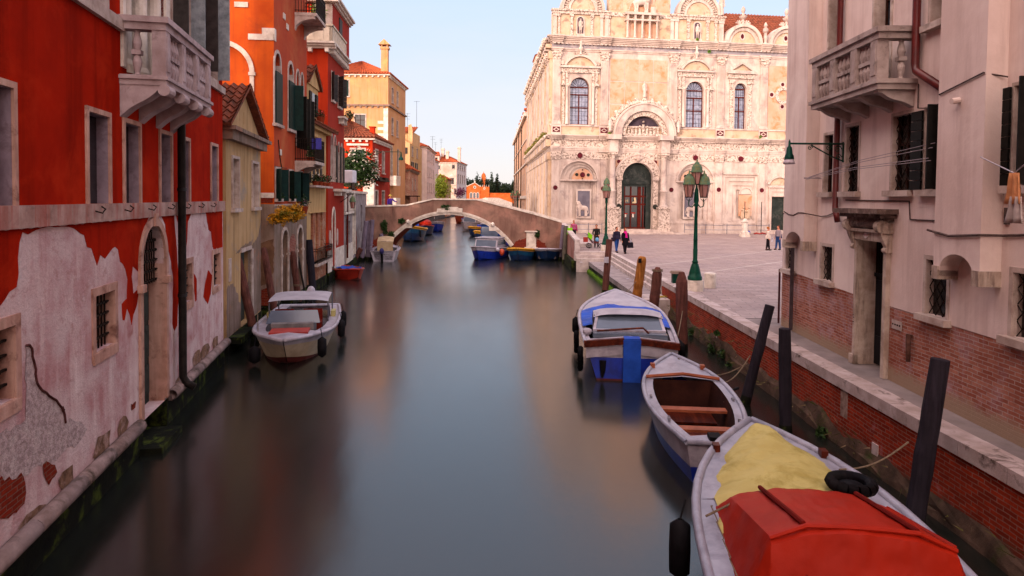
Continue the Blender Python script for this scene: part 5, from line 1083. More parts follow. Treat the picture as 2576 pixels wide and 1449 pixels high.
# fourth bay perspective panel
b = F.mb(); b.tess([(u, .6, w) for u, w in R4(18.98, 22.9, 2.5, 7.7)]); b.build('niche_back', MW, rt)
for k in range(4): b = F.mb(); o_ = k * .3; b.prism(R4(18.98, 22.9, 2.5, 7.7), .12 * k + .02, .12 * k + .11, [R4(18.98 + .25 + o_ * 1.6, 22.9 - .25 - o_ * .3, 2.7 + .08 * k, 7.45 - o_ * 1.5)]); b.build('perspective_step', MW, rt)
b = F.mb(); b.box(18.9, 23.0, -.18, 0, 7.72, 7.95); b.build('lintel', MW, rt)
b = F.mb(); b.box(20.95, 22.5, .3, .36, 3.2, 5.55); b.build('ochre_panel', MOC, rt); b = F.mb(); b.band(21.75, 5.6, .68, .82, .25, .4)
b.tess([(21.75 + .66 * math.cos(math.pi * k / 12), .33, 5.6 + .66 * math.sin(math.pi * k / 12)) for k in range(13)]); b.build('blind_arch', MW, rt)
b = F.mb()
for k in range(5): x = 21.3 + .2 * k; h = .8 + .25 * math.sin(k * 1.9); b.tube([(x, .24, 2.95), (x + .03, .22, 2.95 + h)], [.17, .11], 8); b.ball((x + .03, .2, 3.1 + h), .12, 8, 6)
b.build('relief_group', MVN, rt)
# side door at the right edge
b = F.mb(); b.box(24.55, 26.2, .3, .36, 1.7, 5.35); b.build('side_door', PD, rt); b = F.mb(); b.box(24.25, 24.55, -.15, 0, 1.6, 5.4); b.box(26.2, 26.5, -.15, 0, 1.6, 5.4); b.box(24.1, 26.7, -.3, 0, 6.35, 6.55); b.box(24.2, 26.6, -.15, 0, 5.4, 6.34); b.box(24.0, 26.8, -.8, 0, 1.3, 1.68)
b.band(25.4, 6.4, 1.25, 1.45, -.3, 0, 15, 165, 18, .85); b.build('side_doorway', MW, rt)
text('COMMODITAS', F, 25.4, -.16, 5.85, .26, mat('incised_letters', C('#a08c82'), None, 4), 'inscription', rt)
b = F.mb(); b.tess([(25.4 + 1.22 * math.cos(math.radians(q)), -.05, 6.4 + 1.03 * math.sin(math.radians(q))) for q in range(15, 166, 10)]); b.build('pediment_panel', MVN, rt)
for x, z, r in ((24.3, 16.47, .22), (25.55, 15.2, .2), (25.55, 17.6, .2)): b = F.mb(); b.disc(x, z, r, -.06, 0, 16); b.build('roundel', PORP, rt); b = F.mb(); b.band(x, z, r, r + .13, -.09, 0, 0, 360, 18); b.build('roundel_frame', MW, rt)
b = F.mb(); b.band(25.65, 16.4, .6, .95, -.14, 0, 0, 360, 24); b.build('roundel_frame', MCV, rt); b = F.mb(); b.box(23.9, 27.9, -.02, 0, 12.7, 19.6); b.build('veined_panels', MOC, rt)
b = F.mb(); b.box(4.2, 5.05, -.02, 0, 12.7, 18); b.box(.85, 1.6, -.02, 0, 12.7, 18); b.build('veined_panels', MVN, rt)
# attic storeys with round gables
def attic(x0, x1, z0, z1, D=1.0): b = F.mb(); b.box(x0, x1, 0, D, z0, z1); return b.build('attic_wall', MVN, rt)
attic(0, 5.95, 21.8, 24.5); attic(5.95, 12.65, 21.8, 30); attic(12.65, 18.66, 21.8, 24.5)
def lun(cx, cz, r, y=-.15):
    b = F.mb(); b.band(cx, cz, r - .28, r, -.35, .9, 0, 180, 28); b.band(cx, cz, r * .56, r * .66, -.18, .3, 0, 180, 24); o = b.build('round_gable', MW, rt)
    b = F.mb(); b.band(cx, cz, r * .66, r - .28, -.12, .3, 0, 180, 28)
    n = 22
    for k in range(n): an = math.pi * (k + .5) / n; b.tube([(cx + r * .7 * math.cos(an), -.2, cz + r * .7 * math.sin(an)), (cx + (r - .33) * math.cos(an), -.2, cz + (r - .33) * math.sin(an))], .055, 5)
    b.build('carved_band', MCV, o); b = F.mb(); b.prism([(cx + r * .57 * math.cos(math.pi * k / 16), cz + r * .57 * math.sin(math.pi * k / 16)) for k in range(17)], -.05, .5); b.build('gable_panel', MVN, o); return o
lun(3.1, 24.6, 2.33); lun(15.75, 24.65, 2.4)
b = F.mb(); b.box(-.12, 6.05, -.2, .3, 24.12, 24.42); b.box(-.2, 6.1, -.32, .3, 24.42, 24.6); b.box(12.6, 18.72, -.2, .3, 24.12, 24.42); b.box(12.55, 18.8, -.32, .3, 24.42, 24.6); b.box(6.0, 12.7, -.12, 0, 24.1, 24.5); b.build('attic_cornice', MCV, rt)
for x, w in ((0, .35), (.5, .2), (5.0, .3), (5.5, .4), (12.66, .35), (13.15, .35), (17.6, .25), (18.1, .5), (1.8, .28), (3.95, .28), (14.5, .28), (16.65, .28), (5.93, .1)):
    b = F.mb(); b.box(x, x + w, -.16, 0, 21.82, 24.1); b.box(x - .06, x + w + .06, -.22, 0, 23.85, 24.1); b.box(x - .06, x + w + .06, -.22, 0, 21.82, 22.0); b.build('attic_pilaster', MW if w > .28 else MCV, rt)
for x in (2.88, 15.65):
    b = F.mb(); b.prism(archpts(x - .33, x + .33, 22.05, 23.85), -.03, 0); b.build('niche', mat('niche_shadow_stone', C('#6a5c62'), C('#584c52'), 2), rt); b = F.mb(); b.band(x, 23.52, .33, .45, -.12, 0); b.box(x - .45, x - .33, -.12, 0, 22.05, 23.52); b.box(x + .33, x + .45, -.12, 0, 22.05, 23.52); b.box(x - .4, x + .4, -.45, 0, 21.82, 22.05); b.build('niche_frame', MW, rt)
    statue('statue', x, -.22, 22.05, 1.62, robe=False)
statue('statue', 18.35, -.1, 24.65, 2.2)
b = F.mb()
for k in range(5): b.lathe((7.85 + k * .8, -.45, 21.85), [(.17, 0), (.17, .1), (.12, .18), (.11, 1.6), (.18, 1.78)], 10)
b.build('aedicule_columns', MW, rt); b = F.mb(); b.box(7.6, 11.3, -.65, 0, 23.64, 23.8); b.box(7.5, 11.4, -.7, 0, 24.25, 24.5)
for k in range(5): b.box(7.75 + k * .8, 7.95 + k * .8, -.62, 0, 23.8, 24.25)
b.build('aedicule_entablature', MW, rt); b = F.mb(); b.box(7.7, 11.2, -.02, 0, 21.85, 23.6); b.build('veined_panels', MOC, rt)
b = F.mb()     # winged beast on the shelf (generic lion), its book
b.ball((9.2, -.3, 25.65), (.75, .28, .36), 12, 8); b.ball((10.0, -.35, 25.95), (.4, .3, .42), 10, 8)
for dx in (-.55, -.3, .55, .8): b.tube([(9.2 + dx, -.3, 25.5), (9.25 + dx, -.3, 25.0), (9.2 + dx, -.32, 24.58), (9.33 + dx, -.36, 24.56)], [.2, .11, .1, .09], 8)
b.tube([(8.5, -.3, 25.7), (8.15, -.3, 25.3), (8.0, -.3, 24.7)], .05, 6); o = b.build('carved_lion', MW, rt); remesh(o, .06)
b = F.mb(); b.box(10.35, 10.85, -.5, -.42, 24.52, 25.15); b.build('carved_book', MW, rt)
b = F.mb(); b.box(6.2, 7.4, -.03, 0, 24.8, 28); b.box(11.2, 12.4, -.03, 0, 24.8, 28); b.box(7.9, 10.9, -.03, 0, 24.8, 28); b.build('veined_panels', MOC, rt)
# lower right section: round gables over the cornice, tiled roof behind
for cx in (20.85, 25.85, 30.8, 36):
    b = F.mb(); b.band(cx, 21.8, 1.78, 2.12, -.45, .8, 0, 180, 26); b.band(cx, 21.8, 1.4, 1.76, -.2, .3, 0, 180, 26); o = b.build('round_gable', MW, rt); b = F.mb(); b.prism([(cx + 1.42 * math.cos(math.pi * k / 16), 21.8 + 1.42 * math.sin(math.pi * k / 16)) for k in range(17)], -.05, .5); b.build('gable_panel', MVN, o)
    b = F.mb(); b.disc(cx - .08, 22.6, .17, -.1, -.05, 14, 1.5); b.build('roundel', PORP, o); b = F.mb(); b.band(cx - .08, 22.6, .19, .32, -.1, -.04, 0, 360, 18, 1.4); b.build('roundel_frame', MW, o)
    b = F.mb()
    for s in (-1, 1):
        for q in range(4): an = math.radians(20 + q * 35); b.tube([(cx + s * .35, 0, 23.95), (cx + s * (.4 + .45 * math.cos(an)), 0, 23.95 + .42 * math.sin(an))], [.04, .09], 6)
    b.lathe((cx, 0, 23.9), [(.2, 0), (.12, .2), (.14, .5), (.35, .7), (.45, .9), (.15, 1.0), (.12, 1.2), (.22, 1.45), (.2, 1.7), (.05, 1.95)], 12); b.build('urn_finial', MW, o)
    b = F.mb(); b.lathe((cx + 2.5, -.2, 21.82), [(.25, 0), (.12, .3), (.2, .7), (.16, 1.2), (.3, 1.4), (.26, 1.7), (.12, 1.8), (.2, 2.0), (.08, 2.35)], 10); b.build('urn_finial', MW, o)
slope(F, (18.7, 1.2, 22.0), (LX, 1.2, 22.0), (LX, 9, 27.6), (18.7, 9, 27.6), TILE, .4, .6)
# canal side of the hall
Z0 = math.atan2(40, -.04 * 40) - math.atan2(3.24, 23.55)   # local direction of the side wall
TS = Matrix.Rotation(Z0 + math.pi, 4, 'Z')                 # x' towards the camera
S = Face(rt, TS)
b = S.mb(); b.tess([(u, 0, w) for u, w in R4(-38.6, 0, .2, 21.5)]); b.build('side_wall', MVN, rt)
def sb(z0, z1, d, m=MW, name='cornice', steps=3):
    b = S.mb()
    for k in range(steps): e = d * (k + 1) / steps; b.box(-38.6, -.1 * k - .05, -e, 0, z0 + (z1 - z0) * k / steps, z0 + (z1 - z0) * (k + 1) / steps)
    return b.build(name, m, rt)
sb(9.8, 10.35, .15); sb(11.1, 11.6, .6); sb(20.3, 20.6, .15); sb(21.0, 21.7, .7)
for k in range(24):
    x = -.9 - k * 1.62
    b = S.mb(); b.box(x, x + .7, -.3 - .05 * (k % 2), 0, 12.7, 20.25); b.box(x - .08, x + .78, -.42, 0, 19.5, 20.28); b.box(x - .08, x + .78, -.42, 0, 11.6, 12.7)
    b.box(x - .1, x + .8, -.62 - .1, 0, 20.6, 21.0); b.box(x - .12, x + .8, -.6, 0, 10.4, 11.1); b.box(x, x + .7, -.32, 0, 2.3, 9.8); b.box(x - .08, x + .78, -.42, 0, 9.0, 9.78); b.box(x - .08, x + .78, -.42, 0, .4, 2.3); b.build('side_pilaster', MW if k % 3 else MVN, rt)
for k in range(26):
    x = -.8 - k * 1.46; b = S.mb(); b.ball((x, -.75, 21.5 + .1 * (k % 2)), (.3, .3, .32), 8, 5); b.build('cornice_carving', MCV, rt); b = S.mb(); b.ball((x, -.62, 11.35), (.3, .3, .25), 8, 5); b.build('ledge_carving', MCV, rt); b = S.mb(); b.ball((x, -.55, 19.9), (.22, .28, .3), 8, 5); b.build('capital_carving', MCV, rt)
for k in range(8):
    p = S.W @ Vector((-2.5 - k * 4.2, -.6, 11.75)); plant('cornice_weed', ['dry weeds nearest the corner on the canal-side ledge', 'second clump of dry weeds back along the canal-side ledge', 'third clump of dry weeds back along the canal-side ledge', 'fourth clump of dry weeds back along the canal-side ledge', 'fifth clump of dry weeds back along the canal-side ledge', 'sixth clump of dry weeds back along the canal-side ledge', 'seventh clump of dry weeds back along the canal-side ledge', 'farthest clump of dry weeds on the canal-side ledge'][k], 'weeds', p, (.6, 1.9, .35), 260, .13, leafmat('dry_weeds', C('#7a7a30'), C('#5a5228'), C('#94803c')), group='weeds on the marble ledge', seed=k)
b = S.mb(); b.box(-34, -29, .3, 3.5, 21.5, 25.8); o = b.build('rear_wing', MVN, rt); slope(S, (-34.1, .2, 25.82), (-28.9, .2, 25.82), (-30.2, 1.9, 27.0), (-32.6, 1.9, 27.0), TILEL, .4, .5, parent=o)
for x, z in ((6.02, 11.75), (22.8, 11.75), (14.55 + .9, 21.95), (16.8, 20.7)): plant('facade_weed', {6.02: 'weed tuft on the ledge left of the portal arch', 22.8: 'weed tuft below the right narrow window', 15.45: 'weed tuft at the foot of the right niche statue', 16.8: 'weed tuft hanging under the main cornice'}[round(x, 2)], 'weeds', F.W @ Vector((x, -.6, z)), (.2, .15, .25), 60, .1, GRB, group='weeds on the marble facade', seed=int(x))
# ---------------------------------------------------------------- bridge
rt, F, L = block('footbridge', 'arched footbridge in pinkish brown render with a white stone arch across the canal', (-12.6, 57.5), (4.25, 56.2), cat='bridge')
BRR = mat('bridge_render', C('#886a5c'), C('#6e5449'), .8, streak=C('#5c3c36'), grime=C('#a87c6c'), gs=.5, gl=(.5, .75), bump=.35, bs=12, st=(1.4, 1.4, .18))
R_, zc, uc = 6.385, -2.9, 7.4
arc = [(uc + R_ * math.sin(t), zc + R_ * math.cos(t)) for t in [math.radians(-54.5 + 109 * k / 30) for k in range(31)]]
top = [(0, 4.0), (3.76, 4.14), (6.0, 4.68), (9.7, 4.68), (14.4, 3.56), (16.75, 2.9)]
out = [(0, -1)] + [(arc[0][0], -1)] + arc + [(arc[-1][0], -1), (16.75, -1)] + top[::-1]
b = F.mb(); b.prism(out, 0, .3); b.build('parapet_wall', BRR, rt)
b = F.mb(); b.prism(out, 3.0, 3.3); b.build('parapet_wall', BRR, rt)
b = F.mb(); b.prism([(0, -1), (arc[0][0], -1)] + arc + [(arc[-1][0], -1), (16.75, -1), (16.75, 1.9), (14.4, 2.5), (9.7, 3.75), (6, 3.75), (3.76, 3.1), (0, 3.0)], .3, 3.0); b.build('vault_and_deck', BRK, rt)
b = F.mb()
for y0 in (-.06, 2.95):
    for (a, c) in zip(top, top[1:]): b.ext([(a[0], y0, a[1] + .002), (c[0], y0, c[1] + .002), (c[0], y0, c[1] + .13), (a[0], y0, a[1] + .13)], (0, .42, 0))
b.build('coping', ISTRIA2, rt)
b = F.mb()
for (r0, r1, d) in ((R_ - .02, R_ + .13, .1), (R_ + .13, R_ + .3, .16)): b.band(uc, zc, r0, r1, -d, .02, 36, 144, 40)
b.build('arch_ring', ISTRIA2, rt)
b = F.mb(); b.prism([(6.35, 3.62), (7.2, 3.7), (8.5, 3.62), (8.5, 3.98), (8.15, 4.02), (8.15, 4.1), (6.9, 4.1), (6.9, 3.98), (6.4, 3.95)], -.22, 0); b.build('keystone', ISTRIA2, rt)
for u in (3.95, 11.05):
    t = math.asin((u - uc) / R_); z = zc + (R_ + .3) * math.cos(t); b = F.mb(); b.ball((u, -.25, z + .1), (.17, .16, .2), 10, 7); b.ball((u - .06, -.39, z + .15), .05, 6, 4); b.ball((u + .06, -.39, z + .15), .05, 6, 4); b.ball((u, -.42, z + .05), (.05, .06, .08), 6, 4); o = b.build('carved_head', ISTRIA2, rt); remesh(o, .03)
    c = F.mb(); c.box(u - .3, u + .3, -.2, 0, z - .42, z - .08); c.build('arch_block', ISTRIA2, rt)
b = F.mb(); b.tess([(u, -.006, w) for u, w in jag([(12.7, .9), (13.0, 1.35), (13.6, 1.5), (14.0, 1.7), (14.9, 1.45), (15.4, 1.2), (15.6, .7), (12.6, .6)], .1)]); b.build('bare_brick', BRK, rt)
b = F.mb(); b.box(13.85, 14.65, -.1, 0, .85, 2.1); b.box(13.72, 14.78, -.22, 0, 2.1, 2.2); b.box(13.95, 14.55, -.13, -.1, .95, 1.95); b.box(13.7, 14.8, -.2, 0, .7, .85); b.build('stone_tablet', ISTRIA2, rt)
b = F.mb(); b.tess([(u, -.006, w) for u, w in jag([(.3, .5), (2.3, .5), (2.0, 1.0), (1.4, 1.4), (.4, 1.2)], .15)]); b.build('bare_brick', BRK, rt)
b = F.mb(); b.box(-.1, 2.2, -.15, 3.4, -1, .35); b.box(12.7, 17, -.15, 3.4, -1, .45); b.build('abutment_foot', MOSS, rt)
for (u, w, r, n, lab) in ((7.15, 4.05, (.55, .2, .3), 300, 'green weeds sprouting above the keystone of the bridge'), (1.95, 2.35, (.42, .22, .8), 500, 'tall dark weeds hanging on the left end of the bridge wall'), (2.5, 1.75, (.35, .2, .4), 220, 'small weed clump just above the left foot of the bridge arch'), (3.4, 2.9, (.4, .2, .28), 240, 'weed clump beside the left carved head of the bridge'), (14.75, 1.95, (.25, .15, .55), 220, 'weeds hanging over the stone tablet on the bridge')): plant('bridge_weeds', lab, 'weeds', F.W @ Vector((u, -.15, w)), r, n, .09, GR, group='weeds growing on the bridge', seed=n)
# ---------------------------------------------------------------- left bank beyond the bridge
OCH = mat('ochre_plaster', C('#d8a276', .78), C('#cc9468', .78), .4, streak=C('#b98448', .78), grime=C('#d8b070', .78), gs=.4, bump=.1)
def house(name, label, corner, front_w, side_end, H, mfront, mside, roofm=TILEL, rh=1.6, z0=0, D_=None, eave=.35, dent=.55, hip=True, cat='house', cm=ISTRIA2, ridge=None):
    """corner = canal corner nearest the viewer; front face looks at the viewer, side face looks over the canal"""
    a = math.atan2(side_end[1] - corner[1], side_end[0] - corner[0]); rt = root(name, label, cat, (corner[0], corner[1], 0), a - math.pi / 2)
    Ff = Face(rt, Matrix.Translation((0, 0, 0))); Ls = math.hypot(side_end[0] - corner[0], side_end[1] - corner[1])
    Fs = Face(rt, Matrix(((0, -1, 0, 0), (1, 0, 0, 0), (0, 0, 1, 0), (0, 0, 0, 1))))   # x' away along +y, y' into the house (-x)
    return rt, Ff, Fs, Ls
def finish(rt, Ff, Fs, Ls, Wd, H, mf, ms, z0=.3, roofm=TILEL, rh=1.5, over=.35, dent=.6, cm=ISTRIA2):
    b = MB(); b.tess([(u, 0, w) for u, w in R4(-Wd, 0, z0, H)], [[(u, 0, w) for u, w in h] for h in Ff.holes])
    for h in Ff.holes: b.loopwall(h, 0, .2)
    b.poly([(-Wd, 0, z0), (-Wd, Ls, z0), (-Wd, Ls, H), (-Wd, 0, H)]); b.build('wall', mf, rt)
    b = Fs.mb(); b.tess([(u, 0, w) for u, w in R4(0, Ls, z0, H)], [[(u, 0, w) for u, w in h] for h in Fs.holes])
    for h in Fs.holes: b.loopwall(h, 0, .2)
    b.poly([(0, 0, H), (Ls, 0, H), (Ls, Wd, H), (0, Wd, H)]); b.poly([(Ls, 0, z0), (Ls, Wd, z0), (Ls, Wd, H), (Ls, 0, H)]); b.build('wall', ms, rt)
    if cm:
        b = MB(); b.box(-Wd, .25, -.25, -.001, H - .22, H)
        if dent:
            for k in range(int(Wd / dent)): x = -Wd + (k + .5) * dent; b.box(x - .1, x + .1, -.2, -.001, H - .42, H - .23)
            for k in range(int(Ls / dent)): x = (k + .5) * dent; b.box(.001, .2, x - .1, x + .1, H - .42, H - .23)
        b.box(.001, .25, 0, Ls, H - .221, H - .001); b.build('cornice', cm, rt)
    if rh:
        e = over; hw = min(Wd, Ls) / 2; F_ = Ff
        A, B_, C_, D2 = (-Wd - e, -e, H), (e, -e, H), (e, Ls + e, H), (-Wd - e, Ls + e, H)
        if Ls >= Wd: P, Q = (-Wd / 2, hw, H + rh), (-Wd / 2, max(hw, Ls - hw), H + rh)
        else: P, Q = (-Wd + hw, Ls / 2, H + rh), (-hw, Ls / 2, H + rh)
        def tri(a_, b__, c_, d_): slope(F_, a_, b__, c_, d_, roofm, .32, .5)
        if Ls >= Wd: tri(A, B_, P, P); tri(B_, C_, Q, P); tri(D2, A, P, Q)
        else: tri(A, B_, Q, P); tri(B_, C_, Q, Q); tri(D2, A, P, P)
def nwin(Fc_, u0, u1, w0, w1, **k): k.setdefault('fr', .1); k.setdefault('depth', .15); return window(Fc_, u0, u1, w0, w1, k.pop('kind', 'glass'), **k)
# small red house
rt, Ff, Fs, Ls = house('small_red_house', 'small dark red house with white window frames and a brown tiled roof behind the bridge', (-12.7, 62), 0, (-12.55, 70), 0, 0, 0)
nwin(Ff, -1.9, -.75, 7.0, 9.15, fr=.16, pm=GREENSH, kind='none'); nwin(Fs, 1.2, 2.2, 7.2, 9.2, fr=.14, kind='none'); nwin(Fs, 4.2, 5.2, 7.2, 9.2, fr=.14); nwin(Fs, 1.2, 2.3, 3.2, 5.4, fr=.14); nwin(Fs, 4.2, 5.3, 3.2, 5.4, fr=.14)
b = MB(); b.box(-2.3, -.35, -.2, 0, 9.5, 9.68); b.build('window_hood', ISTRIA2, rt); b = MB(); b.box(-.85, -.15, -.03, 0, 4.0, 6.2); b.box(-.25, .15, -.12, .4, 4.0, 6.4); b.box(-.75, -.05, -.14, .5, 6.4, 6.55); b.build('door_frame', ISTRIA2, rt)
finish(rt, Ff, Fs, Ls, 5, 10.25, RED2, RED3, roofm=TILE, rh=1.7, dent=.6)
b = MB(); b.box(-.5, -.05, 1.0, 1.4, 10.4, 11.25); b.box(-.58, .03, .93, 1.47, 11.25, 11.35); b.build('chimney', RED2, rt)
b = MB(); b.box(.01, .5, 1.0, 5.5, 6.35, 6.5); b.box(.02, .4, .9, 2.4, 6.5, 6.75); b.box(.02, .4, 3.9, 5.4, 6.5, 6.75); b.build('window_boxes', IRON, rt)
# ochre house
rt, Ff, Fs, Ls = house('ochre_house', 'tall ochre house with double cornice and a slender chimney behind the small red house', (-14.95, 82), 0, (-14.6, 93), 0, 0, 0)
nwin(Ff, -5.6, -4.75, 16.9, 18.8, kind='none', pm=GREENSH); nwin(Ff, -4.0, -2.75, 13.1, 14.7, fr=.14); nwin(Fs, 2, 3, 16.5, 18.3, kind='none', pm=GREENSH); nwin(Fs, 5, 6, 16.5, 18.3, kind='none', pm=GREENSH); nwin(Fs, 1.5, 2.6, 7.2, 11.0, kind='none', pm=GREENSH); nwin(Fs, 5.5, 6.6, 7.2, 11.0); nwin(Fs, 2, 3, 12.6, 14.6); nwin(Fs, 5, 6, 12.6, 14.6)
finish(rt, Ff, Fs, Ls, 8.5, 19.6, OCH, OCH, rh=2.3, dent=.7)
b = MB(); b.box(-8.5, .2, -.2, 0, 15.75, 15.95); b.box(.001, .2, 0, Ls, 15.75, 15.949)
for k in range(12): b.box(-8.3 + k * .7, -8.1 + k * .7, -.16, 0, 15.55, 15.749)
b.build('string_course', STONEG, rt)
b = MB(); b.box(-.55, 0.0, -.025, 0, 4, 15.5)
for k in range(4): b.box(-1.25, -.551, -.024, 0, 11.4 + k * .75, 11.75 + k * .75)
b.build('quoins', ISTRIA2, rt)
b = MB(); b.box(-.95, -.15, .3, 1.0, 19.8, 22.6); b.box(-1.05, -.05, .2, 1.1, 22.6, 22.85); b.ext([(-1.25, .05, 23.1), (.15, .05, 23.1), (-.55, .05, 23.75)], (0, 1.2, 0)); b.box(-.95, -.8, .3, 1.0, 22.85, 23.1); b.box(-.3, -.15, .3, 1.0, 22.85, 23.1); b.build('chimney', OCH, rt)
for z in (6.3, 3.6):
    b = MB(); b.box(.01, .9, .8, 3.2, z, z + .2); b.box(.8, .9, .8, 3.2, z + .2, z + 1.2); b.box(.01, .9, .8, .9, z + .2, z + 1.2); b.build('balcony', ISTRIA2, rt)
# cream house with its neighbours
CRM2 = mat('pale_cream_plaster', C('#e0b886', .78), C('#d3a878', .78), .5, grime=C('#c49a6c', .78), gs=.5, bump=.1)
rt, Ff, Fs, Ls = house('cream_house', 'cream house with a sloping parapet, one shuttered window and laundry behind the ochre house', (-17.3, 115), 0, (-17.0, 128), 0, 0, 0)
nwin(Ff, -1.8, -.85, 12.25, 13.3, sh='open', shm=GREYSH); nwin(Fs, 2, 3.2, 9, 11, sh='open'); nwin(Fs, 6, 7.2, 9, 11, sh='open'); nwin(Fs, 2, 3.2, 12, 13.6, kind='none', pm=GREENSH); nwin(Fs, 7, 8.2, 12, 13.6, kind='none', pm=GREENSH); nwin(Fs, 4, 5.2, 5.5, 8, kind='none', pm=GREENSH)
finish(rt, Ff, Fs, Ls, 5, 14.0, CRM2, CRM, rh=0, dent=0, cm=None)
b = MB(); b.prism([(-5, 14.0), (0, 14.0), (-3.6, 15.9), (-5, 16.3)], 0, .3); b.build('sloping_parapet', CRM2, rt)
b = MB(); b.box(-5, -.2, 4, 12, 14, 16.3); b.build('upper_storey', CRM2, rt); slope(Ff, (-5.3, 3.6, 16.2), (.1, 3.6, 16.2), (.1, 8, 17.6), (-5.3, 8, 17.6), TILEL, .32, .5)
b = MB(); b.prism([(-.9, 14.2), (-.15, 14.2), (-.15, 16.6), (-.4, 17.6), (-.9, 17.4)], 3.5, 3.8); b.build('gable_end', CRM2, rt)
b = MB(); b.box(-1.75, -1.2, -.5, -.47, 11.1, 12.1); o = tag(b.build('hanging_sheet', mat('white_cloth', C('#d8d4d8'), C('#c4c0c8'), 3)), 'white sheet hung under the shuttered window of the cream house', 'laundry'); o.matrix_world = Ff.W
rt, Ff, Fs, Ls = house('grey_mauve_house', 'narrow tall mauve house with small balconies beyond the cream house', (-16.2, 129), 0, (-17.0, 150), 0, 0, 0)
for i in range(4):
    for j in range(3): nwin(Fs, 2 + i * 4.6, 3.2 + i * 4.6, 6 + j * 3, 7.8 + j * 3, kind='none', pm=(GREENSH, BLACKSH, GLASSD)[(i + j) % 3])
finish(rt, Ff, Fs, Ls, 5, 14.6, PIP, PIP, rh=1.2, dent=0)
rt, Ff, Fs, Ls = house('low_brick_house', 'low worn brick house with an orange tiled roof below the cream house', (-14.4, 96), 0, (-14.9, 108), 0, 0, 0)
nwin(Ff, -1.9, -1.2, 5.5, 6.6, kind='none'); nwin(Fs, 3, 4, 6, 7.6); nwin(Fs, 7, 8, 6, 7.6)
BRKL = brick('pale_plastered_brick', C('#b0705a'), C('#94543e'), C('#b09482'), patch=C('#c0a088'), patch_lo=.42, patch_hi=.58, bw=.5, bh=.14, ms=.015)
finish(rt, Ff, Fs, Ls, 2.9, 8.9, BRKL, BRKL, rh=1.1, dent=.4, cm=STONEG)
b = MB(); b.box(-2.9, -.9, -2.2, 0, 4, 7.2); b.build('lean_to', BRK, rt); slope(Ff, (-3.1, -2.4, 7.2), (-.6, -2.4, 7.2), (-.6, 0, 7.9), (-3.1, 0, 7.9), TILEL, .32, .4)
b = MB(); b.box(-1.0, 1.4, -2.3, .5, 5.0, 5.15); b.box(-.9, -.8, -2.2, -2.1, 1.3, 5); b.box(1.2, 1.3, -2.2, -2.1, 1.3, 5); b.build('timber_pergola', DARKWOOD, rt)
rt, Ff, Fs, Ls = house('pink_house', 'pale pink house with a tiled hip roof along the far left bank', (-19.0, 158), 0, (-18.6, 172), 0, 0, 0)
for i in range(3):
    for j in range(2): nwin(Ff, -3.1 + i * 1.1, -2.5 + i * 1.1, 6.6 + j * 3.6, 8.4 + j * 3.6, kind='none', fr=.07)
finish(rt, Ff, Fs, Ls, 3.6, 13.9, PIP, PIP, rh=1.6, dent=0)
WHP = mat('white_palazzo_stone', C('#e0c8b8', .78), C('#d4b8a6', .78), .4, grime=C('#b89c8c', .78), gs=.4, bump=.1)
rt, Ff, Fs, Ls = house('far_white_palazzo', 'large pale palazzo with dormer and tall chimneys at the far end of the canal', (-15.55, 190), 0, (-13.9, 206), 0, 0, 0, cat='palazzo')
for (x0, x1, w0, w1) in ((-1.3, -.5, 13.1, 14.2), (-1.9, -.75, 8.8, 10.5), (-7.6, -6.5, 12.2, 14.1), (-5.6, -4.6, 12.9, 14.0), (-.6, -.2, 6, 7.6)): nwin(Ff, x0, x1, w0, w1)
for i in range(4):
    for (w0, w1) in ((13, 14.2), (9.2, 11.6), (6, 7.6)): nwin(Fs, 1.8 + i * 3.4, 3.0 + i * 3.4, w0, w1)
finish(rt, Ff, Fs, Ls, 8.2, 14.95, WHP, PIP, rh=2.2, dent=.8)
b = MB(); b.box(-8.3, -4.9, -.06, 4, 14.4, 16.7)
o = b.build('dormer', WHP, rt); slope(Ff, (-8.6, -.3, 16.7), (-4.5, -.3, 16.7), (-5.6, 3, 18), (-8.6, 3, 18), TILEL, .32, .5, parent=o); b = MB()
for x in (-8.0, -7.0, -6.1): b.box(x, x + .7, -.09, -.061, 15.2, 16.2)
b.build('dormer_windows', GREENSH, o)
for x, y, h in ((-3.4, 1.5, 18.2), (-5.0, 3, 19.0), (1.0 - 1.4, 3.5, 19.4)): b = MB(); b.box(x, x + .8, y, y + .8, 14.9, h); b.box(x - .12, x + .92, y - .12, y + .92, h - .5, h - .3); b.build('chimney', WHP, rt)
b = MB(); b.box(-2.6, -.2, -.2, 0, 8.6, 8.75); b.prism([(-2.1, 10.9), (-.5, 10.9), (-1.3, 11.6)], -.2, 0); b.build('window_hood', ISTRIA2, rt)
rt, Ff, Fs, Ls = house('canal_side_hut', 'small brick and plaster house with a sloping roof in front of the far palazzo', (-16.3, 170), 0, (-16.0, 178), 0, 0, 0)
nwin(Ff, -2.9, -2.2, 7.0, 9.0, pm=GLASSG); finish(rt, Ff, Fs, Ls, 3.6, 9.6, BRKL, BRKL, rh=1.2, dent=0, cm=None)
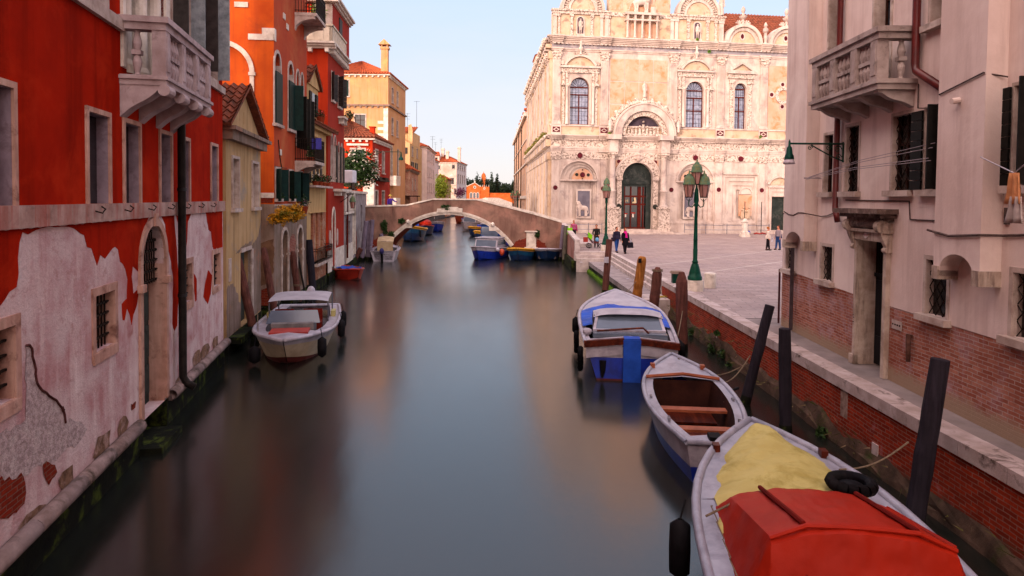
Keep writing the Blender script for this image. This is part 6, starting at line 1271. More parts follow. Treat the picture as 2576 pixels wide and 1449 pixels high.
# aerials on the roofs
def aerial(p, h, lab, n=3):
    b = MB(); b.tube([(0, 0, 0), (0, 0, h)], .025, 4)
    for k in range(n): z = h - .1 - k * .45; b.tube([(-.5 + .1 * k, 0, z), (.5 - .05 * k, .1, z)], .018, 4)
    o = b.build('tv_aerial', LEAD); o.location = p; tag(o, lab, 'aerial', 'TV aerials on the roofs')
aerial((-18.2, 118, 15), 4.4, 'thin aerial left of the tall mast above the cream house roof'); aerial((-16.6, 118, 17), 4.5, 'tallest thin mast above the cream house roof', 1); aerial((-20.2, 193, 17), 4.6, 'taller aerial above the dormer of the far palazzo'); aerial((-21.8, 193, 17), 3.6, 'shorter aerial above the dormer of the far palazzo', 2); aerial((-15.0, 128, 14.2), 2.2, 'short aerial at the right end of the cream house roof', 2)
# trees and greenery beyond the bridge
def tree(name, label, p, h, r, n, s, m, group=None, seed=1, trunk=.12, crown=.62, tall=1.0):
    rt_ = root(name, label, 'tree', p, 0, group); b = MB(); b.tube([(0, 0, -1), (.05, 0, h * .3), (-.05, .05, h * .55), (0, 0, h * .8)], [trunk, trunk * .8, trunk * .55, trunk * .2], 7)
    rn = random.Random(seed)
    for k in range(5): a = rn.uniform(0, 6.28); z = h * rn.uniform(.3, .55); b.tube([(0, 0, z), (math.cos(a) * r * .4, math.sin(a) * r * .4, z + h * .18), (math.cos(a) * r * .7, math.sin(a) * r * .7, z + h * .28)], [trunk * .5, trunk * .3, trunk * .12], 5)
    b.build('trunk', BARK, rt_); leaves(MB(), (0, 0, h * crown), (r, r, h * .42 * tall), n, s, seed).build('crown', m, rt_); return rt_
tree('canal_tree', 'bright yellow-green tree standing on the left bank before the far palazzo', (-16.3, 155, 2), 8.5, 2.9, 1500, .25, leafmat('yellow_green_leaves', C('#9aa62c'), C('#6c8420')), seed=4)
plant('flowering_bush', 'dusky pink flowering bush right of the yellow-green tree', 'bush', (-11.6, 150, 6.2), (1.7, 1.5, 1.6), 500, .2, MAU, seed=6)
for i, x in enumerate((-38, -33.2, -28.8, -24, -19, -14.2, -9.4, -4.8, .2)):
    tree('cypress_tree', ['leftmost tall cypress rising behind the brick church', 'dark cypress left of the church gable', 'pointed cypress just behind the church gable', 'tall cypress between the two church gables', 'tallest dark cypress right of the church', 'cypress beside the brick cemetery wall', 'narrow cypress halfway along the cemetery wall', 'cypress towards the right end of the cemetery wall', 'rightmost cypress beside the marble hall'][i], (x, 625 + (i * 7) % 13, 3), 19 + (i * 5) % 7 - (4 if i > 5 else 0), 2.6, 420, .9, GRD, group='cypresses on the cemetery island', seed=i, trunk=.4, tall=1.2)
b = MB(); rn = random.Random(2)
for k in range(60): x = -75 + k * 1.75; leaves(b, (x, 660 + rn.uniform(-12, 12), 12 + rn.uniform(-1, 1)), (5.5, 5, 12 + rn.uniform(-2, 2.5) - (2 if x > -20 else 0)), 260, 1.7, k)
tag(b.build('cemetery_wood', GRD), 'dark wooded mass on the island across the lagoon', 'wood', kind='stuff')
b = MB(); b.box(-120, 60, 605, 760, -1, 1.5); tag(b.build('island_ground', MUD), 'low island across the lagoon', kind='structure')
# church across the water
CHB = mat('orange_church_brick', C('#c8622c', .78), C('#b85424', .78), .3, grime=C('#d07a44', .78), gs=.3, bump=0); WT = mat('white_trim', C('#e4d4c4', .78), C('#d8c8b8', .78), 2)
rt, F, L = block('brick_church', 'orange brick church with white trim, round window and three pale arches across the lagoon', (-40.2, 600), (-20.4, 600), cat='church')
b = F.mb(); b.prism([(0, 1), (12.3, 1), (12.3, 15.2), (11.8, 15.6), (7.2, 18.8), (.3, 15.6), (0, 15)], 0, 14); b.prism([(12.4, 1), (19.8, 1), (19.8, 15.5), (12.4, 15.5)], .5, 12); b.build('wall', CHB, rt)
b = F.mb()
for x in (3.0, 5.9, 8.8): b.band(x + 1, 9.2, .95, 1.25, -.3, 0, 0, 180, 12); b.box(x - .25, x + .02, -.3, 0, 5, 9.2); b.box(x + 1.98, x + 2.25, -.3, 0, 5, 9.2)
b.band(7.2, 15.0, .85, 1.25, -.2, 0, 0, 360, 16); b.band(15.6, 14, .6, .95, .3, .5, 0, 360, 14)
for (a, c) in (((0, 15.6), (7.2, 19.0)), ((7.2, 19.0), (12.3, 15.6))): b.ext([(a[0], -.3, a[1] - .3), (c[0], -.3, c[1] - .3), (c[0], -.3, c[1] + .2), (a[0], -.3, a[1] + .2)], (0, 1, 0))
for x in (0.1, 3, 12.2, 13.8, 15.5, 17.2, 19.5): b.lathe((x, .3, 15.6), [(.3, 0), (.2, .6), (.05, 1.6)], 6)
b.lathe((7.2, 0, 19), [(.5, 0), (.7, .5), (.4, 1.2), (.1, 1.9)], 8); b.build('trim', WT, rt)
b = F.mb()
for x in (3.0, 5.9, 8.8): b.prism(archpts(x, x + 2, 5.5, 10.2), -.1, 0)
b.disc(7.2, 15.0, .8, -.1, 0); b.build('window', GLASSG, rt)
b = MB(); b.box(0, 42, 0, 4, 1, 9.5); b.box(-.2, 42.2, -.3, 4.3, 9.5, 10.1); o = b.build('cemetery_wall', CHB); o.location = (-20.4, 602, 0); tag(o, 'long low orange brick cemetery wall right of the church', 'wall')
rt = root('domed_bell_tower', 'orange bell tower with a rounded cap above the cypresses', 'tower', (-27, 640, 0)); b = MB(); b.box(-2, 2, -2, 2, 1, 25); b.lathe((0, 0, 25), [(2.1, 0), (2.2, .5), (1.9, 2), (1.2, 3.4), (.3, 4), (.1, 5.5)], 12); b.build('shaft', CHB, rt)
# right bank beyond the hall
HOS = mat('hospital_cream_render', C('#e0b494', .78), C('#d0a080', .78), .25, streak=C('#c09478', .78), grime=C('#e6c4a8', .78), gs=.2, bump=.1, st=(.8, .8, .1))
rt, F, L = block('hospital_wing', 'long plain cream canal-side wing beyond the marble hall', (.35, 172), (2.25, 111), cat='building')
for k in range(9):
    for w0, w1 in ((2.2, 4.2), (6.5, 9.0)):
        x = 3 + k * 6.3; nwin(F, x, x + 1.3, w0, w1, kind='none', fr=.2)
wallsolid(F, L, 18.6, 18, HOS, outline=R4(0, L, .3, 18.6), z0=.3, depth=.3)
b = F.mb(); b.box(-.3, L, -.5, 1, 18.3, 18.9); b.box(0, L, -.2, 0, 10.5, 10.75); b.box(0, L, -.15, 0, 14.5, 14.65); b.box(0, L, -.25, 0, 4.9, 5.4); b.build('cornice', ISTRIA2, rt)
for k in range(6): b = F.mb(); x = 24 + k * 6; b.box(x, x + 1.5, .3, 1.8, 18.9, 20.6 + .2 * (k % 2)); b.box(x - .2, x + 1.7, .1, 2, 20.8, 21.1); b.build('chimney', TILEL, rt)
for k in range(4): b = F.mb(); x = 8 + k * 12; b.tube([(x, -.15, 18.3), (x, -.15, 1)], .09, 6); b.build('drainpipe', LEAD, rt)
b = MB(Matrix.Translation(F.W.inverted() @ F.W @ Vector((3, .6, 18.9)))); figure(b, 3.4, robe=True, stride=.05); o = b.build('roof_statue', MW, rt); remesh(o, .08)
b = MB(); P = [(4.1, 71.5), (2.4, 111), (.1, 172), (-.2, 232), (60, 232), (60, 71.5)]; b.tess([(x, y, 1.28) for x, y in P]); b.loopwall([(0, 0)], 0, 0) if 0 else None
for (a, c) in zip(P[:3], P[1:4]): b.poly([(a[0], a[1], -1), (c[0], c[1], -1), (c[0], c[1], 1.28), (a[0], a[1], 1.28)])
tag(b.build('right_fondamenta', PAVE_W), 'quay along the marble hall', kind='structure')
b = MB(); P = [(-12.4, 58), (-12.5, 62), (-14.2, 82), (-14.2, 96), (-16, 129), (-17.5, 160), (-15.2, 190), (-13.4, 232), (-80, 232), (-80, 58)]; b.tess([(x, y, 1.0) for x, y in P])
for (a, c) in zip(P[:7], P[1:8]): b.poly([(a[0], a[1], -1), (c[0], c[1], -1), (c[0], c[1], 1.0), (a[0], a[1], 1.0)])
tag(b.build('left_bank_ground', PAVE_W), 'left bank quay beyond the bridge', kind='structure')
b = MB(); b.poly([(-80, -40, .4), (-9.2, -40, .4), (-9.2, 20, .4), (-13, 60, .4), (-80, 60, .4)]); tag(b.build('left_bank_earth', MUD), 'ground behind the left bank houses', kind='structure')
rt, F, L = block('low_far_bridge', 'low distant pale bridge at the canal mouth', (-13.6, 228), (0, 228), cat='bridge')
a2 = [(6.8 + 6 * math.sin(t), -3.4 + 6.9 * math.cos(t)) for t in [math.radians(-55 + 110 * k / 16) for k in range(17)]]
b = F.mb(); b.prism([(0, .2)] + [(max(.3, min(13.3, x)), max(.2, z)) for x, z in a2] + [(13.6, .2), (13.6, 3.6), (9, 5.2), (4.5, 5.2), (0, 3.6)], 0, 3); b.build('arch_wall', ISTRIA2, rt)
# leafy terrace over the gothic house
plant('oleander', 'large white flowering oleander on the terrace left of the bridge', 'shrub', (-11.75, 52.3, 7.0), (2.1, 1.5, 1.75), 3400, .15, GR, WHF, 260, seed=11)
plant('terrace_bush', 'grey-green bush at the right foot of the flowering oleander', 'shrub', (-11.8, 50.2, 5.8), (.7, .6, .7), 500, .09, leafmat('sage_leaves', C('#5c6a44'), C('#3c4a2c')), seed=12)
b = MB(); b.box(-.45, .45, -.35, .35, 0, .12)
b.tube([(-.4, -.25, 1.15), (-.42, -.3, .9), (-.4, -.33, .1)], .02, 4)
rt = root('covered_table', 'white sheet draped over a raised box on the terrace by the oleander', 'table', (-11.35, 46.2, 5.28)); MB().box(-.75, .75, -.5, .5, 0, .12).box(-.6, -.52, -.4, .4, .12, .5).box(.52, .6, -.4, .4, .12, .5).build('base', LEAD, rt)
b = MB(); b.box(-.7, .7, -.55, .55, .5, 1.35); o = b.build('white_cover', mat('white_cloth', C('#d8d4d8')), rt); m = o.modifiers.new('b', 'BEVEL'); m.width = .08; m.segments = 3
# green bracket lamp beyond the bridge
b = MB(); b.tube([(-2.6, 0, 0), (.2, 0, 0)], .03, 6); b.tube([(-2.6, 0, -.5), (-1.6, 0, -.05)], .03, 6); b.lathe((.2, 0, -.75), [(.22, 0), (.2, .2), (.1, .3), (.05, .75)], 10); o = b.build('bracket_lamp', GREENMETAL); o.location = (-10.4, 62.5, 9.0); tag(o, 'green bracket lamp on the small red house beyond the bridge', 'lamp')
# ---------------------------------------------------------------- boats
def bpaint(name, c1, c2=None, rough=.4, **k): return mat(name, C(c1), C(c2) if c2 else None, 3, rough=rough, bump=.06, spec=.45, grime=k.pop('g', None), gs=2, **k)
BW = bpaint('white_boat_paint', '#aaa4ae', '#8e8892', g=C('#746c76')); BBL = bpaint('blue_boat_paint', '#0f2fa0', '#0a2078'); BNV = bpaint('navy_boat_paint', '#0c2a52', '#081c3a'); BYL = bpaint('yellow_boat_paint', '#c08a1c', '#a87614'); BGR = bpaint('grey_boat_paint', '#9898a6', '#80808e', g=C('#686672')); BRD = bpaint('red_boat_paint', '#a02a1c', '#861f14'); BCR = bpaint('cream_boat_paint', '#b8a68c', '#a08e74')
ANTI = bpaint('red_brown_antifouling', '#5a1812', '#3c0e0a', .6); RUB = mat('black_rubber', C('#0d0c0e'), C('#161418'), 6, rough=.7, bump=.1); WDK = mat('dark_varnished_wood', C('#4a1a0e'), C('#320f08'), 4, rough=.4, streak=C('#6a2c16'), st=(1, 9, 9)); WLT = mat('orange_varnished_wood', C('#96543a'), C('#7a402a'), 4, rough=.4); BIN = mat('boat_inside_paint', C('#6a6468'), C('#4c484c'), 4); CHR = mat('dull_metal', C('#8a8890'), C('#6c6a72'), 5, rough=.35, metal=.7); ROPE = mat('rope', C('#7a6a58'), C('#5c4e40'), 20, bump=.5)
def station(t, L, B, fb, fbow, tw, dr, rake, pw):
    """half width, rail height, x position of a hull section; t 0 stern .. 1 bow"""
    w = B / 2 * (tw + (1 - tw) * math.sin(min(1, t / .45) * math.pi / 2)) if t < .45 else B / 2 * max(0, 1 - ((t - .45) / .55) ** pw)
    z = fb + (fbow - fb) * t ** 2.2; return w, z, L * t
def boat(name, label, stern, bow, B, fb=.7, fbow=1.0, tw=.8, dr=.35, rake=.5, pw=2.3, bands=None, rail=BW, railw=.09, deck=None, inside=BIN, foredeck=.35, sidedeck=.16, aft=.0, floor=.12, group=None, cat='boat', transom=None, flare=.8, rh=.05):
    s, e = Vector(stern), Vector(bow); L = (e - s).length; a = math.atan2(e.y - s.y, e.x - s.x); rt = root(name, label, cat, (s.x, s.y, 0), a, group); N = 18
    ts = [k / N for k in range(N + 1)]; st_ = [station(t, L, B, fb, fbow, tw, dr, rake, pw) for t in ts]
    def P(i, side, f):   # f 0 keel .. 1 rail
        w, z, x = st_[i]; t = ts[i]; zk = -dr * (1 - t ** 5); xx = x - rake * (1 - f) * t ** 4
        ww = w * (0 if f == 0 else (flare * .82 + (1 - flare * .82) * f if f < 1 else 1)); zz = zk + (z - zk) * f; return (xx, side * max(ww, .012 if f else 0), zz)
    bands = bands or [(0, .42, ANTI), (.42, 1, rail)]
    for f0, f1, m in bands:
        b = MB(); 
        for sd in (-1, 1):
            fs = [f0 + (f1 - f0) * q / 3 for q in range(4)]; g = [b.pts([P(i, sd, f) for f in fs]) for i in range(N + 1)]
            for i in range(N):
                for q in range(3): b.face((g[i] + q, g[i + 1] + q, g[i + 1] + q + 1, g[i] + q + 1))
        A = [P(0, -1, f) for f in fs]; D = [P(0, 1, f) for f in fs]
        for q in range(3): b.poly([A[q], D[q], D[q + 1], A[q + 1]])
        b.build('hull', m if (transom is None or f0 < .1) else m, rt, True) if False else b.build('hull', m, rt)
    b = MB()   # rail
    for sd in (-1, 1): b.tube([(x + .0, sd * max(w, .02), z + .01) for w, z, x in st_], railw * .5, 8)
    b.tube([(0, -st_[0][0], st_[0][1] + .01), (0, st_[0][0], st_[0][1] + .01)], railw * .5, 8); b.build('rail', rail, rt, True)
    ifd = int(round((1 - foredeck) * N)); b = MB()
    sdk = lambda w: max(.0, w - sidedeck)
    for i in range(N):
        (w0, z0, x0), (w1, z1, x1) = st_[i], st_[i + 1]
        if i >= ifd or (i + 1) / N <= aft: 
            for sd in (-1, 1): b.poly([(x0, 0, z0 + .1 * w0), (x1, 0, z1 + .1 * w1), (x1, sd * w1, z1), (x0, sd * w0, z0)])
        else:
            for sd in (-1, 1): b.poly([(x0, sd * sdk(w0), z0 + rh * .3), (x1, sd * sdk(w1), z1 + rh * .3), (x1, sd * w1, z1), (x0, sd * w0, z0)])
    b.build('deck', deck or rail, rt)
    b = MB()   # cockpit lining
    i0 = int(round(aft * N))
    for i in range(i0, ifd):
        (w0, z0, x0), (w1, z1, x1) = st_[i], st_[i + 1]
        for sd in (-1, 1): b.poly([(x0, sd * sdk(w0), z0 + rh * .3), (x1, sd * sdk(w1), z1 + rh * .3), (x1, sd * sdk(w1) * .85, floor), (x0, sd * sdk(w0) * .85, floor)])
        b.poly([(x0, -sdk(w0) * .86, floor), (x1, -sdk(w1) * .86, floor), (x1, sdk(w1) * .86, floor), (x0, sdk(w0) * .86, floor)])
    for i in (i0, ifd): w, z, x = st_[i]; b.poly([(x, -sdk(w), z), (x, sdk(w), z), (x, sdk(w) * .86, floor), (x, -sdk(w) * .86, floor)])
    b.build('cockpit', inside, rt)
    def at(t): 
        w, z, x = station(t, L, B, fb, fbow, tw, dr, rake, pw); return w, z, x
    return rt, at, L
def fender(rt, x, y, z, r=.12, h=.5, lab=None): 
    b = MB(); b.lathe((x, y, z - h / 2), [(.03, 0), (r, .08), (r * 1.05, h * .5), (r, h - .08), (.03, h)], 10); b.tube([(x, y, z + h / 2), (x, y * .96, z + h / 2 + .25)], .012, 4); b.build('fender', RUB, rt, True)
def tyre(rt, x, y, z, r=.27, ax='y'):
    b = MB(); n = 14
    for k in range(n):
        a0, a1 = 2 * math.pi * k / n, 2 * math.pi * (k + 1) / n; b.tube([(x + r * math.cos(a0), y, z + r * math.sin(a0)), (x + r * math.cos(a1), y, z + r * math.sin(a1))], .085, 7)
    b.build('tyre_fender', RUB, rt, True)
def outboard(rt, x, y, z, c, ang=.5):
    b = MB(Matrix.Translation((x, y, z)) @ Matrix.Rotation(ang, 4, 'Y')); b.ball((0, 0, .42), (.2, .17, .24), 12, 8); o = b.build('outboard_motor', c, rt, True); b = MB(Matrix.Translation((x, y, z)) @ Matrix.Rotation(ang, 4, 'Y')); b.box(-.09, .09, -.08, .08, -.75, .25); b.box(-.2, .12, -.015, .015, -.62, -.56); b.lathe((0, 0, -.7), [(0, -.15), (.09, -.1), (.09, .05)], 8); b.build('shaft', RUB, o)
def crease(o, k=.03, size=.35, lv=3, simple=True):
    tx = bpy.data.textures.new('creases', 'CLOUDS'); tx.noise_scale = size; tx.noise_depth = 3
    m = o.modifiers.new('dense', 'SUBSURF'); m.subdivision_type = 'SIMPLE'; m.levels = m.render_levels = lv
    m = o.modifiers.new('creases', 'DISPLACE'); m.texture = tx; m.strength = k; m.mid_level = .5; m.texture_coords = 'LOCAL'
def sheetpatch(name, grid, m, rt, thick=.0):
    b = MB(); g = [b.pts(r_) for r_ in grid]; n = len(grid[0])
    for a, c in zip(g, g[1:]):
        for j in range(n - 1): b.face((a + j, a + j + 1, c + j + 1, c + j))
    return b.build(name, m, rt, True)
TARPB = mat('blue_tarpaulin', C('#2450b4'), C('#1a3c90'), 2, rough=.5, bump=.25, bs=5); TARPR = mat('red_tarpaulin', (.34, .016, .005, 1), (.27, .012, .004, 1), 1.5, rough=.5, bump=.6, bs=2.2); TARPY = mat('yellow_tarpaulin', C('#b8ac6c'), C('#aa9c5c'), 2, rough=.75, bump=.7, bs=3, grime=C('#8f8240'), gs=2); TARPW = mat('grey_white_canopy', C('#a8a4ac'), C('#928e96'), 2, rough=.7, bump=.3, bs=5)
WIN = glass('boat_window', C('#5c6878'), .15)
# blue and white work boat on the right
rt, at, L = boat('workboat', 'blue and white work boat with blue tarpaulin and grey hood beside the wooden posts', (3.2, 17.95), (4.02, 26.3), 2.75, 1.0, 1.32, tw=.88, bands=[(0, .3, ANTI), (.3, .72, BBL), (.72, .93, BW), (.93, 1, WDK)], rail=BW, railw=.12, foredeck=.3, aft=.08)
w0, z0, _ = at(0)
b = MB()
for s in (-1, 1): b.prism([(0, 0)], 0, 0) if 0 else b.ext([(-.04, s * .24, .72), (-.04, s * (w0 - .02), .6), (-.04, s * (w0 - .0), z0 - .04), (-.04, s * .24, z0 + .02)], (.05, 0, 0))
b.build('transom_panel', BW, rt)
b = MB()
for s in (-1, 1): b.ext([(-.09, s * .2, z0 + .0), (-.09, s * (w0 + .04), z0 - .12), (-.09, s * (w0 + .04), z0 + .06), (-.09, s * .2, z0 + .16)], (.14, 0, 0))
b.build('transom_rail', WDK, rt)
b = MB(); b.box(-.12, -.02, -.24, .22, -.1, z0 + .12); b.box(-.1, .25, -.22, .2, z0 + .1, z0 + .16); b.build('hanging_tarpaulin', TARPB, rt)
b = MB(); b.box(0, w0 * 0 + .02, 0, 0, 0, 0) if 0 else b.tube([(-.07, .75, .55), (-.09, .75, .28), (-.08, .76, .1)], [.09, .07, .03], 8); b.build('fender', RUB, rt)
sheetpatch('blue_cover', [[(x, s * at(x / L)[0] * .96, at(x / L)[1] + .06 + .2 * (1 - s * s) + .03 * math.sin(x * 4 + s * 5)) for s in [k / 5 - 1 for k in range(11)]] for x in [2.0 + .37 * q for q in range(8)]], TARPB, rt); crease(COL.objects['blue_cover'], .06, .3, 3)
sheetpatch('foredeck_canvas', [[(x, s * max(at(x / L)[0] - .16, .02), at(x / L)[1] + .05 + .1 * (1 - s * s)) for s in [k / 4 - 1 for k in range(9)]] for x in [4.65 + .4 * q for q in range(9)]], TARPW, rt)
hw = 1.0; b = MB()      # windscreen and hood
b.box(.5, 2.6, -hw, hw, .9, 1.16); b.ext([(.9, -hw, 1.16), (.9, hw, 1.16), (1.5, hw * .9, 1.5), (1.5, -hw * .9, 1.5)], (.04, 0, .03)); b.build('cabin_front', WIN, rt)
b = MB(); 
for y in (-hw, hw - .07): b.ext([(.88, y, 1.16), (.88, y + .07, 1.16), (1.48, (y + .07) * .9, 1.52), (1.48, y * .9, 1.52)], (.07, 0, .05))
b.box(.84, .95, -hw, hw, 1.11, 1.21); b.build('windscreen_frame', BW, rt)
sheetpatch('hood', [[(1.35 + q * .22, s * hw * .98, 1.46 + .1 * (1 - s ** 4) + .06 * math.sin(q * .6)) for s in [k / 5 - 1 for k in range(11)]] for q in range(6)], TARPW, rt)
b = MB(); b.ext([(1.3, -.98, 1.1), (2.5, -1.0, 1.1), (2.4, -.98, 1.5), (1.45, -.96, 1.5)], (0, .02, 0)); b.ext([(1.3, .98, 1.1), (2.5, 1.0, 1.1), (2.4, .98, 1.5), (1.45, .96, 1.5)], (0, -.02, 0)); b.build('hood_side', mat('dark_hood_lining', C('#3c383e'), C('#2c292e'), 3), rt)
b = MB(); b.tube([(.55, .9, 1.22), (.62, -.35, 1.32), (.5, -.5, 1.2)], .03, 6); b.build('boat_pole', WDK, rt)
b = MB(); b.ball((.95, 1.15, 1.12), (.14, .14, .1), 8, 6); b.build('white_buoy', BW, rt)
for x in (.5, 2.7): tyre(rt, x, at(x / L)[0] + .1, .45)
fender(rt, 4.6, at(.49)[0] + .12, .62, .12, .55); tyre(rt, .4, -at(.04)[0] - .12, .7, .24)
for x in (1.5, 2.8): fender(rt, x, -at(x / L)[0] - .1, .65)
# open grey boat
rt, at, L = boat('open_boat', 'open grey boat with varnished thwarts and blue stern moored between the other two', (3.5, 11.45), (4.03, 17.0), 1.85, .68, .95, tw=.52, bands=[(0, .3, ANTI), (.3, .6, BBL), (.6, 1, BW)], rail=BGR, railw=.1, foredeck=.34, sidedeck=.2, inside=mat('dark_boat_bottom', C('#2a1512'), C('#3c2018'), 3), deck=BGR, aft=.06, pw=2.6)
w, z, x = at(.655)
b = MB(); b.tube([(3.72, -.8, z + .06), (3.66, 0, z + .16), (3.72, .8, z + .06)], .04, 6); b.build('coaming', WLT, rt)
for x, zz in ((2.3, .5), (1.15, .48), (.55, .5)): w = at(x / L)[0]; b = MB(); b.box(x, x + .24, -w + .2, w - .2, zz, zz + .05); b.build('thwart', WLT, rt)
b = MB(); b.box(1.4, 2.2, -.5, .5, .16, .2); b.box(2.6, 3.5, -.55, .55, .16, .2); b.build('floor_boards', WDK, rt)
b = MB(); b.box(-.02, .25, -.1, .1, .6, .8); b.build('motor_bracket', RUB, rt)
b = MB(); b.box(2.7, 3.6, -.78, -.7, .3, .62); b.build('side_board', WLT, rt)
for x in (1.0, 2.4, 3.6):
    for s in (-1, 1): b = MB(); y = s * (at(x / L)[0] - .1); b.box(x, x + .05, y - .02, y + .02, .72, .78); b.box(x + .09, x + .14, y - .02, y + .02, .72, .78); b.build('rowlock', CHR, rt)
for s in (-1, 1): b = MB(); y = s * (at(.82)[0] - .02); b.box(.8 * L, .8 * L + .14, y - .05, y + .05, .86, .96); b.build('cleat', WLT, rt)
b = MB(); b.tube([(3.1, -.9, .75), (3.2, -1.1, .8)], .03, 5); b.build('mooring_hook', RUB, rt)
# red covered boat, nearest
rt, at, L = boat('red_covered_boat', 'near boat under a red box cover with a yellow tarpaulin over its bow', (2.95, 2.9), (4.1, 11.5), 2.75, .78, 1.08, tw=.8, bands=[(0, .3, ANTI), (.3, .75, BRD), (.75, 1, BGR)], rail=BGR, railw=.12, foredeck=.34, sidedeck=.3, deck=BGR, pw=2.9)
sheetpatch('yellow_cover', [[(x, s * max(at(x / L)[0] - .26 + .03 * math.sin(x * 9), .02), at(x / L)[1] + .03 + .2 * (1 - s * s) + .015 * math.sin(7 * x + 6 * s)) for s in [k / 6 - 1 for k in range(13)]] for x in [4.9 + .22 * q for q in range(15)]], TARPY, rt); crease(COL.objects['yellow_cover'], .05, .3, 3)
def hw_(x): return min(1.08, max(at(x / L)[0] - .2, .2))
secs = []
for x, zt, hh in ((5.62, 1.0, .98), (5.42, 1.24, .92), (3.72, 1.6, .86), (3.6, 1.56, .86), (3.42, .95, .9)):
    h = hw_(x) + .02; secs.append([(x + .1, -h, .86), (x, -hh, zt - .12), (x, -hh * .6, zt), (x, -hh * .3, zt + .03), (x, 0, zt + .04), (x, hh * .3, zt + .03), (x, hh * .6, zt), (x, hh, zt - .12), (x + .1, h, .86)])
o = sheetpatch('red_cover', secs, TARPR, rt); crease(o, .055, .28, 4)
e_ = o.modifiers.new('fold', 'EDGE_SPLIT'); e_.split_angle = math.radians(38)
for s in (-1, 1):   # lacing along the lower hem
    b = MB(); b.tube([(5.55 - .21 * k, s * (hw_(5.5 - .21 * k) + .03 + .05 * (k % 2)), .93 + .09 * (k % 2)) for k in range(11)], .008, 4); b.build('lacing', ROPE, rt)
for s in (-.6, .62):
    b = MB(); b.tube([(x, s * hh, zt + .03) for x, zt, hh in ((5.4, 1.24, .92), (3.7, 1.6, .86))] + [(3.45, s * .88, 1.0)], .028, 6); b.build('cover_batten', mat('dark_red_batten', C('#6e120a'), C('#560d07'), 4), rt)
b = MB(); b.tube([(3.66, y * .86, 1.6 + .04 * (1 - y * y) - .12 * (abs(y) > .9)) for y in (-1, -.6, -.3, 0, .3, .6, 1)], .025, 6); b.tube([(5.4, -.92, 1.12), (3.7, -.86, 1.5)], .02, 5); b.build('cover_edge', TARPR, rt)
fender(rt, 5.35, at(.62)[0] + .2, .45, .13, .75)
b = MB(); n = 14
for k in range(n): a0, a1 = 2 * math.pi * k / n, 2 * math.pi * (k + 1) / n; b.tube([(5.75 + .24 * math.cos(a0), -.62 + .24 * math.sin(a0), 1.25), (5.75 + .24 * math.cos(a1), -.62 + .24 * math.sin(a1), 1.25)], .075, 7)
b.ball((5.75, -.62, 1.22), (.18, .18, .05), 10, 4); b.build('tyre_fender', RUB, rt, True)
b = MB(); b.tube([(5.2, at(.6)[0] - .1, .95), (5.3, .9, 1.1), (5.25, .6, 1.12), (5.4, .75, 1.1)], .015, 5); b.build('rope', ROPE, rt)
for s in (-1, 1): b = MB(); y = s * (at(.85)[0] - .05); b.box(.84 * L, .84 * L + .16, y - .05, y + .05, .98, 1.1); b.build('cleat', WDK, rt)
# white motorboat on the left
rt, at, L = boat('white_workboat', 'weathered white boat with pale canopy and red seats moored by the left posts', (-7.75, 26.2), (-6.25, 18.6), 2.5, .62, .85, tw=.85, bands=[(0, .3, ANTI), (.3, .8, BCR), (.8, 1, BW)], rail=BW, railw=.12, foredeck=.2, sidedeck=.34, deck=BW, pw=3.2, rake=.9)
b = MB(); b.box(5.9, 6.6, -.55, .55, .78, .86); b.build('red_locker', BRD, rt); b = MB(); b.box(4.6, 5.7, -.62, .62, .55, .95); b.build('console', mat('grey_console', C('#7a7474'), C('#5c5858'), 4), rt)
b = MB(); b.ext([(5.4, -.8, .9), (5.4, .8, .9), (5.1, .7, 1.25), (5.1, -.7, 1.25)], (.03, 0, .02)); b.build('windscreen', WIN, rt)
for s in (-1, 1): b = MB(); b.box(3.9, 4.3, s * .45 - .3, s * .45 + .3, .3, .75); b.box(3.75, 3.92, s * .45 - .3, s * .45 + .3, .3, 1.1); b.build('seat', mat('dark_red_seat', C('#6e1c14'), C('#54130e'), 4), rt)
sheetpatch('canopy', [[(x, s * .95, 1.42 + .06 * (1 - s ** 4) - .35 * max(0, (x - 3.6)) ** 1.3 * .5 - .4 * max(0, 2.0 - x)) for s in [k / 5 - 1 for k in range(11)]] for x in [1.6 + .3 * q for q in range(9)]], TARPW, rt)
for x in (1.7, 3.9):
    for s in (-1, 1):
        b = MB(); b.tube([(x, s * .93, .6), (x, s * .93, 1.32)], .025, 5); b.build('canopy_pole', CHR, rt)
b = MB(); b.box(2.3, 2.8, .95, 1.1, .6, .85); b.ball((3.4, -.95, .85), (.3, .15, .15), 8, 6); b.build('yellow_bag', bpaint('pale_yellow_plastic', '#b8ac6c', '#a09458'), rt)
outboard(rt, -.15, 0, .7, BW, -.3)
for x in (2.2, 4.0): fender(rt, x, at(x / L)[0] + .12, .45, .12, .6)
fender(rt, 6.6, at(.85)[0] + .15, .4, .13, .6); fender(rt, 6.9, -at(.88)[0] - .2, .3, .16, .5)
# small red boat
rt, at, L = boat('red_skiff', 'small red boat with a blue sheet and white outboard beside the left bank', (-11.0, 42.4), (-8.75, 39.3), 1.8, .5, .65, tw=.8, bands=[(0, .25, ANTI), (.25, 1, BRD)], rail=BRD, foredeck=.3, pw=2.2, rake=.4)
sheetpatch('blue_sheet', [[(x, s * .55, .62 + .06 * math.sin(s * 5 + x * 6)) for s in [k / 4 - 1 for k in range(9)]] for x in [1.4, 1.8, 2.2, 2.6, 3.0]], TARPB, rt); outboard(rt, -.1, 0, .55, BW, -.4)
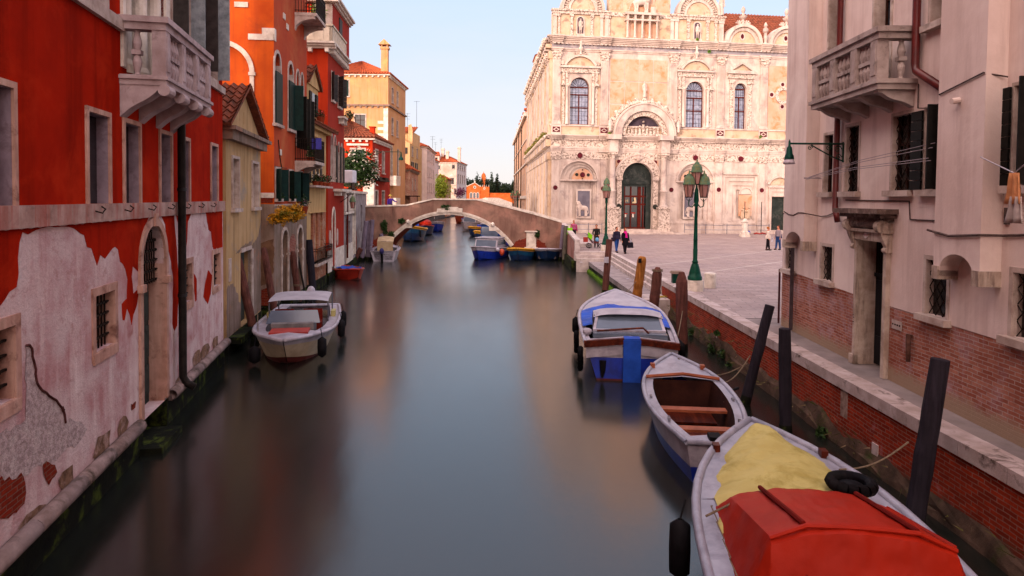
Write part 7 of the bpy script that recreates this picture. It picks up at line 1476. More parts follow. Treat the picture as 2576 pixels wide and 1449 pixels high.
# white speedboat by the bridge, stern towards the viewer
rt, at, L = boat('white_speedboat', 'white speedboat with a tan canopy and purple outboard at the left foot of the bridge', (-9.65, 51.3), (-10.1, 56.3), 2.1, .75, .95, tw=.92, bands=[(0, .3, BCR), (.3, 1, BW)], rail=BW, foredeck=.4, sidedeck=.22, pw=2.6)
outboard(rt, -.25, .1, .42, mat('purple_motor_cover', C('#3a3468'), C('#2a264c'), 3, rough=.4), -.35)
sheetpatch('canopy', [[(x, s * .62, 1.75 + .08 * (1 - s * s) - abs(x - 2.2) * .35) for s in [k / 4 - 1 for k in range(9)]] for x in [1.2, 1.5, 1.9, 2.3, 2.7]], mat('tan_canvas', C('#b09a7c'), C('#9c8668'), 3), rt)
b = MB(); b.box(1.1, 1.16, -.6, .6, .6, 1.45); b.build('canopy_back', mat('tan_canvas', C('#b09a7c')), rt)
b = MB(); 
for s in (-1, 1): b.tube([(.2, s * .95, .78), (.2, s * .98, 1.1), (2.0, s * .98, 1.15), (2.4, s * .9, .85)], .02, 5)
b.build('guard_rail', CHR, rt)
# boats moored at and beyond the bridge
def cabin(rt, x0, x1, w, z0, z1, m, taper=.85):
    b = MB(); P = [(x0, z0), (x1 + .35, z0), (x1, z1), (x0 + .1, z1)]; b.ext([(x, -w, z) for x, z in P], (0, 2 * w, 0)); o = b.build('cabin', m, rt); b = MB(); h = (z1 - z0)
    b.ext([(x1 + .31, -w * .9, z0 + h * .18), (x1 + .31, w * .9, z0 + h * .18), (x1 + .09, w * .9, z0 + h * .82), (x1 + .09, -w * .9, z0 + h * .82)], (.03, 0, 0))
    for s in (-1, 1): b.box(x0 + .25, x1 - .05, s * w - .01, s * w + .012, z0 + h * .3, z0 + h * .78)
    b.build('cabin_window', WIN, o); b = MB(); b.box(x0 - .05, x1 + .12, -w - .06, w + .06, z1, z1 + .06); b.build('cabin_roof', BW, o); return o
rt, at, L = boat('cabin_cruiser', 'blue hulled boat with a white cabin at the right foot of the bridge', (-1.1, 58.2), (-2.75, 52.5), 2.5, .8, 1.1, tw=.9, bands=[(0, .75, BBL), (.75, 1, BW)], rail=BW, foredeck=.42, deck=BW, pw=2.4, rake=.7); cabin(rt, 1.0, 3.3, .92, .85, 1.62, BW)
b = MB(); b.ball((4.2, 1.2, .8), .17, 8, 6); b.build('white_buoy', BW, rt)
b = MB(); b.ball((4.0, 1.5, .6), (.2, .2, .28), 8, 6); b.build('orange_buoy', bpaint('orange_plastic', '#c0421c'), rt)
rt, at, L = boat('yellow_railed_boat', 'dark blue open boat with a mustard yellow rail right of the cabin boat', (1.2, 56.6), (.45, 52.4), 2.3, .75, 1.0, tw=.8, bands=[(0, .55, BNV), (.55, .85, bpaint('teal_boat_paint', '#12486a', '#0c3450')), (.85, 1, BYL)], rail=BYL, railw=.16, foredeck=.25, pw=2.6); outboard(rt, -.1, -.2, .95, BNV, -.3)
rt, at, L = boat('white_railed_boat', 'navy open boat with a white rail and small outboard beside the right bridge post', (3.0, 57.2), (2.75, 52.9), 2.35, .75, .95, tw=.9, bands=[(0, .85, BNV), (.85, 1, BW)], rail=BW, railw=.16, foredeck=.16, pw=4.0); outboard(rt, -.1, .1, .95, BNV, -.3)
rt, at, L = boat('blue_canopy_boat', 'blue boat with a white-framed blue canopy just under the right side of the arch', (-1.0, 67.5), (-3.0, 62.2), 2.3, .9, 1.2, tw=.9, bands=[(0, 1, BBL)], rail=BNV, foredeck=.35, pw=2.4); cabin(rt, .8, 2.9, .95, 1.0, 2.4, mat('blue_canvas', C('#123a7c'), C('#0c2a5c'), 3))
sheetpatch('bow_cover', [[(x, s * at(x / L)[0], at(x / L)[1] + .3 * (1 - s * s)) for s in [k / 4 - 1 for k in range(9)]] for x in [3.2, 3.7, 4.2, 4.7, 5.2]], TARPB, rt)
rt, at, L = boat('yellow_railed_barge', 'dark blue boat with a yellow rail beyond the blue canopy boat', (-1.6, 79.5), (-3.9, 74.0), 2.5, .95, 1.3, tw=.85, bands=[(0, .8, BNV), (.8, 1, BYL)], rail=BYL, railw=.18, foredeck=.3, pw=2.6); tyre(rt, 4.6, .95, .5, .3)
rt, at, L = boat('yellow_striped_boat', 'blue boat with yellow deck edge and blue barrels seen through the arch', (-3.2, 92.5), (-5.3, 86.5), 2.5, .95, 1.25, tw=.85, bands=[(0, .82, BNV), (.82, 1, BYL)], rail=BYL, railw=.18, foredeck=.3)
b = MB(); b.lathe((2, .3, .2), [(.3, 0), (.33, .6), (.3, 1.3), (0, 1.3)], 10); b.lathe((2.8, -.2, .2), [(.3, 0), (.33, .6), (.3, 1.2), (0, 1.2)], 10); b.build('barrel', BBL, rt)
rt, at, L = boat('white_cabin_boat', 'white cabin boat with bow towards us seen through the middle of the arch', (-5.2, 107), (-7.2, 100.5), 2.6, 1.1, 1.4, tw=.9, bands=[(0, 1, BW)], rail=BW, foredeck=.35, deck=BW); cabin(rt, 1.2, 3.9, 1.0, 1.1, 2.2, BW)
rt, at, L = boat('covered_white_boat', 'white boat with a blue rolled cover behind the white cabin boat', (-5.8, 117), (-8.0, 111), 2.6, 1.3, 1.6, bands=[(0, 1, BW)], rail=BBL, foredeck=.6, deck=BW)
rt, at, L = boat('wooden_boat', 'varnished wooden boat farthest away under the crown of the arch', (-7.2, 137), (-11.0, 131), 2.6, 1.2, 1.5, bands=[(0, 1, bpaint('varnished_red_wood', '#7a2c14', '#5c1e0e'))], rail=WLT, foredeck=.6)
rt, at, L = boat('blue_yellow_barge', 'dark blue barge with a yellow rail and hanging tyre left under the arch', (-11.6, 82.5), (-10.9, 73.6), 3.0, 1.15, 1.75, tw=.85, bands=[(0, .62, BNV), (.62, .88, bpaint('teal_boat_paint', '#12486a')), (.88, 1, BYL)], rail=BYL, railw=.2, foredeck=.3, pw=2.8); tyre(rt, 7.6, .95, .9, .32)
b = MB(); b.ball((5.2, 0, 1.7), (.9, .7, .45), 10, 6); b.build('blue_cover', TARPB, rt)
rt, at, L = boat('red_covered_dinghy', 'small boat with a red cover behind the barge left of the arch', (-11.5, 92), (-11.2, 86.5), 2.3, 1.1, 1.4, bands=[(0, 1, BNV)], rail=BRD, foredeck=.5)
b = MB(); b.ball((3.2, 0, 1.5), (1.5, .9, .6), 10, 6); b.build('red_cover', TARPR, rt)
rt, at, L = boat('blue_white_boat', 'blue and white boat farthest on the left seen through the arch', (-11.7, 103), (-10.6, 97), 2.5, 1.2, 1.5, bands=[(0, .8, BBL), (.8, 1, BW)], rail=BW, foredeck=.5, deck=BCR)
def mrope(nm, A, B_, sag=.25):
    o = COL.objects[nm]; Mi = (Matrix.Translation(o.location) @ Matrix.Rotation(o.rotation_euler.z, 4, 'Z')).inverted(); A, B_ = Vector(A), Vector(B_); b = MB()
    b.tube([Mi @ (A.lerp(B_, t / 8) - Vector((0, 0, sag * math.sin(math.pi * t / 8)))) for t in range(9)], .014, 5); b.build('mooring_rope', ROPE, o)
mrope('workboat', (4.45, 18.6, .85), (5.45, 21.6, 1.3)); mrope('workboat', (4.1, 27.0, 1.1), (5.3, 28.6, 1.5)); mrope('open_boat', (4.5, 15.0, .8), (5.62, 15.9, 1.2)); mrope('open_boat', (4.1, 16.6, .95), (5.55, 15.9, 1.0), .35); mrope('red_covered_boat', (4.7, 9.6, 1.0), (5.85, 9.9, 1.3), .12); mrope('white_workboat', (-7.3, 19.6, .8), (-8.4, 22.5, 1.1), .2)
# ---------------------------------------------------------------- mooring posts
def postm(name, c1, c2, g): return mat(name, C(c1), C(c2), 3, streak=C(g), st=(14, 14, .7), rough=.85, bump=.5, bs=20)
PO1 = postm('weathered_brown_post', '#5a3630', '#432823', '#6e463c'); PO2 = postm('orange_brown_post', '#8a5626', '#6e4018', '#a87038'); PO3 = postm('black_post', '#262229', '#1c1920', '#302b34'); PO4 = postm('grey_post', '#6e6270', '#584e5a', '#7c7080')
def post(lab, base, topz, toppx, r, m, kind='flat', group=None, rope=False, D=None):
    """base on the canal bed below (x, y); head at the pixel toppx kept at the base's depth"""
    p = Vector((base[0], base[1], 0)); q = gy(toppx[0], toppx[1], base[1] + (D or 0)); rt_ = root('mooring_post', lab, 'post', tuple(p), 0, group); d = q - p; b = MB(); n = 12
    rj = random.Random(int(base[0] * 100) + int(base[1] * 10)); P = [d * (-.15 + .085 * k) + Vector((rj.uniform(-1, 1), rj.uniform(-1, 1), 0)) * r * .025 for k in range(11)]; R_2 = [r * rj.uniform(.94, 1.05) for k in range(11)]
    if kind == 'flat': P += [d * .995, d]; R_2 += [r * .93, r * .85]
    elif kind == 'cone': P += [d * .88, d * .99, d]; R_2 += [r * .97, r * .5, r * .42]
    else: P += [d * .93, d * .98, d]; R_2 += [r * .95, r * .8, r * .55]
    b.tube(P, R_2, n); b.build('shaft', m, rt_)
    b = MB(); b.tube([d * -.05, d * .09], [r * 1.1, r * 1.03], n, False); b.build('wet_foot', MOSS, rt_)
    if rope:
        c = d * rope; b = MB()
        for k in range(2): cc = c + Vector((0, 0, k * .05)); b.tube([cc + Vector((math.cos(a) * (r + .012), math.sin(a) * (r + .012), 0)) for a in [2 * math.pi * j / 12 for j in range(13)]], .014, 5)
        b.build('rope', ROPE, rt_)
    return rt_
G = 'wooden mooring posts'
post('short black post with a flat head standing close to the red covered boat', (5.92, 9.85), 0, (2366, 903), .135, PO3, 'flat', G)
post('black post leaning right, second nearest along the brick canal wall', (5.72, 14.0), 0, (1974, 826), .125, PO3, 'flat', G)
post('strongly leaning black post behind the open grey boat', (5.55, 16.0), 0, (1937, 768), .12, PO3, 'flat', G)
post('dark brown post with pointed head touching the blue work boat stern', (5.5, 21.8), 0, (1715, 684), .19, PO1, 'cone', G)
post('brown pointed post with a rope tied round its head', (5.62, 27.0), 0, (1655, 672), .2, PO1, 'cone', G, .93)
post('orange-brown post with a square hole near its head', (5.2, 28.6), 0, (1616, 645), .2, PO2, 'round', G)
post('slim brown post with a white label beside the landing steps', (4.75, 34.5), 0, (1533, 602), .17, PO1, 'flat', G)
post('thick brown post leaning left, nearest on the left bank', (-8.5, 22.6), 0, (595, 637), .14, PO1, 'round', G, D=.3)
post('brown post leaning left behind the pale canopy boat', (-8.8, 25.5), 0, (663, 623), .13, PO1, 'round', G, D=.5)
post('brown post with a tied rope before the arched doorway', (-9.3, 29.8), 0, (736, 632), .15, PO1, 'round', G, .38)
post('thin iron pole leaning beside the roped post', (-9.4, 31.2), 0, (750, 645), .045, LEAD, 'flat', G)
post('straight black post before the cream annex', (-9.62, 33.0), 0, (777, 603), .18, PO3, 'flat', G)
for i, (x, y, px, py) in enumerate(((-11.35, 51.6, 921, 556), (-11.0, 52.0, 928, 555), (-10.85, 51.9, 937, 553), (-9.95, 54.5, 958, 588))): post(['leftmost grey post of the cluster by the bridge', 'middle grey post of the cluster by the bridge', 'right grey post of the cluster by the bridge', 'lone short grey post behind the white speedboat'][i], (x, y), 0, (px, py), .17, PO4, 'flat', G)
post('short brown post in front of the landing stage', (-11.8, 50.5), 0, (908, 625), .2, PO1, 'flat', G)
post('mauve-grey post at the right end of the bridge', (3.85, 54.2), 0, (1417, 566), .14, PO4, 'flat', G); post('olive-grey post beside the parapet at the right end of the bridge', (4.0, 51.8), 0, (1424, 568), .17, postm('olive_post', '#5c564c', '#4a453c', '#6e685c'), 'flat', G)
b = MB(); b.box(-.12, .12, -.21, -.19, 0, .3); o = b.build('paper_label', BW); o.location = gy(1524, 653, 34.4) - Vector((0, 0, .15)); tag(o, 'white paper label fixed to the slim brown post', 'label')
b = MB(); b.box(-.06, .06, -.2, -.1, 0, .17); o = b.build('post_hole', RUB); o.location = gy(1608, 660, 28.5); o['label'] = None or 'square dark slot cut in the orange-brown post'; o['category'] = 'slot'
b = MB(); b.tube([(0, 0, 0), (.15, -.2, .02), (.5, -.1, .25), (1.1, .1, .3), (1.3, .2, .25), (1.0, .15, .24), (.6, 0, .2)], .02, 5); o = b.build('yellow_rope', mat('yellow_rope', C('#b09a2c'), C('#8f7c20'), 9)); o.location = (5.35, 28.5, .5); tag(o, 'yellow rope trailing from the orange-brown post over the landing', 'rope')
# ---------------------------------------------------------------- lamps
LG = glass('pink_tinted_lamp_glass', C('#b88478'), .15, .5); VER = mat('verdigris_copper', C('#4a6a56'), C('#6a6a44'), 7, rough=.6, bump=.2)
DG = mat('glossy_dark_green_iron', C('#0a4030'), C('#083024'), 6, rough=.35, metal=.1, bump=.1)
def lantern(par, x, y, z, s=1.0):
    b = MB(); b.lathe((x, y, z), [(.13 * s, 0), (.215 * s, .48 * s)], 6); o = b.build('lantern_glass', LG, par)
    b = MB()
    for k in range(6): a = math.pi * k / 3; b.tube([(x + .135 * s * math.cos(a), y + .135 * s * math.sin(a), z), (x + .22 * s * math.cos(a), y + .22 * s * math.sin(a), z + .49 * s)], .012, 4)
    b.lathe((x, y, z - .03 * s), [(.03, 0), (.15 * s, .0), (.15 * s, .04 * s)], 10); b.build('lantern_frame', IRON, o)
    b = MB(); b.lathe((x, y, z + .48 * s), [(.25 * s, 0), (.245 * s, .05 * s), (.22 * s, .09 * s), (.215 * s, .2 * s), (.17 * s, .3 * s), (.1 * s, .35 * s), (.105 * s, .4 * s), (.04 * s, .43 * s), (.02 * s, .55 * s), (0, .56 * s)], 14); b.build('lantern_cap', VER, o, True); return o
def lamppost(p, lab, rz=0):
    rt_ = root('lamp_post', lab, 'lamp post', p, rz, 'three-lantern lamp posts on the square'); b = MB(); b.lathe((0, 0, 0), [(.36, 0), (.35, .42), (0, .42)], 8); b.build('stone_pedestal', ISTRIA2, rt_)
    b = MB(); b.lathe((0, 0, .42), [(.28, 0), (.28, .14), (.25, .16), (.22, .3), (.17, .5), (.13, .62), (.1, .66), (.13, .7), (.1, .75), (.085, .8), (.09, 1.2), (.08, 1.22), (.08, 1.55), (.09, 1.57), (.08, 1.6), (.055, 2.85), (.09, 2.9), (.07, 2.95), (.1, 3.1), (.075, 3.5), (.04, 3.6), (.03, 3.72)], 16); b.build('post', DG, rt_, True)
    for s in (-1, 1):
        b = MB(); b.tube([(s * .05, 0, 3.4), (s * .16, 0, 3.26), (s * .28, 0, 3.3), (s * .3, 0, 3.42), (s * .27, 0, 3.6)], .022, 6); b.tube([(s * .16, 0, 3.6), (s * .28, 0, 3.48), (s * .4, 0, 3.6)], .012, 4); b.build('scroll_arm', DG, rt_); lantern(rt_, s * .29, 0, 3.66, 1.0)
    lantern(rt_, 0, 0, 4.16, .95); return rt_
lamppost((7.17, 26.6, 1.3), 'dark green three-lantern lamp post in front of the marble hall, beside the round stone bollard')
lamppost((6.5, 47.1, 1.3), 'smaller looking green lamp post left of the portal, behind the slim brown mooring post', 1.2)
lamppost((.9, 118, 1.3), 'far lamp post left of the hall, rising beyond the bridge parapet', .6); lamppost((.1, 126, 1.3), 'farthest lamp post beyond the bridge, against the long cream wing', .2)
WF = Face(COL.objects['white_palazzo']); u = sh(3.1)
o = WF.I @ Vector((0, 0, CZ)); d = WF.I.to_3x3() @ ray(*Z('R4', 110, 975)); k = (u - o.x) / d.x; e = o + d * k; la, lz = e.y, e.z
rt = root('wall_lamp', 'dark green bracket lamp with a white glass bell on the corner of the white palazzo', 'lamp', tuple(WF.W @ Vector((u, 0, lz))), COL.objects['white_palazzo'].rotation_euler.z)
b = MB(); b.tube([(0, 0, 0), (0, la, 0)], .022, 8); b.tube([(0, -.02, -.42), (0, -.02, .04)], .02, 6)
for (y0, z0, r) in ((-.14, -.12, .09), (-.34, -.1, .075), (-.12, -.3, .07), (la * .62, -.1, .06)): b.tube([(0, y0 + r * (1 - k_ / 14) * math.cos(k_ * .75), z0 + r * (1 - k_ / 14) * math.sin(k_ * .75)) for k_ in range(14)], .01, 4)
b.tube([(0, 0, -.4), (0, -.25, -.3), (0, -.55, -.14), (0, la * .6, -.03)], .016, 6); b.build('bracket', GREENMETAL, rt)
b = MB(); b.lathe((0, la, -.36), [(.11, 0), (.1, .08), (.075, .12), (.06, .26), (.03, .3), (.02, .42), (0, .46)], 12); b.build('lamp_cap', GREENMETAL, rt, True); b = MB(); b.lathe((0, la, -.47), [(.03, 0), (.1, .02), (.13, .0), (.12, .06), (.09, .12)], 14); b.build('lamp_shade', mat('milky_glass', C('#c4b8c0'), C('#aca0aa'), 2, rough=.25), rt, True)
RF = Face(COL.objects['red_house']); rt = root('hanging_lantern', 'small wall lantern on a scrolled iron arm over the red house doorway', 'lamp', tuple(RF.W @ Vector((3.9, 0, 5.0))), COL.objects['red_house'].rotation_euler.z)
b = MB(); b.tube([(0, 0, 0), (0, -.8, 0)], .02, 5); b.tube([(0, 0, -.5), (0, -.3, -.3), (0, -.6, -.02)], .02, 5); b.build('bracket', IRON, rt); lantern(rt, 0, -.75, -.85, .8)
# ---------------------------------------------------------------- street things on the square
b = MB(); b.lathe((0, 0, 0), [(.24, 0), (.235, .56), (.21, .6), (0, .6)], 20); o = b.build('bollard', ISTRIA2, None, False); o.location = (8.05, 27.55, 1.3); tag(o, 'short round pale stone bollard right of the near lamp post', 'bollard')
p = gz(*Z('S', 1880, 790), 1.3); rt = root('litter_bin', 'dark litter bin with a flat brown lid behind the coping', 'bin', tuple(p)); MB().box(-.2, .2, -.15, .15, .0, .42).box(-.17, .17, -.12, .12, -.0, .05).build('body', GREENMETAL, rt); b = MB(); b.prism([(-.27, .44), (.27, .44), (.22, .54), (-.22, .54)], -.2, .2); b.build('lid', STONEG, rt)
p = gz(*Z('E', 1015, 1005), 1.3); rt = root('stone_fountain', 'small carved white stone fountain block before the marble hall', 'fountain', tuple(p)); MB().box(-.42, .42, -.4, .4, 0, .25).box(-.36, .36, -.34, .34, .25, .5).build('base', ISTRIA2, rt); MB().lathe((0, 0, .5), [(.34, 0), (.3, .1), (.3, .9), (.36, 1.0), (.3, 1.1), (.15, 1.3), (0, 1.35)], 8).build('shaft', ISTRIA2, rt)
MF = Face(COL.objects['marble_hall'])
def railing(u0, u1, n, lab):
    rt_ = root('railing', lab, 'railing', tuple(MF.W @ Vector((u0, -1.2, 1.3))), COL.objects['marble_hall'].rotation_euler.z, 'railings before the marble hall'); b = MB(); L_ = u1 - u0
    for z in (.45, .95): b.tube([(0, 0, z), (L_, 0, z)], .03, 6)
    b.build('rail', CHR, rt_)
    for k in range(n + 1): b = MB(); x = L_ * k / n; b.tube([(x, 0, 0), (x, 0, 1.05)], .035, 6); b.ball((x, 0, 1.08), .05, 6, 4); b.build('upright', CHR, rt_)
railing(.9, 5.2, 3, 'low metal railing left of the portal'); railing(14.2, 23.7, 4, 'low metal railing right of the portal')
for x, l_ in ((20.85, 'left tall thin pole beside the fountain block'), (22.75, 'right tall thin pole before the marble hall')): b = MB(); b.tube([(0, 0, 0), (0, 0, 3.5)], .04, 6); b.lathe((0, 0, 0), [(.09, 0), (.06, .2)], 6); o = b.build('thin_pole', LEAD); o.location = MF.W @ Vector((x, -1.35, 1.3)); tag(o, l_, 'pole', 'thin poles before the marble hall')
b = MB(); b.ball((0, 0, .17), .17, 10, 7); o = b.build('blue_ball', BBL, None, True); o.location = gz(*Z('E', 1055, 975), 1.3); tag(o, 'small blue ball on the ground right of the fountain block', 'ball')
b = MB(); b.tube([(-.6, 0, .05), (-.3, .05, .12), (0, 0, .05), (.3, .05, .14), (.7, 0, .05)], .09, 6); o = b.build('red_cloth', BRD, None, True); o.location = gz(*Z('E', 1160, 980), 1.3); tag(o, 'crumpled red and white cloth lying by the railing', 'cloth')
# ---------------------------------------------------------------- people
SKIN = mat('skin', C('#b87a60'), C('#a86a52'), 4, rough=.6, bump=0)
def cloth(c, c2=None): return mat('cloth_' + c[1:], C(c), C(c2) if c2 else None, 6, rough=.85, bump=.2)
def person(lab, p, h, rz, top, legs, hair=C('#3a2418'), coat=.0, longhair=False, armL=None, armR=None, stride=.1, lean=0, shoes='#1a1414'):
    rt_ = root('person', lab, 'person', tuple(p), rz); b = MB(); figure(b, h, stride=stride, armL=armL, armR=armR, lean=lean); o = b.build('body', SKIN, rt_); remesh(o, .018); k = h / 1.7
    c = MB()
    for s, y in ((-1, -stride), (1, stride)): c.tube([tuple(v * k for v in q) for q in ((s * .085, 0, .95), (s * .1, y * .4, .5), (s * .1, y, .09))], [.115 * k, .085 * k, .062 * k], 10)
    c.ball((0, 0, .95 * k), (.175 * k, .13 * k, .12 * k)); o = c.build('trousers', cloth(legs), rt_); remesh(o, .02)
    c = MB()
    for z, rx, ry in ((1.0, .18, .14), (1.12, .17, .13), (1.24, .18, .13), (1.35, .19, .12)): c.ball((0, lean * (z - .9) * k, z * k), (rx * k, ry * k, .12 * k))
    if coat: c.tube([(0, 0, (1.05 - coat) * k), (0, 0, 1.1 * k)], [.22 * k, .17 * k], 14)
    c.ball((0, lean * .5 * k, 1.42 * k), (.12 * k, .09 * k, .06 * k))
    for s, A in ((-1, armL), (1, armR)): A = A or [(s * .24, 0, 1.1), (s * .25, -.06, .86)]; c.tube([tuple(v * k for v in q) for q in [(s * .18, lean * .5, 1.39)] + A], [.075 * k, .062 * k, .05 * k], 9)
    o = c.build('coat' if coat else 'shirt', cloth(top), rt_); remesh(o, .02)
    c = MB(); c.ball((0, (lean * .65 + .02) * k, 1.64 * k), (.09 * k, .1 * k, .1 * k), 12, 8)
    if longhair: c.ball((0, (lean * .65 + .05) * k, 1.53 * k), (.09 * k, .06 * k, .15 * k), 10, 7)
    c.build('hair', mat('hair_%d' % int(hair[0] * 1e4), hair, None, 20), rt_, True); c = MB()
    for s, y in ((-1, -stride), (1, stride)): c.ball((s * .1 * k, (y - .05) * k, .045 * k), (.055 * k, .14 * k, .05 * k))
    c.build('shoes', cloth(shoes), rt_, True); return rt_
def bag(rt_, x, y, z, m, w=.3, h=.3, name='bag', lab=None):
    b = MB(); b.prism([(-w / 2, 0), (w / 2, 0), (w * .42, h), (-w * .42, h)], -.06, .06); b.tube([(-w * .3, 0, h), (-w * .2, 0, h + .2), (w * .2, 0, h + .2), (w * .3, 0, h)], .012, 5); o = b.build(name, m); o.location = rt_.matrix_basis @ Vector((x, y, z)); o.rotation_euler = rt_.rotation_euler; return o
p = gz(*Z('S', 1045, 305), 1.3); r1 = person('person in a long black coat with a bright pink scarf walking across the square', p, 1.66, .3, '#120f14', '#1a1218', hair=C('#7a4a30'), coat=.5, longhair=True, stride=.16)
b = MB(); b.lathe((0, -.02, 1.34), [(.13, 0), (.12, .06), (.1, .14)], 12); b.ext([(-.06, -.15, 1.05), (.08, -.16, 1.05), (.07, -.13, 1.4), (-.06, -.13, 1.4)], (0, -.03, 0)); b.build('scarf', cloth('#c41f7c'), r1)
tag(bag(r1, .36, -.05, .38, cloth('#1c1820'), .4, .36, 'handbag'), 'large dark shopping bag held low by the person with the pink scarf', 'bag'); tag(bag(r1, .42, .18, .45, BW, .26, .4, 'paper_bag'), 'pale striped bag carried beside the large dark shopping bag', 'bag')
r2 = person('person in blue jeans and dark jacket half hidden behind the pink scarf walker', p + Vector((-.42, .9, 0)), 1.7, .4, '#2a2438', '#2a4a8c', coat=.15, stride=.2); tag(bag(r2, -.28, -.05, .75, cloth('#2a2030'), .34, .26, 'shoulder_bag'), 'dark shoulder bag at the hip of the person in blue jeans', 'bag')
p = gy(*Z('C', 652, 842), 52); r3 = person('person in a pink and maroon striped shirt standing at the bridge parapet', (p.x, 52, p.z - 1.68), 1.66, .2, '#a02058', '#241c24', hair=C('#7c5a40'), armL=[(-.26, -.12, 1.15), (-.3, -.3, 1.0)])
b = MB()
for z in (1.02, 1.12, 1.22, 1.32): b.lathe((0, 0, z), [(.205, 0), (.205, .035)], 14, .74)
b.build('shirt_stripes', cloth('#d88aa8'), r3); tag(bag(r3, -.4, -.32, .6, mat('lime_green_bag', C('#7cc41c'), C('#6cb014'), 3), .42, .5, 'green_bag'), 'lime green shopping bag held by the person in the striped shirt', 'bag')
b = MB(); b.box(4.5, 6, 50.5, 56, 1.2, p.z - 1.68); tag(b.build('stair_foot', STEP), 'stone foot of the bridge stairs', kind='structure')
p = gz(*Z('E', 1240, 1135), 1.3); r4 = person('person in a cream jacket and black trousers holding a pale handbag by the side door', p, 1.68, 1.2, '#cdbcae', '#171217', hair=C('#9a5a2c'), coat=.2); tag(bag(r4, .1, -.28, .62, BW, .34, .3, 'white_handbag'), 'pale handbag held by the person in the cream jacket', 'bag')
p = gz(*Z('E', 1338, 1130), 1.3); r5 = person('person in a grey jacket and blue jeans at the edge of the white palazzo', p, 1.74, -1.2, '#8a7c80', '#28406e', hair=C('#5c2a1e')); tag(bag(r5, -.05, .2, .85, cloth('#27284a'), .3, .3, 'blue_bag'), 'dark blue bag on the hip of the person at the palazzo edge', 'bag')
p = gy(*Z('Z7', 765, 672), 59.2); r6 = person('person in a purple shirt and straw hat leaning on the left end of the bridge', (p.x, 59.2, p.z - 1.72), 1.7, .6, '#4a2f86', '#2a2430', armR=[(.3, -.2, 1.2), (.4, -.45, 1.15)]); MB().lathe((0, 0, 1.66), [(.2, 0), (.19, .02), (.1, .03), (.09, .12), (0, .13)], 14).build('hat', mat('straw', C('#b09a4a'), C('#94803c'), 9), r6)
p = gz(*Z('S', 555, 218), 1.3); r7 = person('person in dark grey bending over the pushchair near the steps', p + Vector((.25, .9, 0)), 1.68, -.2, '#2c2a28', '#3a3430', lean=-.3, armL=[(-.25, -.3, 1.1), (-.2, -.5, .95)], armR=[(.25, -.3, 1.1), (.2, -.5, .95)])
rt = root('pushchair', 'three-wheeled pushchair with lime green hood and a red bag', 'pushchair', tuple(p), .05)
for x, y in ((-.42, -.22), (-.42, .22), (.48, 0)):
    b = MB(); n = 16
    for k in range(n): a0, a1 = 2 * math.pi * k / n, 2 * math.pi * (k + 1) / n; b.tube([(x + .17 * math.cos(a0), y, .19 + .17 * math.sin(a0)), (x + .17 * math.cos(a1), y, .19 + .17 * math.sin(a1))], .022, 5)
    for k in range(5): a = 2 * math.pi * k / 5; b.tube([(x, y, .19), (x + .16 * math.cos(a), y, .19 + .16 * math.sin(a))], .012, 4)
    b.build('wheel', RUB, rt)
b = MB(); b.tube([(-.42, -.22, .19), (-.1, -.2, .45), (.48, 0, .19)], .016, 5); b.tube([(-.42, .22, .19), (-.1, .2, .45), (.48, 0, .19)], .016, 5); b.tube([(-.1, .2, .4), (-.55, .2, 1.0), (-.72, .2, 1.1), (-.72, -.2, 1.1), (-.55, -.2, 1.0), (-.1, -.2, .4)], .018, 5); b.build('frame', CHR, rt)
b = MB(); b.ext([(-.15, -.2, .35), (.3, -.2, .4), (.2, -.2, .5), (-.2, -.2, .5), (-.4, -.2, .85), (-.5, -.2, .8)], (0, .4, 0)); b.build('seat', cloth('#5a2a2a'), rt); b = MB(); b.ext([(-.5, -.22, .8), (-.25, -.22, .62), (-.18, -.22, .95), (-.45, -.22, 1.15)], (0, .44, 0)); b.build('hood', mat('lime_green_bag', C('#7cc41c')), rt)
b = MB(); b.box(-.82, -.5, -.1, .1, .45, .8); b.build('red_bag', BRD, rt); b = MB(); b.ball((.18, 0, .62), (.14, .12, .16), 8, 6); b.build('blanket', mat('pale_blue_cloth', C('#6ca4c8'), C('#5a90b4'), 4), rt)
# ---------------------------------------------------------------- flowers and weeds
OF = Face(COL.objects['orange_palazzo'])
for i, (x, y) in enumerate(((665, 600), (790, 580))):
    u, w = OF.z('Z5', x, y, -.35); plant('flower_basket', ['hanging basket of yellow flowers on the orange palazzo, nearer the camera', 'hanging basket of yellow flowers on the orange palazzo, farther along'][i], 'flower basket', OF.W @ Vector((u, -.35, w)), (.62, .4, .42), 1300, .06, YELF, group='yellow flower baskets', seed=i + 20)
u, w = OF.z('Z5', 875, 480, -.35); plant('planted_pot', 'dark red pot with mauve flowers at the far corner of the orange palazzo', 'flower pot', OF.W @ Vector((u, -.3, w)), (.35, .25, .3), 200, .05, GR, MAU, 60, pot=.3, seed=31)
for i, u in enumerate((.5, 2.7, 4.4)): plant('window_plant', ['leafy plant inside the first green shuttered window above the flower baskets', 'leafy plant inside the second green shuttered window above the flower baskets', 'leafy plant inside the third green shuttered window above the flower baskets'][i], 'plant', OF.W @ Vector((u, -.1, 4.85)), (.22, .12, .18), 100, .05, GR, group='plants in the lower windows of the orange palazzo', seed=i + 40)
for i, u in enumerate((3.9, 4.9)): plant('balcony_plant', ['green plant left on the lower iron balcony', 'green plant right on the lower iron balcony'][i], 'plant', OF.W @ Vector((u, -.6, 6.8)), (.25, .2, .32), 140, .06, GR, pot=.25, group='plants on the lower iron balcony', seed=i + 50)
b = MB(); b.box(-.22, .22, -.03, .03, -.5, 0); o = b.build('blue_towel', cloth('#4a48a0')); o.location = OF.W @ Vector((3.6, -.92, 7.45)); tag(o, 'blue patterned towel hung over the lower iron balcony', 'towel')
X = 6.42
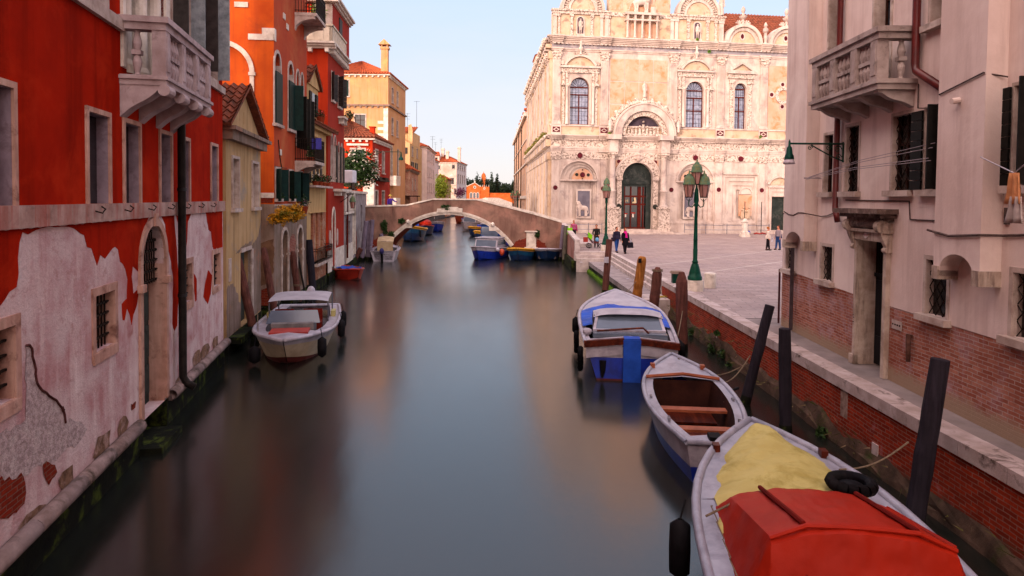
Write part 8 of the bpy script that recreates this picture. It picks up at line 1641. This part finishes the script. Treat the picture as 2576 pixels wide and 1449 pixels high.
for i, (fr, x, y, r) in enumerate((('Q6', 1420, 720, .22), ('Q6', 1660, 900, .3), ('Q6', 1750, 950, .25), ('Q6', 1845, 1070, .2), ('Q7', 1150, 550, .26), ('Q7', 570, 130, .2), ('Q6', 1700, 720, .14))):
    d = ray(*Z(fr, x, y)); p = Vector((0, 0, CZ)) + d * (X / d.x); plant('wall_weed', ['small green weed highest on the wall behind the blue work boat', 'large green weed below the white drain stone', 'green weed just right of the largest weed on the canal wall', 'drooping weed above the grey open boat', 'round dark green weed near the red covered boat', 'pale weed between the two leaning black posts', 'thin weed above the second drain stone'][i], 'weed', p, (.14, r, r * .8), 170, .05, GR, group='weeds on the canal wall', seed=60 + i)
b = MB(); rn = random.Random(8)
for k in range(300):
    y = 7.5 + 21 * rn.random() ** .6; z = .1 + rn.random() ** 1.5 * (.75 if y > 14 else .4); p = Vector((6.46, y, z)); q = p + Vector((-rn.uniform(.02, .2), rn.uniform(-.25, .25), rn.uniform(-.1, .22))); n = Vector((0, rn.uniform(-.012, .012), .012)); b.poly([p - n, q, p + n])
tag(b.build('dry_wall_growth', leafmat('dry_twigs', C('#5c4a30'), C('#4a5420'), C('#6e5a44'))), 'dry twigs and grass growing from the foot of the canal wall', kind='stuff')
b = MB(); rn = random.Random(9)
for k in range(900):
    y = rn.uniform(30, 48.2); t = (y - 29.9) / 18.6; x = 5.25 - .25 * t + rn.uniform(0, .35); s = .05; p = Vector((x, y, .15 + (x - 5.2 + .25 * t) * .4)); b.poly([p, p + Vector((rn.uniform(-s, s), rn.uniform(-s, s), s)), p + Vector((s, 0, .01))])
tag(b.build('algae_growth', GRB), 'bright green algae fronds on the ledge below the landing', kind='stuff')
for i, (x, y) in enumerate(((835, 515), (955, 570), (1070, 635), (770, 720), (340, 450), (1090, 720))):
    p = gz(*Z('S', x, y), .704); b = MB(); b.poly([(-.08, 0, .01), (.06, -.05, .03), (.1, .05, .012), (-.03, .07, .05)]); b.poly([(-.03, .07, .05), (.1, .05, .012), (.08, .1, .03)]); o = b.build('litter', BW); o.location = p; tag(o, ['crumpled scrap of paper highest on the landing', 'larger torn white scrap near the middle of the landing', 'small white scrap close to the lowest step', 'scrap of paper at the algae ledge by the slim brown post', 'white scrap at the far end of the algae ledge', 'scrap of paper nearest the orange-brown post'][i], 'litter', 'litter on the landing')
p = gz(*Z('S', 1375, 735), .91); b = MB(); b.ext([(-.12, 0, 0), (0, .06, 0), (.12, .01, 0), (.02, -.05, 0)], (0, 0, .03)); o = b.build('red_litter', BRD); o.location = p; tag(o, 'small red wrapper lying on the steps', 'litter')
# laundry by the near shutter
o_ = WF.I @ Vector((0, 0, CZ)); d = WF.I.to_3x3() @ ray(*Z('R4', 1635, 1175)); k = (-.6 - o_.y) / d.y; e = o_ + d * k
def towel(nm, lab, c, w, h, du, dz):
    b = MB(); n = 8; g = [b.pts([(-w * (.25 + .25 * t) + (j / n) * w * (.5 + .5 * t), .03 * math.sin(j * 1.9 + t * 2), -h * t) for j in range(n + 1)]) for t in (0, .2, .5, .8, 1)]
    for a_, c_ in zip(g, g[1:]):
        for j in range(n): b.face((a_ + j, a_ + j + 1, c_ + j + 1, c_ + j))
    o = b.build(nm, cloth(c), None, True); o.location = WF.W @ Vector((e.x + du, -.6, e.z + dz)); o.rotation_euler = COL.objects['white_palazzo'].rotation_euler; m = o.modifiers.new('t', 'SOLIDIFY'); m.thickness = .015; tag(o, lab, 'towel')
towel('hanging_towel', 'peach coloured towel pegged on the line at the right edge', '#c8885c', .34, .42, 0, 0); towel('hanging_towel', 'white cloth hanging just below and behind the peach towel', '#b8aaa4', .4, .36, .04, -.32)
b = MB(); b.tube([(-.55, -.1, .25), (-.3, -.02, .12), (0, 0, 0), (.3, -.05, .12), (.7, -.1, .22)], .009, 5); o = b.build('washing_line', BW); o.location = WF.W @ Vector((e.x, -.6, e.z)); o.rotation_euler = COL.objects['white_palazzo'].rotation_euler; tag(o, 'short washing line holding the peach towel', 'line')
